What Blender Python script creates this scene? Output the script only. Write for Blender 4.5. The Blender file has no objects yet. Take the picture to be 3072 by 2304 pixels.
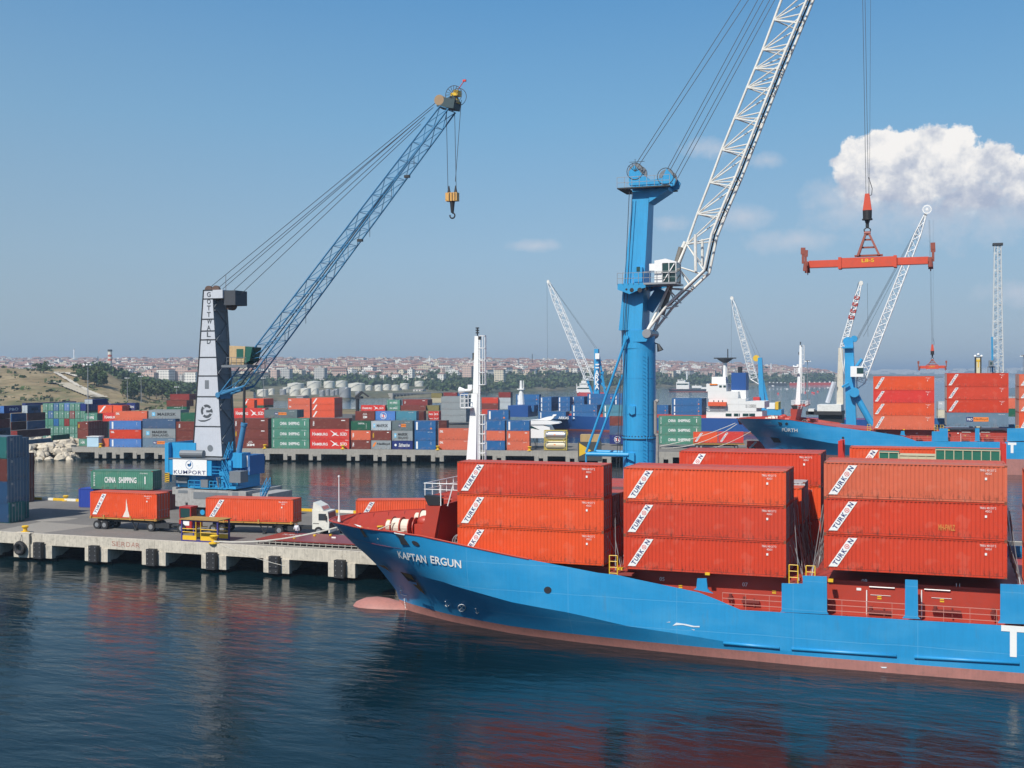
import bpy, math, random
from mathutils import Vector as V, Matrix
R = math.radians
rnd = random.Random(7)
S = bpy.context.scene
COL = S.collection
# ---------------------------------------------------------------- camera
CF = 3505.77; YAW = -.3504; PIT = -.0087; ROL = .0028; CH = 21.082
_c, _s = math.cos(YAW), math.sin(YAW); _cp, _sp = math.cos(PIT), math.sin(PIT)
_R = V((_c, -_s, 0)); _H = V((_s, _c, 0)); _Z = V((0, 0, 1))
CD = _H*_cp+_Z*_sp; _U = -_H*_sp+_Z*_cp
CA = _R*math.cos(ROL)-_U*math.sin(ROL); CB = _R*math.sin(ROL)+_U*math.cos(ROL)
CC = V((0, 0, CH))
cam = bpy.data.cameras.new("camera"); camo = bpy.data.objects.new("camera", cam); COL.objects.link(camo)
cam.sensor_width = 36; cam.lens = CF/3072*36; cam.clip_start = .5; cam.clip_end = 90000
mw = Matrix.Identity(4)
for i, a in enumerate((CA, CB, -CD)):
    for j in range(3): mw[j][i] = a[j]
mw.translation = CC
camo.matrix_world = mw
S.camera = camo
# ---------------------------------------------------------------- sun, sky, exposure
SUN_EL, SUN_AZ = R(48), math.atan2(-.24, -.97)      # direction towards the sun (x, y)
sd = V((math.sin(SUN_AZ)*math.cos(SUN_EL), math.cos(SUN_AZ)*math.cos(SUN_EL), math.sin(SUN_EL)))
sl = bpy.data.lights.new("sun", 'SUN'); sl.energy = 4.2; sl.angle = R(.5); sl.color = (1, .95, .87)
so = bpy.data.objects.new("sun", sl); COL.objects.link(so)
so.rotation_euler = (-sd).to_track_quat('-Z', 'Y').to_euler(); so.location = (-40, -60, 120)
S.view_settings.view_transform = 'Standard'; S.view_settings.look = 'None'
S.view_settings.exposure = .3; S.view_settings.gamma = 1
S.cycles.use_denoising = True
S.cycles.max_bounces = 8; S.cycles.volume_bounces = 0; S.cycles.caustics_reflective = False; S.cycles.caustics_refractive = False
W = bpy.data.worlds.new("World"); S.world = W; W.use_nodes = True
nt = W.node_tree; nt.nodes.clear()
class N:                                   # tiny node-graph helper
    def __init__(s, t): s.t = t
    def n(s, ty, **k):
        x = s.t.nodes.new(ty)
        for a, b in k.items(): setattr(x, a, b)
        return x
    def put(s, sock, v):
        if isinstance(v, bpy.types.NodeSocket): s.t.links.new(v, sock)
        elif v is not None:
            sock.default_value = v
    def m(s, op, a, b=None, c=None, clamp=False):
        x = s.n('ShaderNodeMath', operation=op); x.use_clamp = clamp
        s.put(x.inputs[0], a); s.put(x.inputs[1], b)
        if c is not None: s.put(x.inputs[2], c)
        return x.outputs[0]
    def noise(s, vec, sc, det=4, ro=.5, dist=0):
        x = s.n('ShaderNodeTexNoise'); s.put(x.inputs['Vector'], vec); x.inputs['Scale'].default_value = sc
        x.inputs['Detail'].default_value = det; x.inputs['Roughness'].default_value = ro; x.inputs['Distortion'].default_value = dist
        return x.outputs['Fac']
    def ramp(s, f, stops):
        x = s.n('ShaderNodeValToRGB'); s.put(x.inputs[0], f); e = x.color_ramp.elements
        while len(e) < len(stops): e.new(.5)
        for i, (p, c) in enumerate(stops):
            e[i].position = p; e[i].color = (c, c, c, 1) if not isinstance(c, tuple) else (*c, 1)
        return x.outputs[0]
    def mix(s, f, a, b, mode='MIX'):
        x = s.n('ShaderNodeMix', data_type='RGBA', blend_type=mode)
        s.put(x.inputs[0], f)
        s.put(x.inputs[6], (*a, 1) if isinstance(a, tuple) and len(a) == 3 else a)
        s.put(x.inputs[7], (*b, 1) if isinstance(b, tuple) and len(b) == 3 else b)
        return x.outputs[2]
    def mapr(s, v, a, b, c=0., d=1.):
        x = s.n('ShaderNodeMapRange'); s.put(x.inputs[0], v)
        for i, q in enumerate((a, b, c, d)): x.inputs[i+1].default_value = q
        return x.outputs[0]
    def xyz(s, v):
        x = s.n('ShaderNodeSeparateXYZ'); s.put(x.inputs[0], v); return x.outputs
    def comb(s, a, b, c=0.):
        x = s.n('ShaderNodeCombineXYZ')
        for i, q in enumerate((a, b, c)): s.put(x.inputs[i], q)
        return x.outputs[0]
w = N(nt)
sky = w.n('ShaderNodeTexSky', sky_type='NISHITA'); sky.sun_disc = False
sky.sun_elevation = SUN_EL; sky.sun_rotation = SUN_AZ
sky.air_density = 1.2; sky.dust_density = .7; sky.ozone_density = 2.0; sky.altitude = 0
tc = w.n('ShaderNodeTexCoord')
X, Y, Z = w.xyz(tc.outputs['Generated'])
az = w.m('ARCTAN2', X, Y); el = w.m('ARCSINE', Z)
def azel(px, py):
    r = (CD+CA*(px-1536)/CF+CB*(1152-py)/CF).normalized()
    return math.atan2(r.x, r.y), math.asin(r.z)
P2 = w.comb(az, el, 0.)
# clouds: cumulus heap low over the far shore on the right, thin puffs beside it
wob = w.m('MULTIPLY', w.m('SUBTRACT', w.noise(P2, 30, 6, .6), .5), 1.0)
wobf = w.m('MULTIPLY', w.m('SUBTRACT', w.noise(P2, 95, 5, .6), .5), .5)
def blobs(lst):
    out = None
    for px, py, rx, ry in lst:
        a0, e0 = azel(px, py)
        dx = w.m('DIVIDE', w.m('SUBTRACT', az, a0), rx/CF); dy = w.m('DIVIDE', w.m('SUBTRACT', el, e0), ry/CF)
        d = w.m('SUBTRACT', 1., w.m('SQRT', w.m('ADD', w.m('MULTIPLY', dx, dx), w.m('MULTIPLY', dy, dy))))
        out = d if out is None else w.m('MAXIMUM', out, d)
    return out
heap = blobs([(2570, 500, 80, 100), (2650, 455, 110, 75), (2790, 450, 140, 85), (2870, 520, 150, 95), (2990, 500, 90, 75), (3080, 560, 120, 110), (2760, 575, 190, 80), (2640, 570, 150, 85), (2920, 600, 200, 80)])
hd = w.m('ADD', w.m('ADD', heap, wob), wobf)
haze_c = blobs([(2560, 640, 180, 70), (2760, 640, 330, 100), (2980, 660, 280, 90), (2110, 445, 90, 34), (2300, 480, 70, 30), (2230, 650, 110, 40), (2010, 670, 70, 30), (1605, 737, 90, 20), (2400, 720, 140, 40), (3050, 880, 120, 40), (2490, 600, 120, 60)])
wz = w.m('ADD', w.m('MULTIPLY', w.m('SUBTRACT', w.noise(P2, 16, 6, .6), .5), 1.7), w.m('MULTIPLY', w.m('SUBTRACT', w.noise(P2, 60, 6, .65), .5), 1.5))
hz = w.m('ADD', haze_c, wz)
Ps = w.comb(w.m('ADD', az, .010), w.m('SUBTRACT', el, .014), 0.)
rel = w.m('SUBTRACT', w.noise(P2, 44, 5, .62), w.noise(Ps, 44, 5, .62))
base_e = azel(2800, 640)[1]; top_e = azel(2800, 400)[1]
hgt = w.mapr(el, base_e, top_e, -.35, .55)
shade = w.m('ADD', w.m('ADD', .52, hgt), w.m('MULTIPLY', rel, 1.9), clamp=True)
ccol = w.ramp(shade, [(0., (3.4, 3.9, 5.0)), (.4, (4.7, 5.0, 5.7)), (.75, (6.7, 6.7, 6.8)), (1., (7.8, 7.6, 7.4))])
skyb = w.n('ShaderNodeBackground'); skyb.inputs[1].default_value = .1
air = w.ramp(w.m('DIVIDE', w.m('MAXIMUM', el, 0.), .5), [(0., (2.7, 3.5, 4.35)), (.06, (2.65, 3.65, 4.8)), (.2, (2.3, 3.75, 5.3)), (.42, (1.4, 3.25, 5.3)), (.62, (.8, 2.5, 4.85)), (1., (.6, 2.1, 4.5))])
lh = w.m('MULTIPLY', w.mapr(az, -.85, -.35, .5, 0.), w.mapr(el, .05, .35, 1., .25))
air = w.mix(lh, air, (2.3, 2.95, 3.4))
sk2 = w.mix(w.mapr(el, .34, .75, .88, .0), sky.outputs[0], air)
c1 = w.mix(w.m('MULTIPLY', w.mapr(hz, .0, 1.1), .75), sk2, (4.6, 5.1, 5.9))
soft = w.mapr(el, azel(2800, 640)[1], azel(2800, 520)[1], .75, .11)
c2 = w.mix(w.m('DIVIDE', w.m('SUBTRACT', hd, .12), soft, clamp=True), c1, ccol)
w.put(skyb.inputs[0], c2)
wo = w.n('ShaderNodeOutputWorld'); w.put(wo.inputs[0], skyb.outputs[0])

# ---------------------------------------------------------------- where a photographed point lies in the port
def ray(x, y): return CD+CA*((x-1536)/CF)+CB*((1152-y)/CF)
def G(x, y, z=3.):                         # on a level plane
    r = ray(x, y); return CC+r*((z-CH)/r.z)
def GY(x, y, Y):                           # on a vertical plane of constant Y
    r = ray(x, y); return CC+r*(Y/r.y)
def GP(x, y, p0, u):                       # on the vertical plane through p0 along u
    n = V((-u[1], u[0], 0)); r = ray(x, y); return CC+r*((V(p0)-CC).dot(n)/r.dot(n))
def GD(x, y, d): return CC+ray(x, y)*d
def PR(p):
    q = V(p)-CC; d = q.dot(CD); return (1536+CF*q.dot(CA)/d, 1152-CF*q.dot(CB)/d, d)
k = .3472
def z1(x, y): return (x*k, 1000+y*k)
def z2(x, y): return (768+x*k, 1000+y*k)
def z3(x, y): return (1536+x*k, 1000+y*k)
def z4(x, y): return (2304+x*k, 1000+y*k)
def z5(x, y): return (x*k, 1350+y*k)
def z6(x, y): return (768+x*k, 1350+y*k)
def z7(x, y): return (1536+x*k, 1350+y*k)
def z8(x, y): return (2304+x*k, 1350+y*k)
def interp(x, t):
    if x <= t[0][0]: return t[0][1]
    for (a, b), (c, d) in zip(t, t[1:]):
        if x <= c: return b+(d-b)*(x-a)/(c-a)
    return t[-1][1]
# ---------------------------------------------------------------- materials
MATS = {}
def mat(name, col, rough=.5, metal=0., var=.12, vs=.6, streak=0., rust=0., bump=0., bs=8., dirt=0., spec=.5, objr=0., grime=0., rustc=(.16, .06, .025)):
    if name in MATS: return MATS[name]
    m = bpy.data.materials.new(name); m.use_nodes = True; g = N(m.node_tree)
    b = m.node_tree.nodes['Principled BSDF']
    tcn = g.n('ShaderNodeTexCoord').outputs['Object']
    c = None
    f = g.noise(tcn, vs, 5, .6)
    lo = tuple(q*(1-var) for q in col); hi = tuple(min(1, q*(1+var)) for q in col)
    c = g.mix(f, lo, hi)
    if streak:
        x, y, z = g.xyz(tcn)
        sv = g.comb(g.m('MULTIPLY', x, 6.), g.m('MULTIPLY', y, 6.), g.m('MULTIPLY', z, .35))
        sf = g.mapr(g.noise(sv, 1., 4, .7), .35, .75)
        c = g.mix(g.m('MULTIPLY', sf, streak), c, tuple(q*.45 for q in col))
    if dirt:
        df = g.mapr(g.noise(tcn, 2.3, 6, .7), .5, .72)
        c = g.mix(g.m('MULTIPLY', df, dirt), c, (.10, .09, .08))
    if rust:
        rf = g.mapr(g.noise(tcn, 1.7, 8, .75), .70-rust*.15, .76-rust*.12)
        c = g.mix(rf, c, rustc)
    if grime:                                   # scraped, rust-bitten band along the foot of the panels
        x, y, z = g.xyz(tcn); lowf = g.mapr(z, .15, .95, 1., 0.)
        gf = g.mapr(g.noise(g.comb(g.m('MULTIPLY', x, 5.), y, g.m('MULTIPLY', z, 2.)), 1., 5, .75), .50, .66)
        c = g.mix(g.m('MULTIPLY', g.m('MULTIPLY', gf, lowf), grime), c, (.055, .03, .022))
        nz = g.xyz(g.n('ShaderNodeNewGeometry').outputs['True Normal'])[2]; dn = g.mapr(g.noise(tcn, 1.3, 5, .7), .3, .7, .45, .8)
        c = g.mix(g.m('MULTIPLY', g.m('GREATER_THAN', nz, .7), dn), c, tuple(.42*q+k_ for q, k_ in zip(col, (.06, .055, .05))))     # settled dust on the roof
        pf = g.mapr(g.noise(g.comb(g.m('MULTIPLY', x, .9), g.m('MULTIPLY', y, .9), g.m('MULTIPLY', z, 1.2)), 1., 2, .4), .58, .64)
        c = g.mix(g.m('MULTIPLY', pf, .05), c, (.8, .5, .38))
    if objr:
        oi = g.n('ShaderNodeObjectInfo').outputs['Random']
        hs = g.n('ShaderNodeHueSaturation'); g.put(hs.inputs['Color'], c)
        g.put(hs.inputs['Value'], g.mapr(oi, 0, 1, 1-objr, 1+objr)); g.put(hs.inputs['Saturation'], g.mapr(g.m('FRACT', g.m('MULTIPLY', oi, 7.3)), 0, 1, 1-objr*.6, 1.)); c = hs.outputs[0]
    g.put(b.inputs['Base Color'], c)
    b.inputs['Roughness'].default_value = rough; b.inputs['Metallic'].default_value = metal
    b.inputs['Specular IOR Level'].default_value = spec
    if bump:
        bp = g.n('ShaderNodeBump'); bp.inputs['Strength'].default_value = bump; bp.inputs['Distance'].default_value = .05
        g.put(bp.inputs['Height'], g.noise(tcn, bs, 5, .6)); g.put(b.inputs['Normal'], bp.outputs[0])
    MATS[name] = m; return m
# ---------------------------------------------------------------- mesh builder
RM = {}
SPLIT = {'side_plating', 'breakwater_wing', 'window', 'telescopic_beam', 'kick_panel', 'stay', 'headlight', 'rubbing_strake', 'fairlead_roller', 'equipment_box', 'buffer_post', 'head_walkway', 'hawse_opening', 'rust_stain', 'bracket_plate', 'stair_landing', 'side_lettering', 'deck_fitting', 'main_beam', 'end_beam', 'guide_flipper', 'side_railing_', 'chassis_recess', 'boom_stay', 'platform_post', 'sheave', 'mudguard', 'lamp', 'bitt', 'bitt_cap', 'container_foot', 'lashing_socket', 'lashing_walkway', 'bolt', 'head_sheave', 'side_frame'}
TXT = {}
def text_mesh(s, bold=0., shear=0., sp=1.):
    key = (s, bold, shear, sp)
    if key in TXT: return TXT[key]
    cu = bpy.data.curves.new('t', 'FONT'); cu.body = s; cu.size = 1; cu.offset = bold; cu.shear = shear; cu.space_character = sp; cu.resolution_u = 3
    o = bpy.data.objects.new('t', cu); COL.objects.link(o)
    dg = bpy.context.evaluated_depsgraph_get(); dg.update()
    me = bpy.data.meshes.new_from_object(o.evaluated_get(dg))
    vs = [tuple(v.co) for v in me.vertices]; fs = [tuple(p.vertices) for p in me.polygons]
    bpy.data.objects.remove(o); bpy.data.curves.remove(cu); bpy.data.meshes.remove(me)
    x0 = min(v[0] for v in vs); x1 = max(v[0] for v in vs); y0 = min(v[1] for v in vs); y1 = max(v[1] for v in vs)
    vs = [((a-x0)/(x1-x0), (b-y0)/(y1-y0)) for a, b, c in vs]
    TXT[key] = (vs, fs, (x1-x0)/(y1-y0)); return TXT[key]
class B:
    def __init__(s): s.v = []; s.f = []; s.mi = []; s.M = None
    def add(s, vs, fs, mi=0):
        n = len(s.v)
        if s.M is not None: vs = [s.M @ V(q) for q in vs]
        s.v += [tuple(q) for q in vs]; s.f += [tuple(n+i for i in f) for f in fs]; s.mi += [mi]*len(fs); return s
    def box(s, a, b, mi=0):
        x0, y0, z0 = a; x1, y1, z1_ = b
        return s.add([(x0, y0, z0), (x1, y0, z0), (x1, y1, z0), (x0, y1, z0), (x0, y0, z1_), (x1, y0, z1_), (x1, y1, z1_), (x0, y1, z1_)],
                     [(0, 3, 2, 1), (4, 5, 6, 7), (0, 1, 5, 4), (1, 2, 6, 5), (2, 3, 7, 6), (3, 0, 4, 7)], mi)
    def poly(s, pts, mi=0): return s.add(pts, [tuple(range(len(pts)))], mi)
    def ext(s, pts, d, mi=0):              # closed polygon pushed along d
        n = len(pts); d = V(d); q = [V(p)+d for p in pts]
        return s.add(list(pts)+q, [tuple(range(n))[::-1], tuple(range(n, 2*n))]+[(i, (i+1) % n, n+(i+1) % n, n+i) for i in range(n)], mi)
    def tube(s, p, q, r, n=6, r2=None, mi=0):
        p = V(p); q = V(q); d = (q-p)
        if d.length < 1e-6: return s
        d.normalize(); a = d.orthogonal().normalized(); b = d.cross(a); r2 = r if r2 is None else r2
        vs = [p+(a*math.cos(t)+b*math.sin(t))*r for t in [2*math.pi*i/n for i in range(n)]]+[q+(a*math.cos(t)+b*math.sin(t))*r2 for t in [2*math.pi*i/n for i in range(n)]]
        return s.add(vs, [tuple(range(n))[::-1], tuple(range(n, 2*n))]+[(i, (i+1) % n, n+(i+1) % n, n+i) for i in range(n)], mi)
    def path(s, pts, r, n=6, mi=0):
        for a, b in zip(pts, pts[1:]): s.tube(a, b, r, n, mi=mi)
        return s
    def bar(s, p, q, w_, h, up=(0, 0, 1), mi=0):   # box girder from p to q
        p = V(p); q = V(q); d = (q-p).normalized(); a = d.cross(V(up)).normalized(); u = a.cross(d)
        c = [a*w_/2*i+u*h/2*j for i, j in ((-1, -1), (1, -1), (1, 1), (-1, 1))]
        vs = [p+e for e in c]+[q+e for e in c]
        return s.add(vs, [(3, 2, 1, 0), (4, 5, 6, 7), (0, 1, 5, 4), (1, 2, 6, 5), (2, 3, 7, 6), (3, 0, 4, 7)], mi)
    def ell(s, c, r, nu=12, nv=8, mi=0, j=0.):
        vs = []; fs = []
        for i in range(nv+1):
            t = math.pi*i/nv
            for q in range(nu):
                p = 2*math.pi*q/nu; e = 1+rnd.uniform(-j, j)
                vs.append((c[0]+r[0]*math.sin(t)*math.cos(p)*e, c[1]+r[1]*math.sin(t)*math.sin(p)*e, c[2]+r[2]*math.cos(t)*e))
        for i in range(nv):
            for q in range(nu):
                fs.append((i*nu+q, (i+1)*nu+q, (i+1)*nu+(q+1) % nu, i*nu+(q+1) % nu))
        return s.add(vs, fs, mi)
    def text(s, t, o, u, v, h=1., wid=None, bold=0., shear=0., sp=1., mi=0, at='l'):
        vs, fs, ar = text_mesh(t, bold, shear, sp); u = V(u).normalized(); v = V(v).normalized(); o = V(o)
        wid = wid or ar*h
        if at == 'c': o = o-u*wid/2-v*h/2
        return s.add([o+u*a*wid+v*b*h for a, b in vs], fs, mi)
    def disc(s, c, u, v, r, n=16, mi=0, r0=0.):
        c = V(c); u = V(u).normalized(); v = V(v).normalized()
        o = [c+(u*math.cos(t)+v*math.sin(t))*r for t in [2*math.pi*i/n for i in range(n)]]
        if r0: return s.add(o+[c+(u*math.cos(t)+v*math.sin(t))*r0 for t in [2*math.pi*i/n for i in range(n)]], [(i, (i+1) % n, n+(i+1) % n, n+i) for i in range(n)], mi)
        return s.poly(o, mi)
    def mesh(s, name, mats, smooth=False):
        me = bpy.data.meshes.new(name); me.from_pydata(s.v, [], s.f)
        for m_ in (mats if isinstance(mats, (list, tuple)) else [mats]): me.materials.append(m_)
        if any(s.mi): me.polygons.foreach_set('material_index', s.mi)
        if smooth: me.polygons.foreach_set('use_smooth', [True]*len(s.f))
        me.update(); return me
    def ob(s, name, mats, parent=None, smooth=False, local=False, label=None, angle=None):
        if name in SPLIT and parent is not None:
            par = list(range(len(s.v)))
            def fd(i):
                while par[i] != i: par[i] = par[par[i]]; i = par[i]
                return i
            for f in s.f:
                for j in f[1:]: par[fd(j)] = fd(f[0])
            comp = {}
            for f, m_ in zip(s.f, s.mi): comp.setdefault(fd(f[0]), []).append((f, m_))
            if 1 < len(comp) < 60:
                o = None
                for c in comp.values():
                    q = B(); ids = sorted({i for f, _ in c for i in f}); mp = {a: k_ for k_, a in enumerate(ids)}
                    q.v = [s.v[i] for i in ids]; q.f = [tuple(mp[i] for i in f) for f, _ in c]; q.mi = [m_ for _, m_ in c]
                    SPLIT.discard(name); o = q.ob(name, mats, parent, smooth, local, label, angle); SPLIT.add(name)
                return o
        if parent is not None and not local:
            inv = RM[parent.name].inverted(); s.v = [tuple(inv @ V(q)) for q in s.v]
        loc = V((0, 0, 0))
        if parent is None and not local:
            n = max(1, len(s.v)); loc = V((sum(q[0] for q in s.v)/n, sum(q[1] for q in s.v)/n, min([q[2] for q in s.v] or [0])))
            s.v = [(q[0]-loc.x, q[1]-loc.y, q[2]-loc.z) for q in s.v]
        me = s.mesh(name, mats, smooth); o = bpy.data.objects.new(name, me); COL.objects.link(o)
        if parent is not None: o.parent = parent; RM[o.name] = RM[parent.name]
        else: o.location = loc; RM[o.name] = Matrix.Translation(loc)
        if label: o['label'] = label
        if smooth and angle:
            me.set_sharp_from_angle(angle=R(angle))
        return o
def thing(name, label, cat, loc=(0, 0, 0), rz=0., group=None):
    o = bpy.data.objects.new(name, None); COL.objects.link(o); o.location = loc; o.rotation_euler = (0, 0, rz)
    o.empty_display_size = .5
    RM[o.name] = Matrix.Translation(V(loc)) @ Matrix.Rotation(rz, 4, 'Z')
    return tag(o, label, cat, group)
def tag(o, label, cat, group=None):
    o['label'] = label; o['category'] = cat
    if group: o['group'] = group
    return o
def stuff(o, label, cat): tag(o, label, cat); o['kind'] = 'stuff'; return o
def struct(o, label=None, cat=None):
    o['kind'] = 'structure'
    if label: o['label'] = label
    if cat: o['category'] = cat
    return o
def dup(root, loc, rz=None, label=None, sc=None):
    r = root.copy(); COL.objects.link(r); r.location = loc
    if rz is not None: r.rotation_euler = (0, 0, rz)
    if sc: r.scale = (sc, sc, sc)
    if label: r['label'] = label
    for ch in list(root.children):
        c = ch.copy(); COL.objects.link(c); c.parent = r
        for g_ in list(ch.children):
            d = g_.copy(); COL.objects.link(d); d.parent = c
    return r
# colours (linear)
C = dict(orange=(.70, .074, .013), red=(.57, .043, .011), salmon=(.62, .125, .058), brightred=(.62, .030, .018), brown=(.17, .038, .026), dkbrown=(.10, .025, .02),
         green=(.075, .24, .17), dkgreen=(.015, .11, .06), teal=(.06, .22, .30), blue=(.018, .115, .30), ltblue=(.07, .19, .48), navy=(.012, .028, .16), slate=(.05, .10, .19),
         grey=(.26, .29, .30), ltgrey=(.42, .47, .50), dkgrey=(.12, .16, .17), olive=(.20, .17, .06), beige=(.42, .38, .26), cream=(.62, .58, .44), greyblue=(.13, .20, .27), maroon=(.22, .03, .025), dkteal=(.015, .12, .12), shadeblue=(.012, .05, .12), dkslate=(.08, .14, .21))
NAMES = dict(orange='orange', red='deep red', salmon='faded salmon red', brightred='bright red', brown='brown', dkbrown='dark brown', green='sea green', dkgreen='dark green', teal='teal', blue='blue', ltblue='light blue',
             navy='navy blue', slate='slate blue', grey='grey', ltgrey='pale grey', dkgrey='dark grey', olive='olive', beige='beige', cream='cream', greyblue='grey blue', maroon='maroon', dkteal='dark teal', shadeblue='shaded blue', dkslate='dull slate blue')
def cmat(c): return mat('paint_'+c, C[c], rough=.55, spec=.3, var=.14, vs=.35, streak=.13, rust=.35, objr=.05, dirt=.08, grime=.85)
WHITE = mat('white_lettering', (.78, .78, .76), .5, var=.05)
NAVYL = mat('navy_lettering', (.02, .03, .14), .5, var=.05)
BLACK = mat('black_rubber', (.018, .018, .02), .75, var=.2)
STEEL = mat('galvanised_steel', (.33, .34, .35), .45, .5, var=.2)
DARK = mat('dark_steel', (.035, .037, .04), .55, .2, var=.3)
YEL = mat('yellow_paint', (.72, .45, .02), .5, var=.1, dirt=.2)
GLASS = mat('dark_glass', (.015, .05, .045), .08, var=.05, spec=.9)
RAILW = mat('white_paint', (.78, .79, .78), .45, var=.05, dirt=.06)
CREAM = mat('cream_lettering', (.75, .72, .60), .5, var=.05)
ORL = mat('orange_lettering', (.80, .22, .03), .5, var=.05)
REDL = mat('red_lettering', (.62, .04, .03), .5, var=.05)
CYANL = mat('pale_blue_lettering', (.15, .50, .75), .5, var=.05)
LETM = [WHITE, NAVYL, BLACK, ORL, REDL, CYANL, YEL, CREAM]
# ---------------------------------------------------------------- shipping containers
def logo(b, kd, L, H):
    ux, uz = V((1, 0, 0)), V((0, 0, 1)); y = -.006
    def box(x0, x1, a, c, mi, dy=0.): b.poly([(x0, y-dy, a), (x1, y-dy, a), (x1, y-dy, c), (x0, y-dy, c)], mi)
    def tx(t, x, z, h, wd=None, mi=0, dy=.004, bold=.02, u=ux, v=uz, **q): b.text(t, (x, y-dy, z), u, v, h, wd, bold=bold, mi=mi, **q)
    def serial(t='TRKU 401217 2', t2='42G1'):
        tx(t, L-1.75, H-.42, .15, 1.05, bold=.0); tx(t2, L-1.4, H-.64, .14, .4, bold=.0); box(L-1.42, L-1.28, H-1.02, H-.85, 0)
    if kd in ('T', 'TS', 'TV'):
        s = H/2.59; x0, x1, w_ = .32, 1.72, .6
        if L < 8: x0, x1, w_ = .35, 1.75, .55
        b.poly([(x0, y, .26*s), (x0+w_, y, .26*s), (x1+w_, y, 2.38*s), (x1, y, 2.38*s)], 0)
        d = V((x1-x0, 0, 2.12*s)); ln = d.length; d.normalize(); n = V((-d.z, 0, d.x)); c0 = V((x0+w_*.5, y-.004, .26*s))
        hh = .34
        tx_ = [('T', .05, .13), ('U', .19, .13), ('R', .33, .13), ('K', .47, .13), ('N', .80, .14)]
        if kd != 'TS':
            for ch, a, w2 in tx_:
                b.text(ch, c0+d*(a*ln+.06)-n*hh*.5+d*.0, d, n, hh, w2*ln*.88, bold=.03, shear=.0, mi=1)
            cc = c0+d*(.70*ln)
            b.disc(cc, d, n, .175, 14, 4); b.disc(cc+V((0, -.003, 0)), d, n, .125, 12, 0, .075); b.box((cc.x-.015, y-.012, cc.z-.16), (cc.x+.015, y-.008, cc.z+.16), 0)
            if L > 8 and kd == 'T': serial()
    elif kd == 'CS':
        h = H*.31; tx('CHINA', L*.225, H*.34, h, L*.18, bold=.025); tx('SHIPPING', L*.455, H*.34, h, L*.285, bold=.025)
        for i, ch in enumerate('中国海运集团'): tx(ch, L*.045, H*(.80-i*.13), H*.09, L*.022, bold=.02)
        tx('CCLU 456012', L-1.9, H-.42, .16, 1.2, bold=.01); box(L-1.2, L-1.05, H*.3, H*.7, 0)
    elif kd == 'HS':
        tx('H', L*.06, H*.33, H*.36, L*.055, bold=.02); tx('AMBURG', L*.12, H*.33, H*.28, L*.33, bold=.02); tx('SÜD', L*.77, H*.33, H*.38, L*.17, bold=.02)
        pts = [(.51, .86), (.56, .80), (.62, .62), (.66, .60), (.69, .62), (.66, .66), (.70, .58), (.665, .50), (.76, .28), (.64, .40), (.57, .28), (.55, .24), (.585, .42), (.61, .50), (.60, .56), (.565, .70)]
        b.poly([(L*p, y, H*q) for p, q in pts], 0); box(L*.90, L*.98, H*.87, H*.91, 0)
    elif kd in ('MK', 'MS'):
        box(L*.11, L*.21, H*.30, H*.72, 5)
        cx, cz = L*.16, H*.51
        for i in range(7):
            t = i*2*math.pi/7; b.poly([(cx+.05*math.cos(t+1.2), y-.004, cz+.05*math.sin(t+1.2)), (cx+.38*math.cos(t), y-.004, cz+.38*math.sin(t)), (cx+.05*math.cos(t-1.2), y-.004, cz+.05*math.sin(t-1.2))], 0)
        if kd == 'MK': tx('MAERSK', L*.28, H*.34, H*.34, L*.58, 2, bold=.015)
        else: tx('MAERSK', L*.29, H*.50, H*.27, L*.48, 2, bold=.03); tx('SEALAND', L*.29, H*.18, H*.23, L*.50, 2, bold=.02)
    elif kd == 'PN':
        box(L*.32, L*.43, H*.36, H*.68, 1); box(L*.435, L*.68, H*.36, H*.68, 3)
        tx('P&O', L*.335, H*.43, H*.18, L*.085, 0); tx('Nedlloyd', L*.445, H*.42, H*.20, L*.22, 2, bold=.0); tx('KNLU 4310', L-1.9, H-.4, .15, 1.2, bold=.01)
    elif kd == 'PO': tx('P&O', L*.28, H*.2, H*.38, L*.40, 0); box(L*.40, L*.50, H*.7, H*.82, 3)
    elif kd == 'NL':
        b.poly([(L*.06, y, H*.25), (L*.16, y, H*.32), (L*.26, y, H*.72), (L*.24, y, H*.85), (L*.12, y, H*.62), (L*.08, y, H*.40)], 3); tx('Nedlloyd', L*.30, H*.42, H*.32, L*.64, 2, bold=.03)
    elif kd == 'SF': b.disc((L*.17, y, H*.5), ux, uz, .3, 12, 0); tx('Safmarine', L*.32, H*.30, H*.42, L*.54, 0, bold=.01, shear=.35)
    elif kd == 'DA': tx('DAL', L*.04, H*.62, H*.22, min(L*.11, 1.2), 0, bold=.04); tx('DALU 4', L-1.5, H-.4, .15, .9, bold=.01)
    elif kd in ('ST', 'SO'):
        box(L*.07, L*.07+.42, H*.08, H*.88, 0); tx('ARKU 20', L-1.2, H*.85, .15, .7, bold=.01, u=V((0, 0, -1)), v=V((1, 0, 0)))
        if kd == 'SO': b.disc((L-1.1, y, H*.22), ux, uz, .22, 10, 3)
    elif kd == 'ZI':
        for r_, n_ in ((.62, 4), (.74, 3)):
            for i in range(n_): b.disc((L*.5+(i-(n_-1)/2)*.3, y, H*r_), ux, uz, .09, 8, 0)
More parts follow.
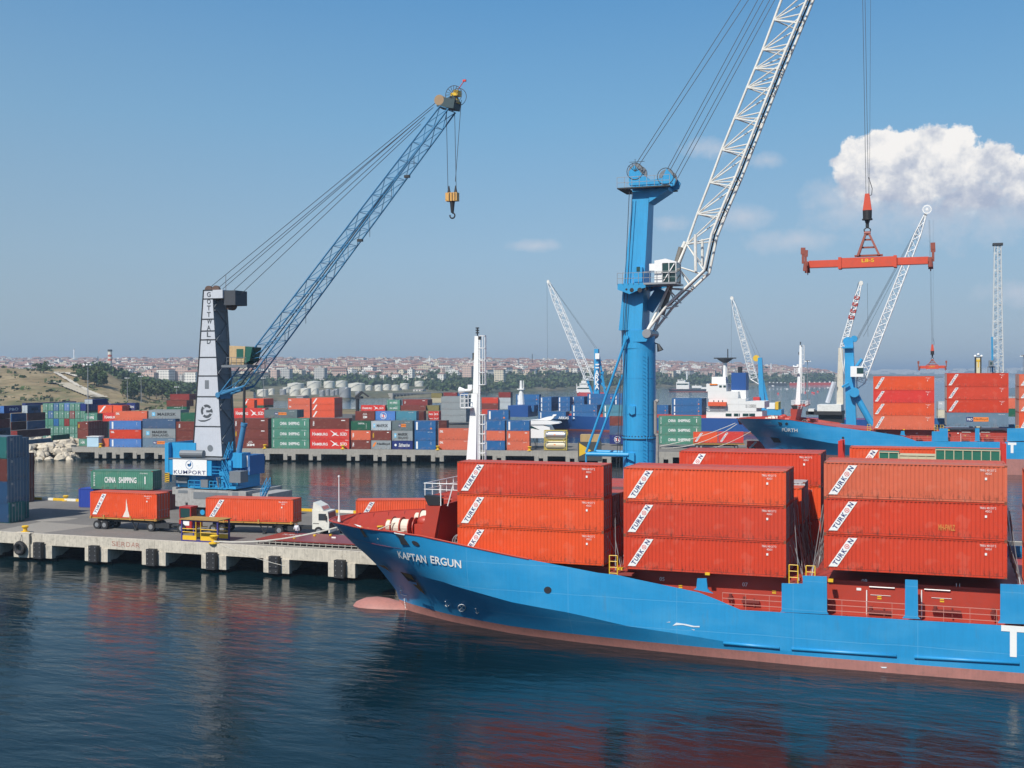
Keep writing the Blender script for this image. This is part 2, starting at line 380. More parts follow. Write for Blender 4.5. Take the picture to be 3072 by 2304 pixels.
        tx('ZIM', L*.39, H*.24, H*.24, L*.22, 0, bold=.05)
    elif kd == 'CA': tx('CAPITAL', L*.36, H*.66, H*.16, L*.34, 0); tx('CLHU 8', L*.80, H*.2, .15, 1.2, bold=.01, u=uz, v=V((-1, 0, 0)))
    elif kd == 'TX': tx('TEX', L*.07+.4, H*.25, .36, H*.5, 0, bold=.05, u=uz, v=V((-1, 0, 0))); box(L*.8, L*.9, H*.76, H*.84, 0)
    elif kd == 'TG': tx('GESEA', L*.07+.35, H*.25, .30, H*.5, 6, bold=.04, u=uz, v=V((-1, 0, 0))); box(L*.8, L*.9, H*.76, H*.84, 0)
    elif kd == 'CR':
        b.disc((L*.4, y, H*.5), ux, uz, H*.36, 24, 0, H*.32)
        b.poly([(L*.3, y, H*.36), (L*.5, y, H*.30), (L*.5, y, H*.56), (L*.3, y, H*.66)], 0); box(L*.38, L*.42, H*.3, H*.68, 4, .004); box(L*.3, L*.5, H*.44, H*.5, 4, .006)
    elif kd == 'NO': tx('MLCU 432', L-1.9, H-.4, .15, 1.2, bold=.01)
CM = {}
def cmesh(L, H, W, det):
    key = (round(L, 2), round(H, 2), round(W, 2), det)
    if key in CM: return CM[key]
    out = {}
    if det == 2:
        b = B(); g = .05
        def corr(axis, a0, a1, z0, z1_, base, dep, pitch):     # vertical trapezoid corrugation
            n = int((a1-a0)/pitch); pts = []
            p = (a1-a0)/n
            for i in range(n):
                for f, d in ((0, 0), (.26, 0), (.5, dep), (.76, dep)): pts.append((a0+(i+f)*p, base+d))
            pts.append((a1, base)); vs = []
            for a, d in pts:
                for z in (z0, z1_): vs.append((a, d, z) if axis == 'x' else (d, a, z))
            b.add(vs, [(2*i, 2*i+2, 2*i+3, 2*i+1) for i in range(len(pts)-1)])
        corr('x', .12, L-.12, .14, H-.06, .012, .038, .278)
        corr('y', .1, W-.1, .14, H-.06, .03, -.0+.03, .25)
        n = 60; vs = []; p = (L-.2)/n
        for i in range(n+1):
            for y in (.06, W-.06): vs.append((.1+i*p, y, H-.03+(.02 if i % 2 else 0)))
        b.add(vs, [(2*i, 2*i+2, 2*i+3, 2*i+1) for i in range(n)])
        b.poly([(.1, W-.02, .1), (.1, W-.02, H-.05), (L-.1, W-.02, H-.05), (L-.1, W-.02, .1)])
        b.poly([(.05, .05, .12), (.05, W-.05, .12), (L-.05, W-.05, .12), (L-.05, .05, .12)])
        out['body'] = b.mesh('container_body', [WHITE])
        b = B()
        for x in (0, L-.14):
            for y in (0, W-.14): b.box((x, y, .12), (x+.14, y+.14, H-.12))
        nd = int((L-.6)/.28)
        b9 = B()
        for i in range(nd): b9.box((.3+i*.28, -.004, H-.105), (.3+i*.28+.13, .012, H-.082))
        b9.box((.14, .006, .15), (L-.14, .0115, .17)); out['rail_gaps'] = b9.mesh('rail_gaps', [BLACK])
        for y0, y1 in ((0, .06), (W-.06, W)):
            b.box((.14, y0, .02), (L-.14, y1, .15)); b.box((.14, y0, H-.08), (L-.14, y1, H-.012))
        for x0, x1 in ((0, .1), (L-.1, L)):
            b.box((x0, .14, .02), (x1, W-.14, .15)); b.box((x0, .14, H-.12), (x1, W-.14, H-.012))
        out['frame'] = b.mesh('container_frame', [WHITE])
        b = B()
        for x in (-.004, L-.174):
            for y in (-.004, W-.158):
                for z in (0, H-.118): b.box((x, y, z), (x+.178, y+.162, z+.118))
        out['corner_castings'] = b.mesh('corner_castings', [WHITE])
        b = B()
        b.box((L-.09, .14, .15), (L-.045, W/2-.006, H-.12)); b.box((L-.09, W/2+.006, .15), (L-.045, W-.14, H-.12))
        b2 = B()
        for y in (.45, .95, W-.95, W-.45):
            b2.tube((L-.012, y, .12), (L-.012, y, H-.1), .022, 5); b2.box((L-.04, y-.03, .95), (L+.006, y+.03, 1.05)); b2.box((L-.04, y-.08, H-.3), (L-.008, y+.08, H-.2)); b2.box((L-.04, y-.08, .25), (L-.008, y+.08, .33))
            b2.box((L-.03, y, 1.0), (L-.008, y+.3, 1.04))
        out['door'] = b.mesh('container_door', [WHITE]); out['locking_bars'] = b2.mesh('locking_bars', [STEEL])
    else:
        b = B(); b.box((0, .02, .03), (L-.03, W-.02, H-.035))
        if det >= 1:
            b.box((0, 0, 0), (.1, W, .12)); b.box((L-.1, 0, 0), (L, W, .12)); b.box((0, 0, .12), (.1, .1, H)); b.box((L-.1, 0, .12), (L, .1, H)); b.box((.1, .004, H-.12), (L-.1, .1, H-.004)); b.box((.1, .004, 0), (L-.1, .1, .12))
            b.box((L-.1, .1, H-.12), (L, W-.1, H-.004)); b.box((L-.1, W-.1, .12), (L, W, H))
        out['body'] = b.mesh('container_body', [WHITE])
        if det >= 1:
            b = B()
            for y in (.4, .9, W-.9, W-.4): b.tube((L-.01, y, .1), (L-.01, y, H-.1), .03, 4)
            for y in (.45, 1.0, W-1.0, W-.45): b.box((-.03, y-.03, .1), (0, y+.03, H-.1))
            out['locking_bars'] = b.mesh('locking_bars', [STEEL])
    CM[key] = out; return out
LG = {}
def logomesh(kd, L, H):
    key = (kd, round(L, 1), round(H, 1))
    if key not in LG:
        b = B(); logo(b, kd, L, H); LG[key] = b.mesh('lettering', LETM)
    return LG[key]
USTEEL = mat('rust_stained_steel', (.22, .07, .035), .65, .1, var=.4, vs=3, rust=.6)
def container(loc, rz, L, H, Wd, col, lg, label, group, det=1):
    t = thing('shipping_container', label, 'container', loc, rz, group)
    ms = cmesh(L, H, Wd, det)
    for nm, me in ms.items():
        o = bpy.data.objects.new(nm, me); COL.objects.link(o); o.parent = t
        RM[o.name] = RM[t.name]
        if nm in ('body', 'frame', 'door', 'corner_castings'):
            o.material_slots[0].link = 'OBJECT'; o.material_slots[0].material = USTEEL if nm == 'corner_castings' else cmat(col)
    if lg:
        o = bpy.data.objects.new('lettering', logomesh(lg, L, H)); COL.objects.link(o); o.parent = t
    return t
ORD = ['bottom', 'second', 'third', 'fourth', 'fifth', 'sixth']
NTH = ['first', 'second', 'third', 'fourth', 'fifth', 'sixth', 'seventh', 'eighth', 'ninth', 'tenth', 'eleventh', 'twelfth', 'thirteenth', 'fourteenth', 'fifteenth']
LT = dict(T='with white stripe', TS='with white stripe', TV='with white stripe', CS='with white lettering', HS='with bird mark', MK='with star and word', MS='with star, two words', PN='with orange plate', PO='with white letters', NL='with orange swoosh', SF='with white script',
          DA='with small letters', ST='with white bar', SO='with white bar', ZI='with white dots', CA='with small lettering', TX='with upright letters', TG='with yellow letters', CR='with round emblem', NO='with small number')
def tier_word(i, n):
    if n == 1: return 'only one'
    if i == 0: return 'bottom'
    if i == n-1: return 'top'
    return 'middle' if n == 3 else ORD[i]+'-lowest'
def stack(zf, x0, x1, ys, cols, p0, u, place, Wd=2.44, base=None, det=1, group=None, rows=1, gap=2.5, u20=None):
    """ys: photographed tier edges from the bottom up; cols: (colour, lettering) from the bottom up"""
    p0 = V(p0); u = V((u[0], u[1], 0)).normalized()
    A = GP(*zf(x0, ys[0]), p0, u); Bq = GP(*zf(x1, ys[0]), p0, u)
    L = (Bq-A).length; zs = [GP(*zf((x0+x1)/2, y), p0, u).z for y in ys]
    if base is not None: zs[0] = base
    rz = math.atan2(u.y, u.x); nv = V((-u.y, u.x, 0))
    for r_ in range(rows):
        for i, (c, lg) in enumerate(cols):
            o = V((A.x, A.y, 0))+nv*gap*r_; n = len(cols)
            tw = tier_word(i, n); pre = f"{NAMES[c]} container {LT[lg] if lg and r_ == 0 else ''}".strip()
            back = '' if r_ == 0 else f', {NTH[r_]} row back'
            lb = (f"{pre} {place}{back}" if n == 1 else f"{pre}, {tw} of the {place}{back}")
            container((o.x, o.y, zs[i]+.0), rz, L, zs[i+1]-zs[i]-.03, Wd, c, lg if r_ == 0 else None, lb, group or 'shipping containers stacked in the port', det)
    return A, L, zs
# ================================================================ SETTING
# ---------------------------------------------------------------- water
wm = bpy.data.materials.new('harbour_water'); wm.use_nodes = True; g = N(wm.node_tree); b = wm.node_tree.nodes['Principled BSDF']
gp = g.n('ShaderNodeNewGeometry').outputs['Position']; x, y, z = g.xyz(gp)
n_big = g.noise(g.comb(g.m('MULTIPLY', x, .05), g.m('MULTIPLY', y, .09)), 1, 3, .5)
wc = g.mix(g.noise(g.comb(g.m('MULTIPLY', x, .02), g.m('MULTIPLY', y, .02)), 1, 3), (.001, .008, .011), (.0015, .014, .019))
g.put(b.inputs['Base Color'], wc); b.inputs['Specular IOR Level'].default_value = .27; b.inputs['Roughness'].default_value = .02; b.inputs['IOR'].default_value = 1.333
rip = g.noise(g.comb(g.m('ADD', g.m('MULTIPLY', x, .55), g.m('MULTIPLY', y, .2)), g.m('MULTIPLY', y, 1.25)), 1., 5, .6, .6)
swl = g.noise(g.comb(g.m('MULTIPLY', x, .16), g.m('MULTIPLY', y, .34)), 1., 2, .5)
fin = g.noise(g.comb(g.m('MULTIPLY', x, 1.8), g.m('MULTIPLY', y, 3.4)), 1., 3, .6)
hh = g.m('ADD', g.m('ADD', g.m('MULTIPLY', rip, .16), g.m('MULTIPLY', fin, .022)), g.m('MULTIPLY', swl, .42))
amp = g.mapr(n_big, .35, .65, .55, 1.25)
bp = g.n('ShaderNodeBump'); bp.inputs['Distance'].default_value = 1.; g.put(bp.inputs['Strength'], g.m('MULTIPLY', amp, .36)); g.put(bp.inputs['Height'], hh)
g.put(b.inputs['Normal'], bp.outputs[0])
me = bpy.data.meshes.new('water')
WS = 45000
me.from_pydata([(-WS, -WS, 0), (WS, -WS, 0), (WS, WS, 0), (-WS, WS, 0)], [], [(0, 1, 2, 3)]); me.materials.append(wm)
o = bpy.data.objects.new('water', me); COL.objects.link(o); struct(o, 'dark rippled harbour water', 'water')
# ---------------------------------------------------------------- land
def Ds(px): return interp(px, [(780, 900), (830, 950), (1000, 965), (1150, 1055), (1300, 1060), (1530, 1445), (1640, 1480), (1987, 1850), (2304, 2170), (2500, 2300)])
def Dc(px): return interp(px, [(-100, 1450), (600, 1300), (780, 1560), (1150, 1560), (1320, 1560), (1530, 1680), (2000, 2050), (2304, 2350), (2500, 2500)])
def zc(px): return interp(px, [(-500, 14), (600, 13), (768, 14.5), (1500, 15), (1640, 19), (2000, 15), (2304, 14), (2500, 12)])
def zr(px): return interp(px, [(-500, 58), (0, 52), (768, 48), (1050, 50), (1536, 46), (2000, 37), (2304, 31), (2440, 24), (2520, 8)])
def hill(px, d):
    r1 = interp(px, [(-500, 32), (0, 25.8), (104, 26.4), (300, 24.6), (382, 16.5), (450, 9), (520, 5), (600, 2.6)])
    r2 = interp(px, [(-500, 22), (250, 17), (300, 18), (380, 15), (450, 11), (560, 7), (680, 4), (760, 2.6)])
    a = min(1, max(0, (d-545)/255)); a = a*a*(3-2*a)
    z = 2.6+(r1-2.6)*a
    if d > 800:
        q = min(1, (d-800)/220); q = q*q*(3-2*q); z = r1+(r2-r1)*q
    if d > 1080:
        q = min(1, (d-1080)/(Dc(px)-1080)); z = r2+(zc(px)-r2)*q
    z += 1.3*math.sin(px*.021+d*.011)*math.sin(d*.017+1.3)*a
    return z
def land(px, d):
    if px < 770:
        e = interp(px, [(-500, 268), (62, 288), (270, 304), (420, 306)])
        if d < e: return 2.6
        if px > 600 and d > 560:
            s = (px-600)/170.; z0 = hill(600, d)
            zz = z0*(1-s)+s*interp(d, [(560, 2.6), (1250, 4), (Dc(px), zc(px))])
        else: zz = hill(px, d)
        if d > Dc(px): zz = zc(px)+(zr(px)-zc(px))*min(1, (d-Dc(px))/(2900-Dc(px)))
        return zz
    e = interp(px, [(770, 640), (1100, 620), (1300, 600), (1500, 560)])
    if d <= e: return 2.6 if px < 1530 else -6
    s = Ds(px)
    if d < s: return -6 if (d > e+8 and d < s-10) else -1
    if px > 2520: return -6
    if d < s+25: return .6+2.2*(d-s)/25
    if d < Dc(px): return 2.8+(zc(px)-2.8)*max(0, (d-s-25)/(Dc(px)-s-25))**(4.5 if px < 1350 else 2.2)
    return zc(px)+(zr(px)-zc(px))*min(1, (d-Dc(px))/(2900-Dc(px)))
def pt(px, d, z=None):
    q = GD(px, 1121, d); return V((q.x, q.y, land(px, d) if z is None else z))
def onland(px, py):
    r = ray(px, py); d = 260.
    while d < 3200:
        if (CC+r*d).z <= land(px, d): return pt(px, d), d
        d += 4
    return pt(px, 900), 900
def landmat(name, ca, cb, cc_, sc):
    m = bpy.data.materials.new(name); m.use_nodes = True; g = N(m.node_tree); b = m.node_tree.nodes['Principled BSDF']
    p = g.n('ShaderNodeNewGeometry').outputs['Position']
    c = g.mix(g.mapr(g.noise(p, sc, 6, .65), .35, .65), ca, cb); c = g.mix(g.mapr(g.noise(p, sc*.42, 5, .7), .50, .62), c, cc_)
    c = g.mix(g.mapr(g.noise(p, sc*9, 5, .7), .45, .75), c, tuple(q*.55 for q in ca))
    g.put(b.inputs['Base Color'], c); b.inputs['Roughness'].default_value = .95; b.inputs['Specular IOR Level'].default_value = .1
    return m
MG = landmat('dry_grass', (.20, .15, .08), (.32, .255, .15), (.075, .10, .04), .022)
MC = landmat('city_ground', (.10, .105, .06), (.20, .17, .12), (.05, .075, .035), .012)
MY = mat('worn_asphalt', (.105, .10, .095), .9, var=.2, vs=.05, dirt=.3, spec=.2)
def sheet(name, pxs, dsf, m, lab, cat):
    b = B(); rows = []
    for px in pxs:
        rows.append([tuple(pt(px, d)) for d in dsf(px)])
    n = len(rows[0]); b.add([p for r_ in rows for p in r_], [(i*n+j, (i+1)*n+j, (i+1)*n+j+1, i*n+j+1) for i in range(len(rows)-1) for j in range(n-1)])
    return struct(b.ob(name, m, smooth=True), lab, cat)
def frange(a, b, s):
    o = []
    while a < b: o.append(a); a += s
    return o+[b]
sheet('container_yard_ground', frange(-500, 1540, 60), lambda px: [interp(px, [(-500, 268), (62, 289), (270, 303), (420, 306), (421, 306)]) if px < 440 else 306, 400, 545], MY, 'grey asphalt of the container yard', 'ground')
sheet('hill', frange(-500, 760, 12), lambda px: [545+i*8 for i in range(35)]+[825+i*30 for i in range(16)], MG, 'dry grassy hill behind the container yard', 'hill')
sheet('city_terrain', frange(-500, 780, 40), lambda px: [1275+i*90 for i in range(20)]+[3400, 4500], MC, 'rising ground under the city', 'hill')
sheet('far_shore', frange(768, 2520, 24), lambda px: [Ds(px)-12, Ds(px), Ds(px)+12, Ds(px)+25]+[Ds(px)+25+(Dc(px)-Ds(px)-25)*i/10 for i in range(1, 11)]+[Dc(px)+(2900-Dc(px))*i/8 for i in range(1, 9)]+[3300, 4500], MC, 'far shore rising behind the bay', 'hill')
sheet('spit', frange(740, 1536, 40), lambda px: [545, min(575, interp(px, [(770, 640), (1100, 620), (1300, 600), (1500, 560)])), interp(px, [(770, 640), (1100, 620), (1300, 600), (1500, 560)]), interp(px, [(770, 640), (1100, 620), (1300, 600), (1500, 560)])+9], MG, 'grassy strip of shore behind the yard', 'ground')
# distant coast
for nm, pts_, d_ in (('distant_coast', [(2480, 4), (2560, 26), (2660, 40), (2760, 30), (2900, 48), (3000, 44), (3200, 60), (3500, 60)], 8200), ('headland', [(2380, 3), (2480, 14), (2560, 17), (2680, 12), (2760, 10), (2830, 2)], 4600)):
    b = B(); rows = []
    for px in frange(pts_[0][0], pts_[-1][0], 10):
        h = interp(px, pts_)*(.9+.2*rnd.random())
        rows.append([tuple(GD(px, 1121, d_).xy)+(-.5,), tuple(GD(px, 1121, d_+250).xy)+(h*.6,), tuple(GD(px, 1121, d_+700).xy)+(h,), tuple(GD(px, 1121, d_+1500).xy)+(h,)])
    b.add([p for r_ in rows for p in r_], [(i*4+j, (i+1)*4+j, (i+1)*4+j+1, i*4+j+1) for i in range(len(rows)-1) for j in range(3)])
    struct(b.ob(nm, MC), nm.replace('_', ' ')+' low on the horizon', 'hill')
# hill tracks
TRK = mat('pale_track', (.42, .37, .28), .95, var=.15, vs=.1); CONC = mat('concrete', (.58, .53, .44), .88, var=.3, vs=.7, streak=.5, dirt=.5, bump=.35, rust=.15, rustc=(.22, .15, .08))
CON2 = mat('grey_concrete', (.36, .34, .30), .85, var=.22, vs=.4, streak=.45, dirt=.4, bump=.2)
def strip(name, pts_, wd, m, lab):
    P = []
    for (a, b_), (c, d) in zip(pts_, pts_[1:]):
        for i in range(10): P.append((a+(c-a)*i/10, b_+(d-b_)*i/10))
    P.append(pts_[-1]); Q = [onland(*z1(*p))[0] for p in P]; b = B(); vs = []
    for i, q in enumerate(Q):
        t = (Q[min(i+1, len(Q)-1)]-Q[max(i-1, 0)]); t.z = 0; t.normalize(); n_ = V((-t.y, t.x, 0))*wd/2
        vs += [q-n_+V((0, 0, .8)), q+n_+V((0, 0, .8))]
    b.add(vs, [(2*i, 2*i+1, 2*i+3, 2*i+2) for i in range(len(Q)-1)])
    return struct(b.ob(name, m), lab, 'track')
strip('concrete_channel', [(480, 348), (560, 395), (660, 455), (780, 520), (880, 566)], 2.6, CONC, 'white concrete channel running down the hill')
strip('concrete_channel', [(485, 347), (580, 352), (665, 384)], 3.4, CONC, 'short white channel on the hill top')
strip('hill_track', [(440, 432), (560, 445), (680, 500), (800, 545), (880, 572)], 9, TRK, 'broad pale track down the hill')
# ---------------------------------------------------------------- trees and bushes
FOL = [mat('foliage_dark', (.055, .085, .036), .8, var=.35, vs=.3, spec=.2), mat('foliage_mid', (.065, .105, .035), .8, var=.35, vs=.3, spec=.2), mat('foliage_olive', (.075, .095, .04), .8, var=.3, vs=.3, spec=.2)]
BARK = mat('bark', (.10, .075, .05), .9, var=.3)
def crown(b, c, rx, rz, n, s, mi=0):
    cl = [(rnd.gauss(0, .42), rnd.gauss(0, .42), rnd.uniform(-.7, .75)) for _ in range(7)]
    for _ in range(n):
        q = rnd.choice(cl); p = V((c[0]+rx*(q[0]+rnd.gauss(0, .24)), c[1]+rx*(q[1]+rnd.gauss(0, .24)), c[2]+rz*(q[2]+rnd.gauss(0, .2))))
        a = V((rnd.gauss(0, 1), rnd.gauss(0, 1), rnd.gauss(0, 1))).normalized(); e = a.orthogonal().normalized(); f = a.cross(e); ss = s*rnd.uniform(.6, 1.3)
        b.add([p-e*ss, p+f*ss*.8, p+e*ss, p-f*ss*.8], [(0, 1, 2, 3)], mi)
protos = []
for i in range(3):
    t = thing('tree', 'x', 'tree', (0, -300, -50)); b = B(); b.tube((0, 0, 0), (.2, 0, 3.2), .28, 6, .18); b.tube((.2, 0, 3), (1.4, .3, 5), .14, 5, .05); b.tube((.2, 0, 3), (-1.2, .3, 5.2), .13, 5, .05); b.ob('trunk', BARK, t, local=True)
    b = B(); crown(b, (0, 0, 5), 3.4, 3.0, 420, .62); b.ob('crown', FOL[i], t, local=True); protos.append(t)
TP = [(z1(*p), s) for p, s in [((742, 372), 1.0), ((715, 410), 1.15), ((690, 398), .9), ((735, 430), .8), ((800, 425), 1.0), ((835, 462), 1.3), ((815, 470), 1.2), ((850, 470), 1.1), ((830, 400), .8), ((350, 345), .95), ((375, 350), .8), ((1090, 560), 1.3), ((1130, 560), 1.2), ((1170, 520), 1.1), ((1210, 545), 1.2), ((1260, 560), 1.1), ((1310, 545), 1.3), ((1350, 570), 1.2), ((1400, 575), 1.5), ((1440, 560), 1.3), ((1290, 575), 1.1), ((1150, 580), 1.1), ((1060, 545), .8), ((1380, 540), 1.1), ((1420, 520), .9), ((1120, 520), .8), ((880, 470), .6), ((850, 340), .6), ((1450, 585), 1.2)]]
fp = True; pu = [False]*3
for i, ((px, py), s) in enumerate(TP):
    p, d = onland(px, py); k_ = i % 3
    lab = 'leafy green tree on the dry hillside above the stacked containers'
    kind = ['dark green bushy tree on the dry hillside', 'mid green bushy tree on the dry hillside', 'olive green bushy tree on the dry hillside'][k_]+(' beside the pale track' if px < 320 else ' below the wood')
    if pu[k_]: t = dup(protos[k_], p, rnd.uniform(0, 6), kind, s)
    else: t = protos[k_]; t.location = p; t.scale = (s, s, s); t['label'] = kind; t['group'] = 'trees and bushes scattered over the hill'; pu[k_] = True
b = B()
for _ in range(330):
    px = rnd.uniform(286, 600); d = rnd.uniform(860, 1120)
    if px > 520 and rnd.random() < .3: continue
    p = pt(px, d); h = rnd.uniform(5, 8.5); crown(b, (p.x, p.y, p.z+h*.5), h*.62, h*.5, 46, 1.3, rnd.choice((0, 0, 0, 1)))
stuff(b.ob('woodland', FOL), 'x', 'woodland') if False else None
b3 = B()
for _ in range(200):
    px = rnd.uniform(-80, 520); d = rnd.uniform(570, 830); p = pt(px, d); h = rnd.choice((.5, .7, .9, 1.8)); crown(b3, (p.x, p.y, p.z+h*.3), h*2.2, h*.5, 9, h*.8, rnd.choice((1, 2, 2)))
stuff(b3.ob('scrub', FOL), 'low green and dry scrub scattered over the hillside', 'scrub')
stuff(b.ob('woodland', FOL), 'dark green wood covering the ridge behind the hill', 'woodland')
b = B()
for _ in range(1500):
    px = rnd.uniform(640, 2500); s_, c_ = Ds(px), Dc(px)
    if px < 1290: d = rnd.uniform(1440, 1720)
    elif px < 1560: d = rnd.uniform(s_ if px > 1400 else 1250, c_+100)
    else: d = rnd.uniform(s_+15, c_+60)
    if px < 780: d = rnd.uniform(1150, 1700)
    p = pt(px, d); h = rnd.uniform(5, 10); crown(b, (p.x, p.y, p.z+h*.45), h*.75, h*.5, 22, 2.2, rnd.choice((0, 0, 1, 2)))
for _ in range(700):
    px = rnd.uniform(-200, 2460); d = rnd.uniform(Dc(px), 2900); p = pt(px, d); h = rnd.uniform(6, 12); crown(b, (p.x, p.y, p.z+h*.45), h*.7, h*.5, 12, 3.0, rnd.choice((0, 0, 1)))
stuff(b.ob('shore_woodland', FOL), 'green trees along the far shore and between the city blocks', 'woodland')
# ---------------------------------------------------------------- city
def wallmat(name, col):
    m = bpy.data.materials.new(name); m.use_nodes = True; g = N(m.node_tree); b = m.node_tree.nodes['Principled BSDF']
    x, y, z = g.xyz(g.n('ShaderNodeNewGeometry').outputs['Position'])
    a = g.m('LESS_THAN', g.m('FRACT', g.m('DIVIDE', z, 3.0)), .48); u_ = g.m('LESS_THAN', g.m('FRACT', g.m('DIVIDE', g.m('ADD', x, g.m('MULTIPLY', y, .8)), 3.4)), .50)
    f = g.m('MULTIPLY', a, u_)
    g.put(b.inputs['Base Color'], g.mix(f, col, (.16, .17, .18))); b.inputs['Roughness'].default_value = .85; return m
WM = [wallmat('city_wall_'+n_, c) for n_, c in (('cream', (.62, .55, .42)), ('white', (.72, .70, .64)), ('pink', (.55, .40, .33)), ('sand', (.50, .43, .32)), ('grey', (.45, .44, .41)))]
RF = [mat('tiled_roof', (.27, .155, .125), .9, var=.3, vs=.02), mat('flat_roof', (.36, .32, .28), .9, var=.2, vs=.02)]
CMATS = WM+RF
def house(b, p, rz, w_, l_, h, wi, ri):
    b.M = Matrix.Translation(p) @ Matrix.Rotation(rz, 4, 'Z'); x, y = w_/2, l_/2
    b.add([(-x, -y, -5), (x, -y, -5), (x, y, -5), (-x, y, -5), (-x, -y, h), (x, -y, h), (x, y, h), (-x, y, h)], [(0, 1, 5, 4), (1, 2, 6, 5), (2, 3, 7, 6), (3, 0, 4, 7)], wi)
    if ri == 0:
        e = .7; rh = min(w_, l_)*.20; q = min(x, y)*.8
        b.add([(-x-e, -y-e, h), (x+e, -y-e, h), (x+e, y+e, h), (-x-e, y+e, h), (-x+q, 0, h+rh), (x-q, 0, h+rh)], [(0, 1, 5, 4), (1, 2, 5), (2, 3, 4, 5), (3, 0, 4), (3, 2, 1, 0)], 5)
    else:
        b.add([(-x, -y, h), (x, -y, h), (x, y, h), (-x, y, h)], [(0, 1, 2, 3)], 6); b.box((-x*.4, -y*.3, h), (x*.2, y*.3, h+2.2), wi)
    b.M = None
HS = []
for _ in range(8500):
    px = rnd.uniform(-250, 2505); a, e = Dc(px), 3050.
    if px < 600 and rnd.random() < .3: a = 1700
    d = a+(e-a)*rnd.random()**.9
    if px > 2440 and d < 2600: continue
    p = pt(px, d); big = rnd.random() < .13
    w_ = rnd.uniform(13, 22) if big else rnd.uniform(7, 13); h = rnd.choice((6, 8, 9, 9, 12, 12)) if not big else rnd.choice((9, 12, 15))
    if px > 2250: h *= .75
    HS.append((w_*h/d/d, p, rnd.choice((0.05, -.2, .3, -.55))+rnd.uniform(-.08, .08), w_, rnd.uniform(8, 13), h-1.5*rnd.random(), rnd.choice((0, 0, 1, 1, 1, 2, 2, 3, 4)), 0 if rnd.random() < .64 else 1))
for x0, yb, w_, h, wi, ri in ((1010, 398, 20, 15, 1, 0), (1105, 398, 20, 15, 1, 0), (1215, 400, 22, 17, 1, 0), (1305, 395, 18, 14, 1, 0), (1465, 432, 60, 15, 0, 1), (1605, 412, 20, 22, 1, 0), (1340, 350, 16, 14, 1, 1), (2108, 385, 30, 26, 0, 0), (1830, 345, 30, 22, 2, 1), (560, 372, 34, 26, 4, 1), (265, 375, 30, 24, 4, 1), (165, 375, 22, 22, 2, 1)):
    X0, Y0 = z2(x0, yb); d = 1500; q = GD(X0, Y0, d); HS.append((9e9, V((q.x, q.y, q.z)), .05, w_*.42, 9, h*.42, wi, ri))
HS.sort(key=lambda q: -q[0])
WN = ['cream', 'white', 'pink', 'sandy', 'grey']
ZN = [(200, 'above the grassy hill'), (420, 'near the striped chimney'), (640, 'left of the grey tower'), (900, 'behind the blue boom'), (1150, 'above the white tanks'), (1400, 'left of white mast'), (1700, 'left of lettered crane'), (2000, 'behind blue column'), (2250, 'above the bridge house'), (9999, 'at the city end')]
for i, (_, p, rz, w_, l_, h, wi, ri) in enumerate(HS[:300]):
    b = B(); house(b, V((0, 0, 0)), 0, w_, l_, h, wi, ri)
    o = b.ob('apartment_building', CMATS, local=True); o.location = p; o.rotation_euler = (0, 0, rz)
    tag(o, f"{WN[wi]} {'narrow' if w_ < 11 else ('wide' if w_ > 17 else 'mid-sized')} {'low' if h < 8 else ('tall' if h > 11 else 'middle-height')} apartment block with {'red roof' if ri == 0 else 'flat roof'} {next(z_ for a_, z_ in ZN if PR(p)[0] < a_)}", 'building', 'apartment blocks of the city across the bay')
b = B()
for _, p, rz, w_, l_, h, wi, ri in HS[300:]: house(b, p, rz, w_, l_, h, wi, ri)
stuff(b.ob('distant_city_blocks', CMATS), 'mass of small red roofed blocks covering the far hillside', 'city')
b = B()
for _ in range(260):
    px = rnd.uniform(2480, 3300); d = rnd.uniform(8300, 8900); q = GD(px, 1121, d); h = rnd.uniform(10, 22); hb_ = interp(px, [(2480, 4), (2560, 26), (2660, 40), (2760, 30), (2900, 48), (3000, 44), (3200, 60)])*(.3+.5*(d-8200)/700)
    house(b, V((q.x, q.y, hb_)), .1, rnd.uniform(20, 60), 30, h, 1, 1)
stuff(b.ob('distant_coast_blocks', CMATS), 'pale specks of buildings on the distant coast', 'city')
# tank farm
TW = mat('tank_white', (.66, .64, .56), .6, var=.12, streak=.25, vs=.1); TG_ = mat('tank_grey', (.33, .34, .35), .5, .2, var=.15, streak=.3, vs=.1)
tk = [(718, 820, 447, 540, 1), (10, 105, 478, 545, 0), (108, 160, 472, 530, 0), (290, 380, 475, 540, 0), (385, 470, 468, 540, 0), (205, 262, 475, 530, 1), (545, 595, 485, 542, 1), (640, 685, 487, 540, 1), (600, 638, 475, 538, 1), (668, 716, 475, 535, 1),
      (272, 415, 412, 465, 0), (440, 565, 402, 462, 0), (585, 680, 400, 462, 0), (690, 792, 403, 460, 0), (797, 942, 402, 472, 0), (945, 1005, 420, 470, 0), (1025, 1092, 415, 472, 0), (1096, 1162, 415, 468, 0), (1172, 1240, 418, 470, 0), (1245, 1323, 410, 465, 0), (1328, 1366, 402, 456, 0), (1370, 1450, 410, 458, 0), (857, 903, 490, 535, 1), (-215, -150, 458, 520, 0), (475, 540, 466, 528, 0), (232, 300, 462, 512, 0)]
tsz = lambda a: 'small' if a < 60 else ('broad' if a > 100 else 'medium')
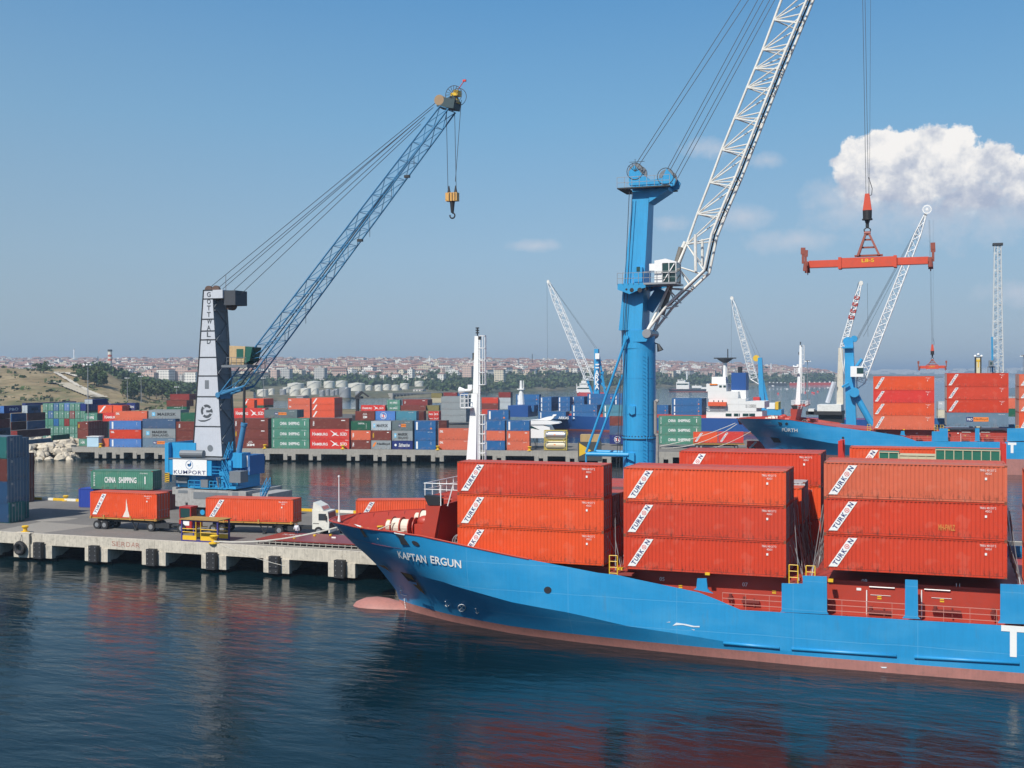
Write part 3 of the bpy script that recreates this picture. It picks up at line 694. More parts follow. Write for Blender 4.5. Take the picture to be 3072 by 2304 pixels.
for i, (x0, x1, yt, yb, gy) in enumerate(tk):
    X0, Y0 = z2((x0+x1)/2, yb); zb = 2.9 if yb > 500 else 6.5
    d = (CH-zb)*CF/(Y0-1123.5); q = GD(X0, Y0, d); r = (x1-x0)*k/2*d/CF; h = (yb-yt)*k*d/CF*.93
    z0 = min(q.z, land(X0, d)) - .3
    t = thing('storage_tank', f"{'grey' if gy else 'white'} {tsz(x1-x0)} storage tank, {NTH[min(14, sum(1 for a in tk if (a[3] > 500) == (yb > 500) and a[0] < x0))]} from the left in the {'front' if yb > 500 else 'rear'} row of the tank farm", 'storage tank', (q.x, q.y, z0), 0, 'storage tanks on the far shore')
    b = B(); b.tube((0, 0, 0), (0, 0, h), r, 28); b.ob('shell', TG_ if gy else TW, t, local=True)
    b = B(); b.tube((0, 0, h), (0, 0, h+r*.12), r*1.01, 28, r*.1); b.ob('roof', TG_ if gy else TW, t, local=True)
    b = B(); b.path([(r*1.02*math.cos(a*.2-2.6), r*1.02*math.sin(a*.2-2.6), h*a/9) for a in range(10)], .18, 4); b.ob('stair', STEEL, t, local=True)
# small shore buildings
for x0, x1, yt, yb, m_, lab in ((1000, 1045, 505, 540, mat('pale_blue_wall', (.25, .40, .55), .7), 'small pale blue hut by the shore'), (220, 300, 545, 572, mat('green_wall', (.25, .40, .34), .7), 'small green roofed shed by the inlet'), (1350, 1440, 478, 503, WM[1], 'low white building with red trim by the shore'), (1095, 1235, 470, 495, WM[1], 'long white warehouse below the tanks'), (345, 410, 515, 545, TG_, 'grey pump house among the tanks'), (1640, 1790, 420, 455, RF[1], 'long low grey roofed hall on the shore'), (1470, 1560, 440, 470, WM[4], 'dark open sided shed on the shore')):
    X0, Y0 = z2((x0+x1)/2, yb); zb = 3.; d = (CH-zb)*CF/(Y0-1123.5); q = GD(X0, Y0, d); hw = (x1-x0)*k/2*d/CF; h = (yb-yt)*k*d/CF
    t = thing('shore_building', lab, 'building', (q.x, q.y, min(q.z, land(X0, d))-.2), 0); b = B(); b.box((-hw, 0, 0), (hw, 10, h*.7)); b.ob('wall', m_, t, local=True)
    b = B(); b.ext([(-hw-.4, -.4, h*.7), (-hw-.4, 10.4, h*.7), (-hw-.4, 5, h)], (2*hw+.8, 0, 0)); b.ob('roof', RF[1], t, local=True)
# chimney, minarets, masts on the skyline
RW = mat('chimney_red', (.42, .10, .06), .8); GRC = mat('chimney_concrete', (.42, .41, .39), .8)
q = GD(*z1(951, 335), 1200); t = thing('chimney', 'tall red and white banded factory chimney in front of the city', 'chimney', (q.x, q.y, q.z-3))
hh_ = 195*k*1200/CF+3; b = B(); b.tube((0, 0, 0), (0, 0, hh_*.56), 2.6, 16, 2.1); b.ob('lower_shaft', GRC, t, local=True)
for i, (a, c, m_) in enumerate(((.56, .64, RW), (.64, .72, TW), (.72, .80, RW), (.80, .93, TW))):
    b = B(); b.tube((0, 0, hh_*a), (0, 0, hh_*c), 2.1, 16, 2.0); b.ob('band', m_, t, local=True)
b = B(); b.tube((0, 0, hh_*.93), (0, 0, hh_), 2.4, 16, 2.2); b.ob('cap', DARK, t, local=True)
for (X0, Yt), Yb, lab in ((z1(641, 125), 1072, 'thin white telecom mast above the city at the far left'), (z2(698, 215), 1102, 'slim white minaret above the city behind the tanks'), (z2(1502, 190), 1078, 'slim pale minaret on the skyline left of the white ship mast'), (z3(175, 165), 1082, 'thin dark mast on the skyline right of the white ship mast'), (z3(1512, 318), 1133, 'white minaret on the shore right of the tall blue crane'), (z4(27, 255), 1102, 'pale minaret on the skyline at the end of the city'), (z1(846, 195), 1076, 'small dark mast on the left skyline')):
    d = 2300 if Yb < 1110 else 1950; q = GD(X0, Yb, d); h = (Yb-Yt)*d/CF; t = thing('minaret' if 'minaret' in lab else 'skyline_mast', lab, 'minaret' if 'minaret' in lab else 'mast', (q.x, q.y, q.z-4))
    wd = 1.3 if 'dark' not in lab else .7; b = B(); b.tube((0, 0, 0), (0, 0, h*.8+4), wd, 8); b.tube((0, 0, h*.62+4), (0, 0, h*.66+4), wd*1.5, 8); b.ob('shaft', RAILW if 'dark' not in lab else DARK, t, local=True)
    b = B(); b.tube((0, 0, h*.8+4), (0, 0, h+4), wd*.9, 8, .1); b.ob('spire', TG_, t, local=True)
# ---------------------------------------------------------------- rubble mound
ROCK = mat('pale_rock', (.50, .44, .34), .9, var=.25, vs=.8, objr=.16, dirt=.25, bump=.3)
rk = []
for i in range(6):
    b = B(); b.ell((0, 0, 0), (1, .85, .75), 7, 5, j=.22); me = b.mesh('boulder', ROCK); rk.append(me)
u0 = 0
for i in range(290):
    px = rnd.uniform(-60, 300); do = interp(px, [(-60, 282), (104, 286), (200, 289), (290, 300)]); di = interp(px, [(-60, 296), (190, 306), (250, 306), (300, 303)]); t_ = rnd.random()
    p = GD(px, 1121, do+(di-do)*t_); s = rnd.uniform(.8, 1.7)*(1 if px > 30 else .9); o = bpy.data.objects.new('boulder', rk[i % 6]); COL.objects.link(o)
    o.location = (p.x, p.y, -.1+3.4*t_+(2.4*math.sin(math.pi*min(1, t_*1.05)) if 30 < px < 215 else .4)); o.rotation_euler = (rnd.uniform(-.5, .5), rnd.uniform(-.5, .5), rnd.uniform(0, 6)); o.scale = (s*1.15, s, s*rnd.uniform(.8, 1.1))
    tag(o, 'pale limestone boulder in the rubble mound at the water edge', 'boulder', 'boulders of the rubble mound')
b = B(); vs = []
PXs = frange(-120, 300, 20)
for px in PXs:
    do = interp(px, [(-60, 281), (104, 285), (200, 288), (290, 299)])-2; di = interp(px, [(-60, 296), (190, 306), (250, 306), (300, 303)])
    for dd, zz in ((do, -1.5), ((do+di)/2, 1.4), (di, 2.7), (di+8, 2.55)):
        p = GD(px, 1121, dd); vs.append((p.x, p.y, zz))
b.add(vs, [(i*4+j, i*4+4+j, i*4+5+j, i*4+1+j) for i in range(len(PXs)-1) for j in range(3)]); stuff(b.ob('rubble', mat('rubble_fill', (.30, .26, .20), .95, var=.4, vs=1.5, bump=.5)), 'small pale rubble filling the gaps between the boulders', 'rubble')
# ---------------------------------------------------------------- the two piers
DECKM = mat('pier_deck_paving', (.17, .16, .148), .9, var=.35, vs=.16, dirt=.6, spec=.2, bump=.1, bs=3)
DK2 = mat('pale_paving', (.27, .25, .22), .9, var=.15, vs=.1, dirt=.3, spec=.2)
DK3 = mat('fresh_asphalt', (.05, .05, .052), .9, var=.2, vs=.2, spec=.2)
J1 = 106.2; J1B = 135.4; DZ = 3.0
def pier(name, p0, u, s0, s1, wd, units, lab, conc):
    """deck and beam along u from p0; units = distances of the twin-legged bents"""
    p0 = V(p0); rz = math.atan2(u[1], u[0]); t = thing(name, lab, 'pier', (p0.x, p0.y, 0), rz); t['kind'] = 'structure'; del t['category']
    b = B(); b.box((s0, .5, 2.1), (s1, wd, DZ)); b.ob('deck', DECKM, t, local=True)
    b = B(); us = sorted(units); e = [s0]+us+[s1]
    for a, c in zip(e, e[1:]):
        b.box((a+.012, .03 if 1 else 0, 1.78), (c-.012, .5, DZ+.02))
    b.box((s0, wd, 2.0), (s1, wd+.4, DZ+.02)); b.ob('edge_beam', conc, t, local=True)
    b = B()
    for a in us:
        for x in (a-1.55, a+.55):
            b.box((x, -.12, .32), (x+1.0, .48, 1.8)); b.ext([(x+.1, .5, 2.09), (x+.1, .5, .5), (x+.1, 1.6, .5), (x+.1, 3.4, 1.3), (x+.1, wd-1, 1.3), (x+.1, wd-1, 2.09)], (.8, 0, 0))
        b.box((a-.55, -.02, 1.3), (a+.55, .48, 1.8))
    b.ob('bent', conc, t, local=True)
    b = B()
    for a in us:
        for yy in (2, 9, 16, 23):
            if yy < wd: b.tube((a, yy, -3), (a, yy, 2.1), .45, 8)
    b.box((s0, wd*.6, -3), (s1, wd*.6+.3, 2.1)); b.ob('piles', mat('wet_concrete', (.10, .095, .085), .7, var=.4), t, local=True)
    return t
c1x = [G(*p, .3).x for p in (z5(820, 968), z5(1305, 1000), z5(1820, 1030), z6(165, 1070), z6(745, 1100))]
sp = (c1x[-1]-c1x[0])/4
un1 = [c1x[0]+sp*i-0 for i in range(-12, 20)]
un1 = [u_ for u_ in un1 if u_ < 60]
pier('near_pier', (0, J1, 0), (1, 0), -190, 70, J1B-J1, un1, 'concrete pier deck and its legs beside the near ship', CONC)
RB = mat('fender_rubber', (.022, .022, .024), .6, var=.3, dirt=.2)
fpro = None
for i, u_ in enumerate([q for q in un1 if -120 < q < -50]):
    t = thing('rubber_fender', f'black block fender on the near pier, {NTH[i]} from the left', 'fender', (u_, J1, 0), 0, 'black rubber fenders along the near pier')
    b = B(); b.box((-.55, -.75, .35), (.55, -.16, 2.15)); b.ob('pad', RB, t, local=True)
    b = B()
    for zz in (.6, 1.1, 1.6, 2.0):
        for xx in (-.35, .35): b.tube((xx, -.78, zz), (xx, -.70, zz), .05, 6)
    b.ob('bolt', STEEL, t, local=True)
# solid block with the tyre at the left
pA, pB_ = G(*z5(122, 915), .4).x, G(*z5(270, 920), .4).x
t = thing('pier_block', 'pale concrete block on the pier face that carries the tyre', 'concrete block', ((pA+pB_)/2, J1, 0)); w2 = (pB_-pA)/2
b = B(); b.box((-w2, -.35, .3), (w2, -.14, 3.0)); b.box((-w2, -.14, 3.025), (w2, .45, 3.1)); b.ob('block', CONC, t, local=True)
q = GY(*z5(172, 848), J1-.7); t = thing('tyre_fender', 'big black tyre hanging on the pier face at the far left', 'tyre', q)
b = B(); n = 24
rr = GY(*z5(172, 785), J1-.7).z-q.z
for i in range(n):
    a, c = 2*math.pi*i/n, 2*math.pi*(i+1)/n
    b.tube((rr*.68*math.cos(a), 0, rr*.68*math.sin(a)), (rr*.68*math.cos(c), 0, rr*.68*math.sin(c)), rr*.33, 8)
b.ob('tyre', RB, t, local=True)
b = B(); b.path([(0, 0, rr*.9), (0, .3, 2.9-q.z)], .03, 4); b.ob('chain', DARK, t, local=True)
# bollards
def bollard(p, lab, grp='yellow mooring bollards', s=1.):
    t = thing('bollard', lab, 'bollard', p, 0, grp); b = B(); b.tube((0, 0, 0), (0, 0, .12), .5*s, 12); b.tube((0, 0, .12), (0, 0, .55*s), .24*s, 12, .22*s); b.ob('post', YEL, t, local=True)
    b = B(); b.tube((0, 0, .5*s), (0, 0, .72*s), .30*s, 12, .42*s); b.tube((0, 0, .72*s), (0, 0, .8*s), .42*s, 12, .3*s); b.ob('head', YEL, t, local=True)
for (px, py), lab in ((z5(218, 712), 'yellow bollard above the tyre at the left end of the pier'), (z5(1850, 808), 'yellow bollard in front of the yellow and purple gangway frame'), (z5(568, 440), 'yellow bollard on the back edge of the near pier')):
    bollard(G(px, py, DZ), lab, s=1.0 if py < 1600 else 1.15)
# striped kerb on the back edge
KW = mat('kerb_white', (.72, .70, .62), .7, dirt=.2, var=.1)
t = thing('striped_kerb', 'yellow and white striped kerb along the back edge of the near pier', 'kerb', (0, J1B, DZ+.02)); xx = -128.; i = 0
bw, by_ = B(), B()
while xx < -45:
    (bw if i % 2 else by_).box((xx, -.1, 0), (xx+2.0, .25, .34)); xx += 2.02; i += 1
bw.ob('white_stripe', KW, t, local=True); by_.ob('yellow_stripe', YEL, t, local=True)
# paving patches
def patch(name, pts_, m, z, lab):
    b = B(); b.poly([tuple(G(*p, DZ).xy)+(z,) for p in pts_]); return struct(b.ob(name, m), lab, 'paving')
patch('pale_paving_strip', [z5(0, 700), z5(350, 720), z5(830, 655), z5(360, 620), z5(0, 690)], DK2, DZ+.004, 'pale concrete paving near the pier edge')
patch('pale_paving_strip', [z5(360, 620), z5(560, 612), z5(680, 590), z5(420, 580), z5(250, 600)], DK2, DZ+.008, 'small pale paving square')
patch('shadow_asphalt_patch', [z5(0, 655), z5(420, 580), z5(800, 535), z5(1000, 540), z5(800, 520), z5(200, 505), z5(0, 600)], DECKM, DZ+.012, 'asphalt lane laid out in the shape of the left stack shadow')  # cast shadow of the left stack laid in as a paving lane
# gangway frame
x0 = G(*z5(1565, 785), DZ); x1 = G(*z5(1915, 795), DZ); x2 = G(*z5(2020, 775), DZ)
PUR = mat('purple_paint', (.05, .04, .20), .55, var=.2, rust=.5); RTOP = mat('rusty_ochre_roof', (.36, .21, .05), .8, var=.3, rust=.4)
wdt = x1.x-x0.x; dp = 2.3; t = thing('gangway_frame', 'yellow and purple steel frame platform standing at the pier edge', 'platform', (x0.x, x0.y, DZ)); hF = GY(*z5(1565, 600), x0.y).z-DZ
b = B()
for xx in (0, wdt-.16):
    for yy in (0, dp-.16): b.box((xx, yy, 0), (xx+.16, yy+.16, hF))
for yy in (0, dp-.16): b.box((.16, yy, 0), (wdt-.16, yy+.16, .14)); b.box((.16, yy, hF-.16), (wdt-.16, yy+.16, hF))
b.ob('frame', PUR, t, local=True); b = B(); b.box((-.15, -.15, hF), (wdt+.15, dp+.15, hF+.08)); b.ob('roof', RTOP, t, local=True)
b = B()
for yy in (.03, dp-.1): b.box((.16, yy, .14), (wdt*.40, yy+.05, .62)); b.box((wdt*.53, yy, .14), (wdt-.16, yy+.05, .62))
b.box((wdt*.4, dp-.1, .14), (wdt*.53, dp-.05, .62)); b.ob('kick_panel', YEL, t, local=True)
b = B()
for a, c in ((.16, wdt*.40), (wdt*.53, wdt-.16)):
    for yy in (.05, dp-.1):
        for zz in (1.0, 1.35): b.tube((a, yy, zz), (c, yy, zz), .05, 5)
for xx in (wdt*.4, wdt*.53): b.tube((xx, .05, .1), (xx, .05, hF), .05, 5)
b.ob('handrail', YEL, t, local=True)
# hatch cover lying on the pier
HR = mat('oxide_red', (.40, .046, .026), .45, var=.15, vs=.4, dirt=.15); OXR = HR
a0 = G(*z6(0, 795), DZ+.6); a1 = G(*z6(860, 850), DZ+.6); hy0 = 107.3; wl = 5.6
xa, xb = -68.3, -53.5
t = thing('hatch_cover', 'dark red steel hatch cover lying flat on the pier beside the bow', 'hatch cover', (xa, hy0, DZ))
hz_ = .6; b = B(); b.box((0, 0, hz_-.12), (xb-xa, wl, hz_)); b.ob('cover_plate', mat('hatch_maroon', (.20, .035, .03), .4, var=.15, dirt=.15), t, local=True)
b = B(); xx = .1
while xx < xb-xa: b.box((xx, .05, .05), (xx+.08, .3, hz_-.13)); b.box((xx, wl-.3, .05), (xx+.08, wl-.05, hz_-.13)); xx += .75
b.box((0, .02, .3), (xb-xa, .06, .38)); b.box((0, .02, 0.0), (xb-xa, wl-.02, .06)); b.ob('underframe', CON2, t, local=True)
b = B()
for i, (fx, fy) in enumerate(((.33, .7), (.43, .85), (.86, .8), (.76, .25), (.25, .3))): b.tube(((xb-xa)*fx, wl*fy, hz_+.004), ((xb-xa)*fx, wl*fy, hz_+.16), .16, 10)
b.ob('lashing_socket', YEL, t, local=True)
b = B()
for fx, fy in ((.5, .55), (.62, .85), (.93, .35)): b.box(((xb-xa)*fx, wl*fy, hz_+.004), ((xb-xa)*fx+.5, wl*fy+.12, hz_+.14)); b.box(((xb-xa)*fx, wl*fy+.2, hz_+.004), ((xb-xa)*fx+.3, wl*fy+.34, hz_+.1))
b.text('TURKON', (.9, 3.6, hz_+.006), (1, 0, 0), (0, 1, 0), .7, 2.6, mi=0); b.ob('white_marking', WHITE, t, local=True)
# graffiti on the beam
t = thing('painted_scrawl', 'faded red hand painted letters on the pier edge beam', 'graffiti', GY(*z5(965, 850), J1-.01)); s0_ = GY(*z5(965, 850), J1-.0); s1_ = GY(*z5(1215, 868), J1)
b = B()
for i, ch in enumerate('SERDAR'):
    b.text(ch, (s0_.x+(s1_.x-s0_.x)*i/6, J1+.022, 2.15+rnd.uniform(-.06, .06)), (1, 0, rnd.uniform(-.1, .1)), (rnd.uniform(-.1, .1), 0, 1), .52, (s1_.x-s0_.x)/7.6, bold=-.004)
b.ob('letters', mat('faded_red_paint', (.32, .12, .09), .9, var=.3), t)
# ---------------------------------------------------------------- far pier
P0 = V((-59.8, 264.4, 0)); U2 = V((140.1, 26.5, 0)).normalized(); N2 = V((-U2.y, U2.x, 0))
pr_ = [GP(*p, P0, U2) for p in (z1(870, 1055), z1(1020, 1055), z1(1200, 1055), z1(1385, 1055), z2(65, 1075), z2(290, 1080), z2(510, 1080), z2(840, 1085), z2(1070, 1085), z2(1320, 1090), z2(1568, 1090), z2(2100, 1085), z3(250, 1080), z3(520, 1080), z3(800, 1080), z3(1330, 1080))]
un2 = [(p-P0).dot(U2) for p in pr_]
pier('far_pier', P0, U2, -147, 16, 31., un2, 'concrete pier deck and its legs below the far container stacks', CON2)
t = thing('far_pier_extension', 'x', 'pier', (P0+U2*16+N2*21).to_tuple(), R(2.3)); t['kind'] = 'structure'; t['label'] = 'pier deck behind the second ship'; del t['category']
b = B(); b.box((0, 0, 0.2), (190, 34, DZ-.01)); b.ob('deck', DECKM, t, local=True)
OFF = P0+N2*1.3
for (px, py), lab in ((z2(77, 990), 'yellow bollard on the far pier in front of the brown containers'), (z2(752, 995), 'yellow bollard on the far pier in front of the bright red containers'), (z2(1572, 1000), 'yellow bollard on the far pier left of the white ship mast'), (z3(152, 1008), 'yellow bollard on the far pier right of the salmon stack'), (z1(870, 980), 'yellow bollard on the far pier beside the rubble mound')):
    p = GP(px, py, P0+N2*.5, U2); bollard((p.x, p.y, DZ+.02), lab, s=1.25)
t = thing('yellow_arrow_sign', 'dark panel with a yellow arrowhead on the far pier face', 'sign', GP(*z3(570, 1100), P0-N2*.2, U2), math.atan2(U2.y, U2.x))
b = B(); b.box((0, -.06, 0), (5.5, .0, 4.4)); b.ob('panel', mat('dark_panel', (.05, .055, .055), .8), t, local=True)
b = B(); b.poly([(.3, -.07, 1.0), (3.1, -.07, 2.4), (.3, -.07, 4.1)]); b.ob('arrowhead', YEL, t, local=True)
# ---------------------------------------------------------------- container stacks on the far pier and in the yard
GF = 'containers stacked along the far pier'
def fr(zf, x0, x1, ys, cols, where, **q): return stack(zf, x0, x1, ys, cols, OFF, U2, where, base=DZ+.03, group=GF, **q)
fr(z1, 948, 1219, [982, 910, 831, 755], [('ltblue', 'ST'), ('red', 'DA'), ('ltblue', 'ST')], 'blue edged stack near the kiosk')
fr(z1, 1233, 1516, [984, 905, 822, 738], [('greyblue', 'PN'), ('grey', 'MS'), ('slate', 'NO')], 'stack left of the grey tower')
fr(z1, 1522, 1850, [986, 908, 838, 762], [('brown', 'ZI'), ('brown', 'NO'), ('brown', 'TX')], 'stack half behind the grey tower', rows=1)
fr(z2, -200, 105, [995, 912, 825, 735], [('brown', 'ZI'), ('brown', 'TG'), ('brown', 'TX')], 'stack right of the grey tower', rows=2)
fr(z2, 135, 460, [996, 910, 823, 733], [('green', 'CS'), ('green', 'CS'), ('green', 'CS')], 'all green quayside stack', rows=1)
fr(z2, 468, 805, [998, 912, 825, 733], [('brightred', 'HS'), ('brightred', 'HS'), ('brown', 'TX')], 'stack between green and short ones')
fr(z2, 822, 990, [999, 922, 838, 757], [('brown', 'TX'), ('salmon', 'TX'), ('dkgreen', 'CA')], 'first short quayside stack')
fr(z2, 996, 1166, [1000, 924, 838, 757], [('grey', 'NL'), ('brown', 'TG'), ('ltgrey', 'MK')], 'second short quayside stack')
fr(z2, 1176, 1353, [1001, 927, 840, 755], [('navy', 'SF'), ('grey', 'MS'), ('dkgrey', 'PN')], 'third short quayside stack')
fr(z2, 1371, 1552, [1003, 925, 841, 755], [('blue', 'ST'), ('blue', 'NO'), ('blue', 'SO')], 'short stack left of salmon pair', rows=1)
fr(z2, 1578, 1850, [1005, 918, 820], [('salmon', 'DA'), ('salmon', 'DA')], 'pair left of the white mast')
fr(z2, 1967, 2150, [1006, 926, 840, 752], [('blue', 'ST'), ('salmon', 'DA'), ('blue', 'ST')], 'short stack right of white mast')
fr(z3, -44, 150, [1008, 930, 842, 752], [('salmon', 'DA'), ('salmon', 'TX'), ('blue', 'ST')], 'short stack by the yacht')
OF2 = OFF+N2*2.7
sA = lambda zf, x0, x1, ys, cols, off, where, **q: stack(zf, x0, x1, ys, cols, P0+N2*off, U2, where, group=GF, **q)
sA(z2, 2000, 2182, [748, 662], [('blue', 'SO')], 6.8, 'above the stacks right of white mast')
sA(z2, 1580, 1648, [852, 752], [('dkbrown', None)], 7.2, 'half behind the all blue stack')
sA(z2, 858, 1025, [752, 671], [('brown', 'ZI')], 4.2, 'standing above the dark green one')
sA(z2, 1033, 1202, [752, 671], [('ltblue', 'CR')], 4.2, 'above the pale grey star container')
sA(z2, 1210, 1385, [752, 671], [('teal', 'NO')], 4.2, 'above the orange plate container', rows=1)
sA(z2, 1390, 1450, [752, 671], [('dkbrown', None)], 9.2, 'right behind the teal container')
sA(z2, 1490, 1580, [750, 722, 672], [('brightred', 'HS'), ('brightred', 'HS')], 12, 'red pair behind the all blue stack')
sA(z2, 70, 355, [730, 660], [('dkgrey', 'PN')], 5, 'above brown and green stacks', rows=2)
sA(z1, 1283, 1560, [738, 660], [('grey', 'MK')], 4.5, 'above the slate one near grey tower', rows=2)
sA(z1, 1562, 1850, [762, 684], [('dkgreen', 'NO')], 4.5, 'above and behind the grey tower')
sA(z1, 992, 1270, [752, 671], [('salmon', 'DA')], 5.5, 'above the left blue edged stack', rows=1)
sA(z1, 888, 1160, [760, 686], [('brightred', 'HS')], 10.5, 'half hidden above the kiosk')
sA(z1, 846, 1055, [690, 621], [('orange', 'TS')], 14, 'topmost above the kiosk', rows=2)
sA(z1, 1096, 1168, [665, 600], [('navy', 'SF')], 18, 'above the left rows')
sA(z1, 820, 941, [980, 908], [('salmon', None)], 3.0, 'beside the kiosk')
sA(z1, 1440, 1612, [662, 632], [('dkgreen', 'CA')], 60, 'low on the left behind grey tower', rows=1)
sA(z1, 1440, 1612, [632, 578], [('brown', None)], 61, 'second highest left of grey tower', rows=2)
sA(z1, 1470, 1635, [576, 524], [('maroon', None)], 62, 'highest left of the grey tower', rows=2)
# dark end stacks at the left of the far pier
sA(z1, 670, 762, [910, 835, 763], [('brown', None), ('brown', 'TG')], 6, 'pair left of the kiosk', rows=4)
sA(z1, 680, 752, [975, 910], [('green', 'CS')], 5.5, 'low and left of the kiosk')
sA(z1, 722, 840, [765, 689], [('green', 'CS')], 18, 'before the block of container ends', rows=2)
sA(z1, 695, 742, [669, 604], [('navy', None)], 24, 'top right of the container ends', rows=5)
t = thing('kiosk', 'small pale blue and white kiosk at the left end of the far pier', 'kiosk', GP(*z1(752, 980), OFF, U2), math.atan2(U2.y, U2.x))
b = B(); b.box((0, 0, 0), (3.1, 2.6, 2.5)); b.ob('wall', mat('kiosk_blue', (.42, .60, .72), .6), t, local=True); b = B(); b.box((-.15, -.15, 2.5), (3.25, 2.75, 2.62)); b.ob('roof', RAILW, t, local=True)
# block of green container ends, length running away from us
GB = 'container ends of the green yard block'
ua = V((1, .12, 0)).normalized(); na = V((-ua.y, ua.x, 0)); pc = GD(*z1(550, 900), 323)
cols5 = ['ggggggg', 'gggggggg', 'gbgrggg', 'bgggrgg', 'ggblgggn']
rows_y = [935, 868, 802, 737, 671, 605]
cc_ = {'g': 'green', 'b': 'blue', 'r': 'maroon', 'l': 'ltblue', 'n': 'navy'}
colx = [370+46.2*i for i in range(9)]
lay = ['gggggggg', 'ggggggg', 'gbggrgg', 'bggglgrg'[:8], 'ggbglggn']
lay = [['g']*8, ['g', 'g', 'g', 'g', 'g', 'g', 'g', 'g'], ['g', 'g', 'b', 'g', 'r', 'g', 'g', 'g'], ['g', 'b', 'g', 'g', 'g', 'r', 'g', 'g'], ['g', 'g', 'b', 'g', 'l', 'g', 'g', 'n']]
tname = ['bottom row', 'second-lowest row', 'middle row', 'second-highest row', 'top row']
for j in range(5):
    for i in range(8):
        A_ = GP(*z1(colx[i], rows_y[j]), pc, ua); Bb = GP(*z1(colx[i+1], rows_y[j]), pc, ua); zt = GP(*z1(colx[i], rows_y[j+1]), pc, ua).z
        c = cc_[lay[j][i]]; Wc = (Bb-A_).length-.08; H_ = zt-A_.z-.03
        t = thing('shipping_container', f"{NAMES[c]} container end, {NTH[i]} from left in the {tname[j]} of the end block", 'container', A_, math.atan2(ua.y, ua.x), GB)
        b = B(); b.box((0, .05, 0), (Wc, 11.5, H_)); b.ob('body', cmat(c), t, local=True)
        b = B(); b.box((.08, 0, .1), (Wc/2-.02, .05, H_-.1)); b.box((Wc/2+.02, 0, .1), (Wc-.08, .05, H_-.1)); b.ob('door', cmat(c), t, local=True)
        if (i*3+j*5) % 3 != 1:
            b = B()
            for fx in (.2, .38, .62, .8): b.tube((Wc*fx, -.02, .1), (Wc*fx, -.02, H_-.1), .035, 4)
            b.box((Wc*.6, -.01, H_*.62), (Wc*.85, -.005, H_*.74)); b.ob('locking_bars', mat('faded_white', (.50, .55, .52), .6), t, local=True)
# left yard: long sides right, ends facing us; darker and paler paints stand for shade and sun
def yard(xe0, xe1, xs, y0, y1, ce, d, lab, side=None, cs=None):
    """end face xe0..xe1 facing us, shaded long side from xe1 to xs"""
    y0, y1 = y0, y1; A_ = GD(*z1(xe0, y0), d); u = V((1, .12, 0)).normalized(); p = A_
    Bb = GP(*z1(xe1, y0), p, u); zt = GP(*z1(xe0, y1), p, u).z; n = V((-u.y, u.x, 0)); Cc = GP(*z1(xs, y0), Bb, n)
    Ls = max(2.5, min(26, (Cc-Bb).length)); Wc = (Bb-A_).length; H_ = zt-A_.z
    t = thing('shipping_container', lab, 'container', A_, math.atan2(u.y, u.x), 'containers at the left of the yard')
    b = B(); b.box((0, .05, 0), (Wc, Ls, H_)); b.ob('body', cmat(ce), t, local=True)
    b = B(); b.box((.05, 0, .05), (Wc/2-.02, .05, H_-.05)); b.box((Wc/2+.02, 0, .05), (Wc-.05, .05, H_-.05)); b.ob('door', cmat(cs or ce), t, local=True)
    if side:
        b = B(); b.text(side, (Wc+.01, Ls*.3, H_*.3), (0, 1, 0), (0, 0, 1), H_*.4, Ls*.5, bold=.02, mi=0 if side == 'P&O' else 2); b.ob('lettering', LETM, t, local=True)
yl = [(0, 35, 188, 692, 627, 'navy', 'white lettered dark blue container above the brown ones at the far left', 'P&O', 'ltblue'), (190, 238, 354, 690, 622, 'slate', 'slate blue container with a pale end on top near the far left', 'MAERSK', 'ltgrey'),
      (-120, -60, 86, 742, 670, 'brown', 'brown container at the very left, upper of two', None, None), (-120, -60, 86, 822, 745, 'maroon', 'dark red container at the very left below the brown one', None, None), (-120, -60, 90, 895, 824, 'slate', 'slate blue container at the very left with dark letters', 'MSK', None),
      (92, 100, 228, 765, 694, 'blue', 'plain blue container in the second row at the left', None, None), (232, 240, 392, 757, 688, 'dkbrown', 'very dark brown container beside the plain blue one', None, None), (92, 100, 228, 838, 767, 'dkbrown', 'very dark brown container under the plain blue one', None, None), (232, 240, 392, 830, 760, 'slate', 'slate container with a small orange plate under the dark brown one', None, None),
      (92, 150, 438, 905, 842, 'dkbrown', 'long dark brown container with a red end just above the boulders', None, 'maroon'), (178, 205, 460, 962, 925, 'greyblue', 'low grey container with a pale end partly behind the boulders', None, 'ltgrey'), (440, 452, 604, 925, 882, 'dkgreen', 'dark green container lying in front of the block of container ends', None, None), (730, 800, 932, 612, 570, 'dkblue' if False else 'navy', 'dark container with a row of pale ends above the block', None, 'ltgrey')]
for i, q in enumerate(yl): yard(q[0], q[1], q[2], q[3], q[4], q[5], 262 if q[3] > 600 else 520, q[6], q[7], q[8])
for (x0, x1, y0, y1, d, lab) in ((190, 660, 625, 604, 345, 'long dark roof line container behind the left yard stacks'), (930, 1094, 640, 608, 420, 'long navy container low behind the top row')):
    yard(x0, x0+30, x1, y0, y1, 'navy', d, lab)
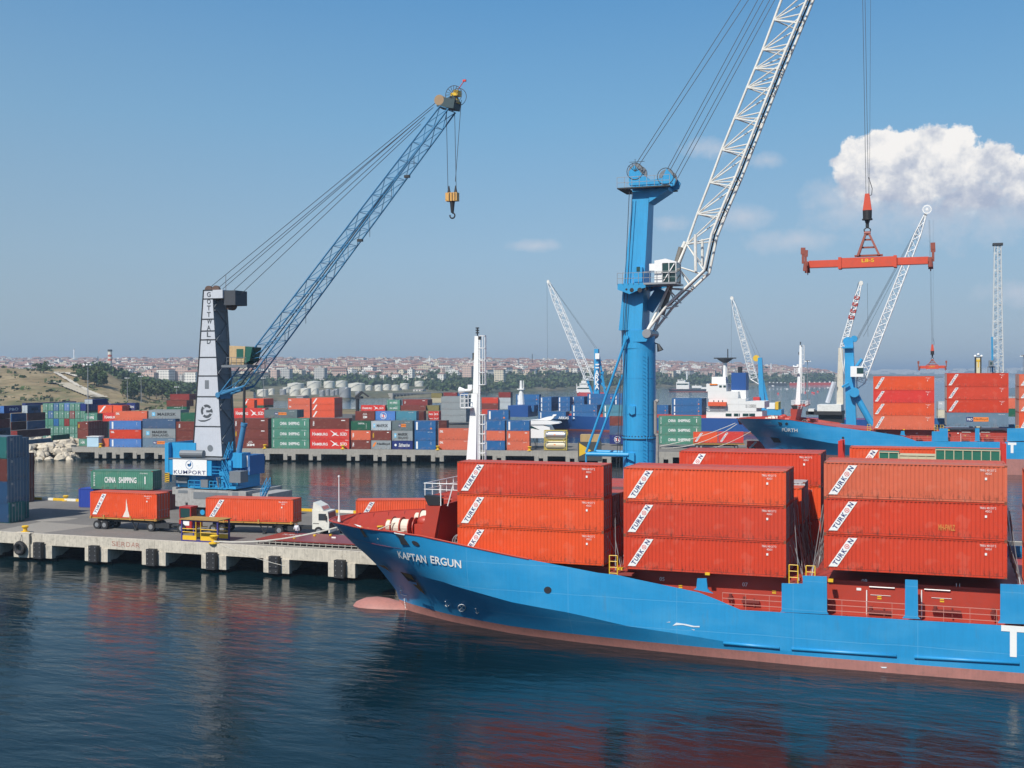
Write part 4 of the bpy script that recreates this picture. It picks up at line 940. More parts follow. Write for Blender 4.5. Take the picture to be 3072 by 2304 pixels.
# yard stacks further back
GBk = 'containers stacked in the yard behind the far pier'
def bk(zf, x0, x1, ys, cols, d, where, rows=1, **q):
    p = GD(*zf((x0+x1)/2, ys[0]), d); return stack(zf, x0, x1, ys, cols, p, V((.985, .17, 0)), where, group=GBk, rows=rows, **q)
bk(z2, 482, 678, [728, 668, 612, 556], [('orange', 'TS'), ('orange', 'TS'), ('orange', 'TS')], 455, 'orange stack behind the red pair', rows=4, gap=2.4)
bk(z2, 278, 466, [730, 675, 618, 560], [('salmon', None), ('salmon', 'DA'), ('salmon', 'DA')], 462, 'salmon stack behind the green one')
bk(z2, -110, 66, [645, 622, 565], [('dkgreen', None), ('orange', 'TS')], 450, 'distant pair under the blue boom', rows=4)
bk(z2, -75, -15, [730, 645, 575], [('orange', None), ('orange', None)], 380, 'orange pair touching the grey tower')
bk(z2, -190, 80, [735, 645], [('brightred', 'HS')], 330, 'just right of the grey tower')
bk(z2, 908, 1115, [672, 619], [('brightred', 'HS')], 440, 'just right of the black stacker', rows=1)
bk(z2, 1130, 1243, [668, 625, 573], [('green', 'CS'), ('green', 'CS')], 440, 'small distant green pair', rows=1)
bk(z2, 1250, 1466, [668, 622], [('brown', 'NO')], 430, 'lower of two long distant ones')
bk(z2, 1268, 1482, [622, 571], [('maroon', 'TX')], 445, 'upper of two long distant ones', rows=3)
bk(z2, 1475, 1580, [668, 621], [('olive', None)], 430, 'beside the tall grey stack')
bk(z2, 1600, 1815, [768, 712, 657, 600, 545], [('grey', 'NO'), ('grey', 'NO'), ('grey', 'NO'), ('grey', 'NO')], 425, 'tall all grey stack', rows=3)
bk(z2, 1515, 1606, [600, 558, 515], [('beige', None), ('olive', None)], 520, 'pair behind the tall grey stack')
bk(z2, 1620, 1735, [542, 510], [('maroon', 'NO')], 520, 'distant, above the grey stack')
bk(z2, 1745, 1832, [541, 512], [('blue', 'NO')], 515, 'distant, above the grey stack end')
bk(z2, 1950, 2092, [700, 655, 605, 553], [('red', 'NO'), ('brown', 'NO'), ('red', 'NO')], 500, 'distant stack right of white mast', rows=1)
bk(z2, 2096, 2200, [655, 600, 555, 508], [('ltgrey', None), ('ltgrey', None), ('maroon', None)], 500, 'distant stack with pale pair', rows=2)
bk(z2, -60, 0, [800, 745], [('navy', None)], 300, 'peeping out beside the grey tower')
# containers on the right part of the far pier
sA(z3, 1267, 1636, [960, 878, 795, 712], [('green', 'CS'), ('green', 'CS'), ('green', 'CS')], 14, 'green stack right of blue column')
sA(z3, 843, 1010, [956, 877, 797, 715], [('navy', 'CR'), ('slate', None), ('brown', None)], 22, 'stack left of the blue column')
t = thing('wooden_crate', 'plain wooden crate on the far pier between the crane struts', 'crate', GP(*z3(590, 955), P0+N2*22, U2), math.atan2(U2.y, U2.x)); q = t.location
wL = (GP(*z3(758, 955), P0+N2*22, U2)-q).length; hL = GP(*z3(590, 875), P0+N2*22, U2).z-q.z
WOOD = mat('pale_plywood', (.42, .29, .13), .8, var=.15, streak=.2)
b = B(); b.box((0, 0, .15), (wL, 3, hL)); b.ob('panel', WOOD, t, local=True); b = B()
for xx in (0, wL*.33, wL*.66, wL-.15): b.box((xx, -.05, .15), (xx+.15, -.004, hL))
b.box((0, .1, 0), (wL, .4, .148)); b.box((0, 2.4, 0), (wL, 2.7, .148)); b.ob('batten', WOOD, t, local=True)
# tank containers
TYE = mat('ochre_frame', (.50, .38, .06), .6, var=.2, rust=.3); SILV = mat('tank_steel', (.60, .60, .60), .28, .75, var=.1); TCR = mat('tank_cream', (.66, .60, .44), .45, var=.1, dirt=.15)
for y0, y1, m_, lab in ((1008, 926, TCR, 'cream tank container in a yellow frame, lower of the two'), (924, 838, SILV, 'shiny steel tank container in a yellow frame, upper of the two')):
    A_ = GP(*z3(276, y0), OFF, U2); Bb = GP(*z3(474, y0), OFF, U2); zt = GP(*z3(276, y1), OFF, U2).z; A_.z = max(A_.z, DZ+.03); L = (Bb-A_).length; H = zt-A_.z
    t = thing('tank_container', lab, 'tank container', A_, math.atan2(U2.y, U2.x), 'tank containers on the far pier')
    b = B()
    for y in (0, 2.3):
        for x in (0, L-.15): b.box((x, y, 0), (x+.15, y+.14, H))
        b.box((.15, y, 0), (L-.15, y+.12, .13)); b.box((.15, y, H-.12), (L-.15, y+.12, H)) if m_ is SILV else b.box((.15, y, H-.1), (L-.15, y+.12, H))
        for s_ in (0, 1):
            xx = (0.15, .9) if s_ == 0 else (L-.15, L-.9)
            b.bar((xx[0], y+.06, .7), (xx[1], y+.06, .1), .1, .1); b.bar((xx[0], y+.06, H-.7), (xx[1], y+.06, H-.1), .1, .1)
    for x in (0, L-.15): b.box((x, .14, 0), (x+.15, 2.3, .13)); b.box((x, .14, H-.12), (x+.15, 2.3, H))
    b.ob('frame', TYE, t, local=True)
    b = B(); r = H*.44; b.tube((.5, 1.22, H/2), (L-.5, 1.22, H/2), r, 24)
    for s_, x in ((-1, .5), (1, L-.5)): b.tube((x, 1.22, H/2), (x+s_*.3, 1.22, H/2), r, 24, r*.55)
    b.ob('tank', m_, t, smooth=True, local=True, angle=35)
    b = B(); b.box((L*.42, 1.22-r-.01, H*.52), (L*.5, 1.22-r+.2, H*.62)); b.box((.8, 1.22-r-.012, H*.44), (L-.8, 1.22-r+.05, H*.455)); b.ob('placard', ORL, t, local=True)
# ================================================================ SHIPS
HB = mat('hull_blue', (.018, .265, .545), .42, var=.09, vs=.25, streak=.16, dirt=.05)
def seams(m, pz, px, k_):                   # plate seams: faint paler weld lines, a little relief, a few stains
    g = N(m.node_tree); b = m.node_tree.nodes['Principled BSDF']; src = b.inputs['Base Color'].links[0].from_socket
    p = g.n('ShaderNodeTexCoord').outputs['Object']; x, y, z = g.xyz(p); wv = g.m('MULTIPLY', g.noise(p, .15, 2), .3)
    lz = g.m('LESS_THAN', g.m('FRACT', g.m('DIVIDE', g.m('ADD', z, wv), pz)), .03/pz); lx = g.m('LESS_THAN', g.m('FRACT', g.m('DIVIDE', x, px)), .03/px)
    ln = g.m('MAXIMUM', lz, lx); c = g.mix(g.m('MULTIPLY', ln, k_), src, (.25, .50, .68))
    sv = g.comb(g.m('MULTIPLY', x, 1.6), 0., g.m('MULTIPLY', z, .22)); st = g.mapr(g.noise(sv, 1., 5, .7), .60, .72); c = g.mix(g.m('MULTIPLY', st, .30), c, (.10, .16, .18))
    fd = g.mapr(g.noise(g.comb(g.m('MULTIPLY', x, .25), 0., g.m('MULTIPLY', z, .6)), 1., 3, .5), .45, .7); c = g.mix(g.m('MULTIPLY', fd, .14), c, (.16, .48, .70))
    g.put(b.inputs['Base Color'], c); bp = g.n('ShaderNodeBump'); bp.inputs['Strength'].default_value = .25; bp.inputs['Distance'].default_value = .04
    g.put(bp.inputs['Height'], g.m('ADD', g.noise(g.comb(g.m('MULTIPLY', x, .9), y, g.m('MULTIPLY', z, .9)), 1., 2), g.m('MULTIPLY', ln, -.25))); g.put(b.inputs['Normal'], bp.outputs[0])
seams(HB, 2.1, 8.5, .30)
BOOT = mat('boot_topping', (.38, .165, .14), .6, var=.25, vs=.6, streak=.3, dirt=.35)
SMAX = 62.
def stem(z): return interp(z, [(-3, 6.3), (-.4, 6.68), (.6, 6.57), (1.64, 6.2), (2.43, 5.4), (3.84, 4.15), (5.75, 2.0), (7.85, 0)])
H0 = [(6.68, 0), (8.5, 1.4), (13.6, 4.2), (20, 6.7), (26, 7.9), (31, 8.6), (36, 9.1), (44, 9.6)]
HK = [(4.2, 0), (6, 1.9), (8, 4.0), (10.6, 6.2), (13, 7.7), (16, 8.8), (19, 9.3), (24, 9.55), (30, 9.6)]
ZK = [(4.2, 3.78), (8, 3.95), (11, 4.3), (14, 4.2), (18.7, 3.5), (20.9, 3.1), (25.7, 2.63), (30.2, 1.95), (34.7, 1.6), (40.7, 1.05), (46, .9)]
HT = [(0, 0), (.25, 1.3), (.8, 2.5), (2, 3.9), (3.5, 5.2), (6, 7.1), (8.5, 8.4), (10.5, 9.0), (14, 9.45), (18, 9.6)]
ZT = [(0, 7.85), (3, 8.02), (10, 8.14), (13.3, 7.92), (20.75, 6.8), (28.7, 5.76), (30.2, 5.8), (30.4, 5.62), (36.9, 4.66), (37.72, 3.74), (60, 3.9)]
def curves(u):
    sw, sk, st = 6.68+u*(SMAX-6.68), 4.2+u*(SMAX-4.2), u*SMAX
    return interp(sw, H0), interp(sk, HK), interp(sk, ZK), interp(st, HT), interp(st, ZT)
def lv(u, z):
    h0, hk, zk, ht, zt = curves(u)
    if z <= zk: f = z/zk; return max(0, h0+(hk-h0)*(f if f > 0 else f*.5))
    f = (z-zk)/max(.05, zt-zk); return hk+(ht-hk)*min(1, f)
def hbw(s, z):
    s0 = stem(z); return lv(min(1, max(0, (s-s0)/(SMAX-s0))), z)
def ship_frame(x, y, rz, dz): return Matrix.Translation((x, y, dz)) @ Matrix.Rotation(rz, 4, 'Z')
def onhull(T, px, py, off=.02):
    Ti = T.inverted(); o = Ti @ CC; r = Ti.to_3x3() @ ray(px, py); y = -9.
    for _ in range(14):
        t_ = (y-o.y)/r.y; p = o+r*t_; y = y*.5+.5*(-hbw(max(p.x, stem(p.z)+.02), p.z)-off)
    t_ = (y-o.y)/r.y; p = o+r*t_; p.y = y; return p
def patchon(T, b, pts_, off=.02, mi=0):    # polygon on the bow plating, subdivided so that it follows the flare
    P = [onhull(T, *p, off=off) for p in pts_]; b.poly([tuple(p) for p in P], mi)
REDO = mat('oxide_red', (.40, .046, .026), .45)
RUSTM = mat('rust_streak', (.26, .13, .03), .9, var=.4, vs=2)
SCUFF = mat('scuffed_paint', (.62, .68, .72), .8, var=.2)
GRAT = mat('deck_grating', (.24, .04, .03), .7, var=.3)
def build_ship(T, label, nm, near):
    x, y, z = T.translation; rz = T.to_euler().z
    t = thing('container_ship', label, 'container ship', (x, y, z), rz); RM[t.name] = T
    dz = z
    us = [(i/26)**1.7*.45 for i in range(27)]+[.45+.55*i/22 for i in range(1, 23)]
    def grid(levels, m_, name):
        b = B()
        for sgn in (-1, 1):
            vs = []
            for u in us:
                for lf in levels:
                    zz, st_ = lf(u); s = st_+u*(SMAX-st_); vs.append((s, sgn*(lv(u, zz)+ (0 if u > 0 else .0)), zz))
            n = len(levels); f = []
            for i in range(len(us)-1):
                for j in range(n-1):
                    q = (i*n+j, (i+1)*n+j, (i+1)*n+j+1, i*n+j+1); f.append(q if sgn < 0 else q[::-1])
            # parallel aft body
            e = len(us)-1; m0 = len(vs)
            for j in range(n): p = vs[e*n+j]; vs.append((p[0]+62, p[1], p[2]))
            for j in range(n-1):
                q = (e*n+j, m0+j, m0+j+1, e*n+j+1); f.append(q if sgn < 0 else q[::-1])
            b.add(vs, f)
        return b.ob(name, m_, t, smooth=True, local=True, angle=22)
    bz_ = .72 if near else .35                      # top of the boot topping, ship frame
    def fixed(zz): return lambda u: (zz, stem(zz))
    def frac(f):
        def g_(u):
            zk = curves(u)[2]; z_ = bz_+(max(zk, bz_+.12)-bz_)*f; return z_, stem(bz_+(3.78-bz_)*f)
        return g_
    def up(f):
        def g_(u):
            _, _, zk, _, zt = curves(u); zk = max(zk, bz_+.12); return zk+(zt-zk)*f, stem(3.78+(7.85-3.78)*f)
        return g_
    low = [fixed(-4.2), fixed(-2.0), fixed(-.6), fixed(bz_)] if not near else [fixed(-1.6), fixed(0), fixed(bz_)]
    grid(low, BOOT, 'boot_topping')
    grid([frac(0), frac(.25), frac(.5), frac(.75), frac(1)], HB, 'lower_hull')
    grid([up(0), up(.25), up(.5), up(.75), up(1)], HB, 'upper_hull')
    b = B(); rings = []
    for s, zt_, hh, hw in ((1.9, -.7, .1, .15), (2.0, -.1, .8, .9), (2.35, .35, 1.25, 1.35), (3.1, .66, 1.5, 1.7), (4.2, .80, 1.7, 1.85), (5.3, .74, 1.7, 1.8), (6.4, .55, 1.6, 1.6), (8, .35, 1.6, 1.4), (9.5, -.1, 1.3, .9)):
        rings.append([(s, hw*math.cos(a*math.pi/9), zt_-hh+hh*math.sin(a*math.pi/9)) for a in range(18)])
    n = 18; b.add([p for r_ in rings for p in r_], [(i*n+j, i*n+(j+1) % n, (i+1)*n+(j+1) % n, (i+1)*n+j) for i in range(len(rings)-1) for j in range(n)]+[tuple(range(n))])
    b.ob('bulbous_bow', BOOT, t, smooth=True, local=True)
    # bulwark rim and inside
    b = B(); vs = []; U = [0]+[(i/30)**1.5*.36 for i in range(1, 31)]
    for sgn in (-1, 1):
        vs = []
        for u in U:
            _, _, _, ht, zt = curves(u); s = u*SMAX; i_ = max(0, ht-.22)
            ins = lambda dz_, ds_: max(0, hbw(s+ds_, zt-dz_)-(.7 if s < 12 else .3))
            vs += [(s, sgn*ht, zt+.003), (s+.18, sgn*i_, zt+.003), (s+.3, sgn*ins(.5, .3), zt-.5), (s+.45, sgn*ins(1.0, .45), zt-1.0), (s+.6, sgn*ins(1.42, .6), zt-1.42)]
        f = [(5*i+j, 5*i+5+j, 5*i+6+j, 5*i+1+j) for i in range(len(U)-1) for j in range(4)]
        b.add(vs, f if sgn < 0 else [q[::-1] for q in f])
    b.ob('bulwark_lining', REDO, t, local=True, smooth=False)
    b = B(); b.path([(u*SMAX, -curves(u)[3], curves(u)[4]+.03) for u in U], .07, 6); b.path([(u*SMAX, curves(u)[3], curves(u)[4]+.03) for u in U], .07, 6); b.ob('rim_rail', REDO, t, local=True)
    b = B()
    for u in U[6::2]:
        _, _, _, ht, zt = curves(u); s = u*SMAX
        for sg in (-1, 1): b.bar((s+.25, sg*(ht-.32), zt-.05), (s+.5, sg*max(.1, hbw(s+.5, 6.7)-.35), 6.7), .04, .2, up=(0, 1, 0))
    b.ob('bulwark_stay', REDO, t, local=True)
    # forecastle deck, main deck, coaming
    b = B(); P_ = []
    for u in U:
        if u*SMAX <= 17: P_.append((u*SMAX+1.1, max(0, hbw(u*SMAX+1.1, 6.68)-.1)))
    b.poly([(s, -h, 6.68) for s, h in P_]+[(s, h, 6.68) for s, h in P_[::-1]]); b.ob('forecastle_deck', REDO, t, local=True)
    b = B(); b.box((30, -9.3, 3.4), (SMAX+60, 9.3, 3.62)); b.ob('side_deck', REDO, t, local=True)
    b = B(); b.box((24, -7.7, 3.62), (SMAX+58, 7.7, 5.85)); b.ext([(15.2, -6.6, 5.0), (24, -7.7, 4.6), (24, -7.7, 5.85), (15.2, -6.6, 5.85)], (0, 13.2, 0)); b.box((17.0, -7.8, 5.85), (SMAX+58.2, 7.8, 6.02)); b.ob('hatch_coaming', REDO, t, local=True)
    # side plating between the openings
    pl = lambda pts_: [tuple(onplane(p)) for p in pts_]
    T0 = KAP
    def onplane(p):
        Ti = T0.inverted(); o = Ti @ CC; r = Ti.to_3x3() @ ray(*p); q = o+r*((-9.6-o.y)/r.y); return q
    b = B(); W8 = [(118, 1155), (300, 1158), (300, 1088), (508, 1096), (510, 1400), (522, 1421), (106, 1399), (118, 1384)]
    post = [z7(1600, 1112), z7(1680, 1112), z7(1690, 1200), z7(1705, 1222), z7(1735, 1240), z7(1570, 1205), z7(1592, 1195)]
    P1 = [(q.x, q.z) for q in map(onplane, post)]
    P2_ = [(q.x, q.z) for q in map(onplane, [z8(*p) for p in W8])]
    P3 = [(q.x, q.z) for q in map(onplane, [z8(*p) for p in [(1185, 1122), (1294, 1128), (1296, 1440), (1315, 1462), (1160, 1454), (1183, 1432)]])]
    P4 = [(q.x, q.z) for q in map(onplane, [z8(*p) for p in [(2008, 1160), (2600, 1180), (2600, 1520), (1985, 1497), (2006, 1470)]])]
    for Q in (P1, P2_, P3, P4):
        for yy, th in ((-9.6, .22), (9.38, .22)): b.ext([(a, yy, c-.0) for a, c in Q], (0, th, 0))
    xx = P4[1][0]
    while xx < SMAX+56: b.box((xx, -9.6, 3.6), (xx+2, -9.38, 6.6)); b.box((xx, 9.38, 3.6), (xx+2, 9.6, 6.6)); xx += 7
    b.ob('side_plating', HB, t, local=True)
    b = B()
    for zz in (4.1, 4.5, 4.9):
        b.tube((37.4, -9.45, zz), (SMAX+50, -9.45, zz), .03, 4)
    for i in range(40): b.tube((37.4+i*1.7, -9.45, 3.6), (37.4+i*1.7, -9.45, 4.9), .02, 4)
    b.ob('side_railing', mat('pinkish_rail', (.50, .22, .18), .5), t, local=True)
    # coaming marks
    b = B(); yy = -7.715
    def cp(p):
        Ti = T0.inverted(); o = Ti @ CC; r = Ti.to_3x3() @ ray(*p); return o+r*((yy-o.y)/r.y)
    for s_, p in (('05', z7(1275, 1130)), ('07', z7(1990, 1178)), ('09', z8(808, 1150)), ('11', z8(1625, 1188))):
        q = cp(p); b.text(s_, (q.x, yy-.005, q.z), (1, 0, 0), (0, 0, 1), .3, bold=.01)
    for (xa, ya, xb_) in ((875, 1180, 1095), (1350, 1202, 1575)):
        q = cp(z8(xa, ya)); r_ = cp(z8(xb_, ya+8)); b.tube((q.x, yy-.08, q.z), (r_.x, yy-.08, q.z), .05, 5)
    for xa in (853, 1327):
        q = cp(z8(xa, 1210)); b.tube((q.x, yy-.05, q.z), (q.x, yy-.05, 3.65), .05, 5)
    for xa, ya in ((885, 1250), (1412, 1275)):
        q = cp(z8(xa, ya)); r_ = cp(z8(xa+175, ya)); b.ext([(q.x, yy-.004, q.z), (r_.x, yy-.004, q.z), ((q.x+r_.x)/2, yy-.004, q.z-.45)], (0, -.01, 0)) if False else b.path([(q.x, yy-.02, q.z), (r_.x, yy-.02, q.z)], .02, 4)
    b.box((cp(z8(765, 1190)).x, yy-.01, cp(z8(765, 1212)).z), (cp(z8(805, 1190)).x, yy, cp(z8(765, 1190)).z))
    b.ob('coaming_number', WHITE, t, local=True)
    b = B()
    for p in (z8(945, 1260), z8(1485, 1285), z8(36, 1212), z7(1440, 1166)):
        q = cp(p); b.box((q.x, yy-.01, q.z-.08), (q.x+.28, yy, q.z)); b.box((q.x, yy-.01, q.z-.24), (q.x+.28, yy, q.z-.14))
    b.ob('yellow_notice', YEL, t, local=True)
    b = B()
    for p, w_ in ((z8(865, 1385), 1.6), (z8(1420, 1380), 1.9), (z7(1990, 1300), 1.3), (z8(1920, 1405), .4), (z7(1870, 1275), .4)):
        q = cp(p); b.box((q.x, yy-.35, q.z-.1), (q.x+w_, yy-.1, q.z+.08)); b.tube((q.x+.2, yy-.25, q.z), (q.x+.2, yy-.25, q.z+.35), .12, 8); b.tube((q.x+w_*.7, yy-.25, q.z-.4), (q.x+w_*.7, yy-.25, q.z+.25), .06, 6)
    b.ob('deck_fitting', mat('fitting_red', (.16, .03, .025), .6), t, local=True)
    b = B()
    for s in (29.3, 36.0, 43.6, 44.9, 50.6, 57.2): b.box((s, -8.9, 6.03), (s+.35, -8.5, 6.22))
    b.ob('container_foot', YEL, t, local=True)
    b = B()
    for s in (28.7, 42.1, 57.2): b.box((s, -9.3, 5.7), (s+1.8, 8.9, 5.84))
    b.ob('lashing_walkway', GRAT, t, local=True)
    b = B()                                        # yellow access ladders
    for s in (28.75, 42.2, 43.4, 58.0):
        zb = 5.84
        for dx in (0, .62): b.tube((s+dx, -9.3, zb-.6), (s+dx, -9.3, zb+1.35), .045, 5)
        for zz in (0, .45, .9, 1.35): b.tube((s, -9.3, zb+zz), (s+.62, -9.3, zb+zz), .035, 5)
    b.ob('access_ladder', YEL, t, local=True)
    # breakwater, catwalk, foremast
    w0 = [onb(T0, p, -8.2) for p in ((1262, 1609), (1303, 1614), (1321, 1517), (1284, 1517))]
    b = B(); b.ext([(q[0], -8.2, q[1]) for q in w0], (0, .35, 0)); b.ext([(q[0], 7.85, q[1]) for q in w0], (0, .35, 0)); b.ob('breakwater_wing', REDO, t, local=True)
    xa, xb2, zt_ = w0[3][0], w0[2][0], w0[2][1]
    b = B(); b.ext([(w0[1][0]-.5, -7.85, 5.4), (w0[1][0]-.3, -7.85, 5.4), (xb2-.0, -7.85, zt_), (xb2-.2, -7.85, zt_)], (0, 15.7, 0))
    for i in range(9): b.box((xb2-1.6, -7.5+i*1.85, zt_-1.3), (xb2-.2, -7.42+i*1.85, zt_))
    b.ob('breakwater_wall', REDO, t, local=True)
    b = B(); k0 = [onb(T0, p, -8.25) for p in ((1271, 1486), (1318, 1490), (1318, 1516), (1284, 1516))]; b.ext([(q[0], -8.25, q[1]) for q in k0], (0, .9, 0)); b.ob('black_end_box', mat('black_board', (.012, .013, .016), .6), t, local=True)
    zc_ = k0[0][1]; xf = k0[0][0]; xr_ = xf+3.1
    b = B(); b.box((xf+.1, -8.2, zc_-.32), (xf+.25, 8.2, zc_-.1)); b.box((xr_-.2, -8.2, zc_-.32), (xr_, 8.2, zc_-.1))
    for i in range(22): b.box((xf+.25, -8.1+i*.76, zc_-.2), (xr_-.2, -7.95+i*.76, zc_-.08))
    for i in range(7): b.bar((xf+.2, -8.1+i*2.3, zc_-.2), (xr_-.1, -6.8+i*2.3, zc_-.2), .1, .12)
    b.ob('catwalk', REDO, t, local=True)
    b = B()
    for xx in (xf+.1, xr_-.05):
        for zz in (.5, 1.0): b.tube((xx, -8.2, zc_+zz), (xx, 8.2, zc_+zz), .035 if zz > .6 else .025, 5)
        for i in range(12): b.tube((xx, -8.2+i*1.49, zc_-.1), (xx, -8.2+i*1.49, zc_+1.0), .035, 5)
    b.tube((xf, -8.2, zc_+1), (xr_, -8.2, zc_+1), .035, 5); b.tube((xf, -8.2, zc_+.5), (xr_, -8.2, zc_+.5), .03, 5); b.tube((xr_-1, -8.2, zc_-.8), (xr_-.5, -8.2, zc_+.9), .05, 5); b.tube((xr_-1.6, -8.2, zc_-.8), (xr_-1.6, -8.2, zc_+.9), .05, 5)
    b.ob('catwalk_railing', RAILW, t, local=True)
    mast(T, t, zc_)
    # mooring gear on the forecastle
    zd = 6.7
    b = B()
    for dy in (-2.6, 3.4):
        b.tube((6.6, dy, zd+1), (12.2, dy, zd+1), .26, 12)
        for q in (7.25, 8.1, 8.95, 9.4): b.tube((q, dy, zd+1), (q+.08, dy, zd+1), .86, 20)
        b.box((9.6, dy-.7, zd), (11.0, dy+.8, zd+1.35)); b.tube((11.0, dy, zd+1), (12.0, dy, zd+1), .62, 16); b.box((6.8, dy-.5, zd), (12.2, dy+.5, zd+.3)); b.ell((10.3, dy+.1, zd+1.5), (.8, .6, .55), 12, 7); b.tube((10.4, dy-.9, zd+.6), (10.4, dy-.3, zd+.6), .35, 12)
    b.box((11.4, -1, zd), (12.6, 1.4, zd+1.1)); b.ob('windlass', REDO, t, smooth=True, local=True, angle=35)
    ROPE = mat('mooring_rope', (.62, .58, .48), .9, var=.15)
    b = B()
    for dy in (-2.6, 3.4): b.tube((6.7, dy, zd+1), (7.25, dy, zd+1), .5, 16); b.tube((7.34, dy, zd+1), (8.1, dy, zd+1), .72, 18); b.tube((8.2, dy, zd+1), (8.95, dy, zd+1), .66, 18)
    for i in range(4): b.disc((6.8+.2*i, -4.6, zd+.05+.05*i), (1, 0, 0), (0, 1, 0), .55, 12, 0, .3)
    b.path([(7.7, -3.2, zd+1.4), (6.2, -5.3, zd+.65), (3.6, -4.6, zd+1.05)], .05, 5); b.path([(8.6, -3.2, zd+.7), (7, -4.2, zd+.5), (4.4, -5.6, zd+1.25)], .05, 5); b.path([(12, -6.6, zd+.7), (8.2, -7.6, zd+.6)], .06, 5)
    b.ob('mooring_rope', ROPE, t, local=True)
    b = B(); b2 = B()
    for sx, sy in ((4.0, -2.8), (4.9, -3.3), (5.4, -1.5), (7.4, -1.2), (6.4, -5.6), (7.2, -6.0), (4.2, 2.9), (5.0, 3.3)):
        b.tube((sx, sy, zd), (sx, sy, zd+.72), .24, 10); b2.tube((sx, sy, zd+.72), (sx, sy, zd+.80), .3, 10)
    b.ob('bitt', BLACK, t, local=True); b2.ob('bitt_cap', YEL, t, local=True)
    b = B(); b.tube((.45, 0, 7.7), (.45, 0, 11.8), .06, 8, .04); b.tube((.45, 0, 7.5), (.45, 0, 8.1), .16, 8, .07); b.tube((.45, 0, 11.6), (.45, 0, 11.75), .1, 8); b.ob('jackstaff', RAILW, t, local=True)
    b = B(); c = (15.6, -7.4, 7.3)
    b.disc(c, (1, 0, 0), (0, 0, 1), .72, 18, 0, .64); b.disc((c[0], c[1]+.5, c[2]), (1, 0, 0), (0, 0, 1), .72, 18, 0, .64); b.tube(c, (c[0], c[1]+.5, c[2]), .3, 12)
    for i in range(8):
        a = i*math.pi/4; b.tube(c, (c[0]+.7*math.cos(a), c[1], c[2]+.7*math.sin(a)), .03, 4)
    b.bar((c[0]-.5, c[1]-.02, 6.0), (c[0]-.1, c[1]-.02, 7.3), .1, .06); b.bar((c[0]+.5, c[1]-.02, 6.0), (c[0]+.1, c[1]-.02, 7.3), .1, .06); b.ob('rope_reel', STEEL, t, local=True)
    return t
def onb(T, p, y):
    Ti = T.inverted(); o = Ti @ CC; r = Ti.to_3x3() @ ray(*p); q = o+r*((y-o.y)/r.y); return (q.x, q.z)
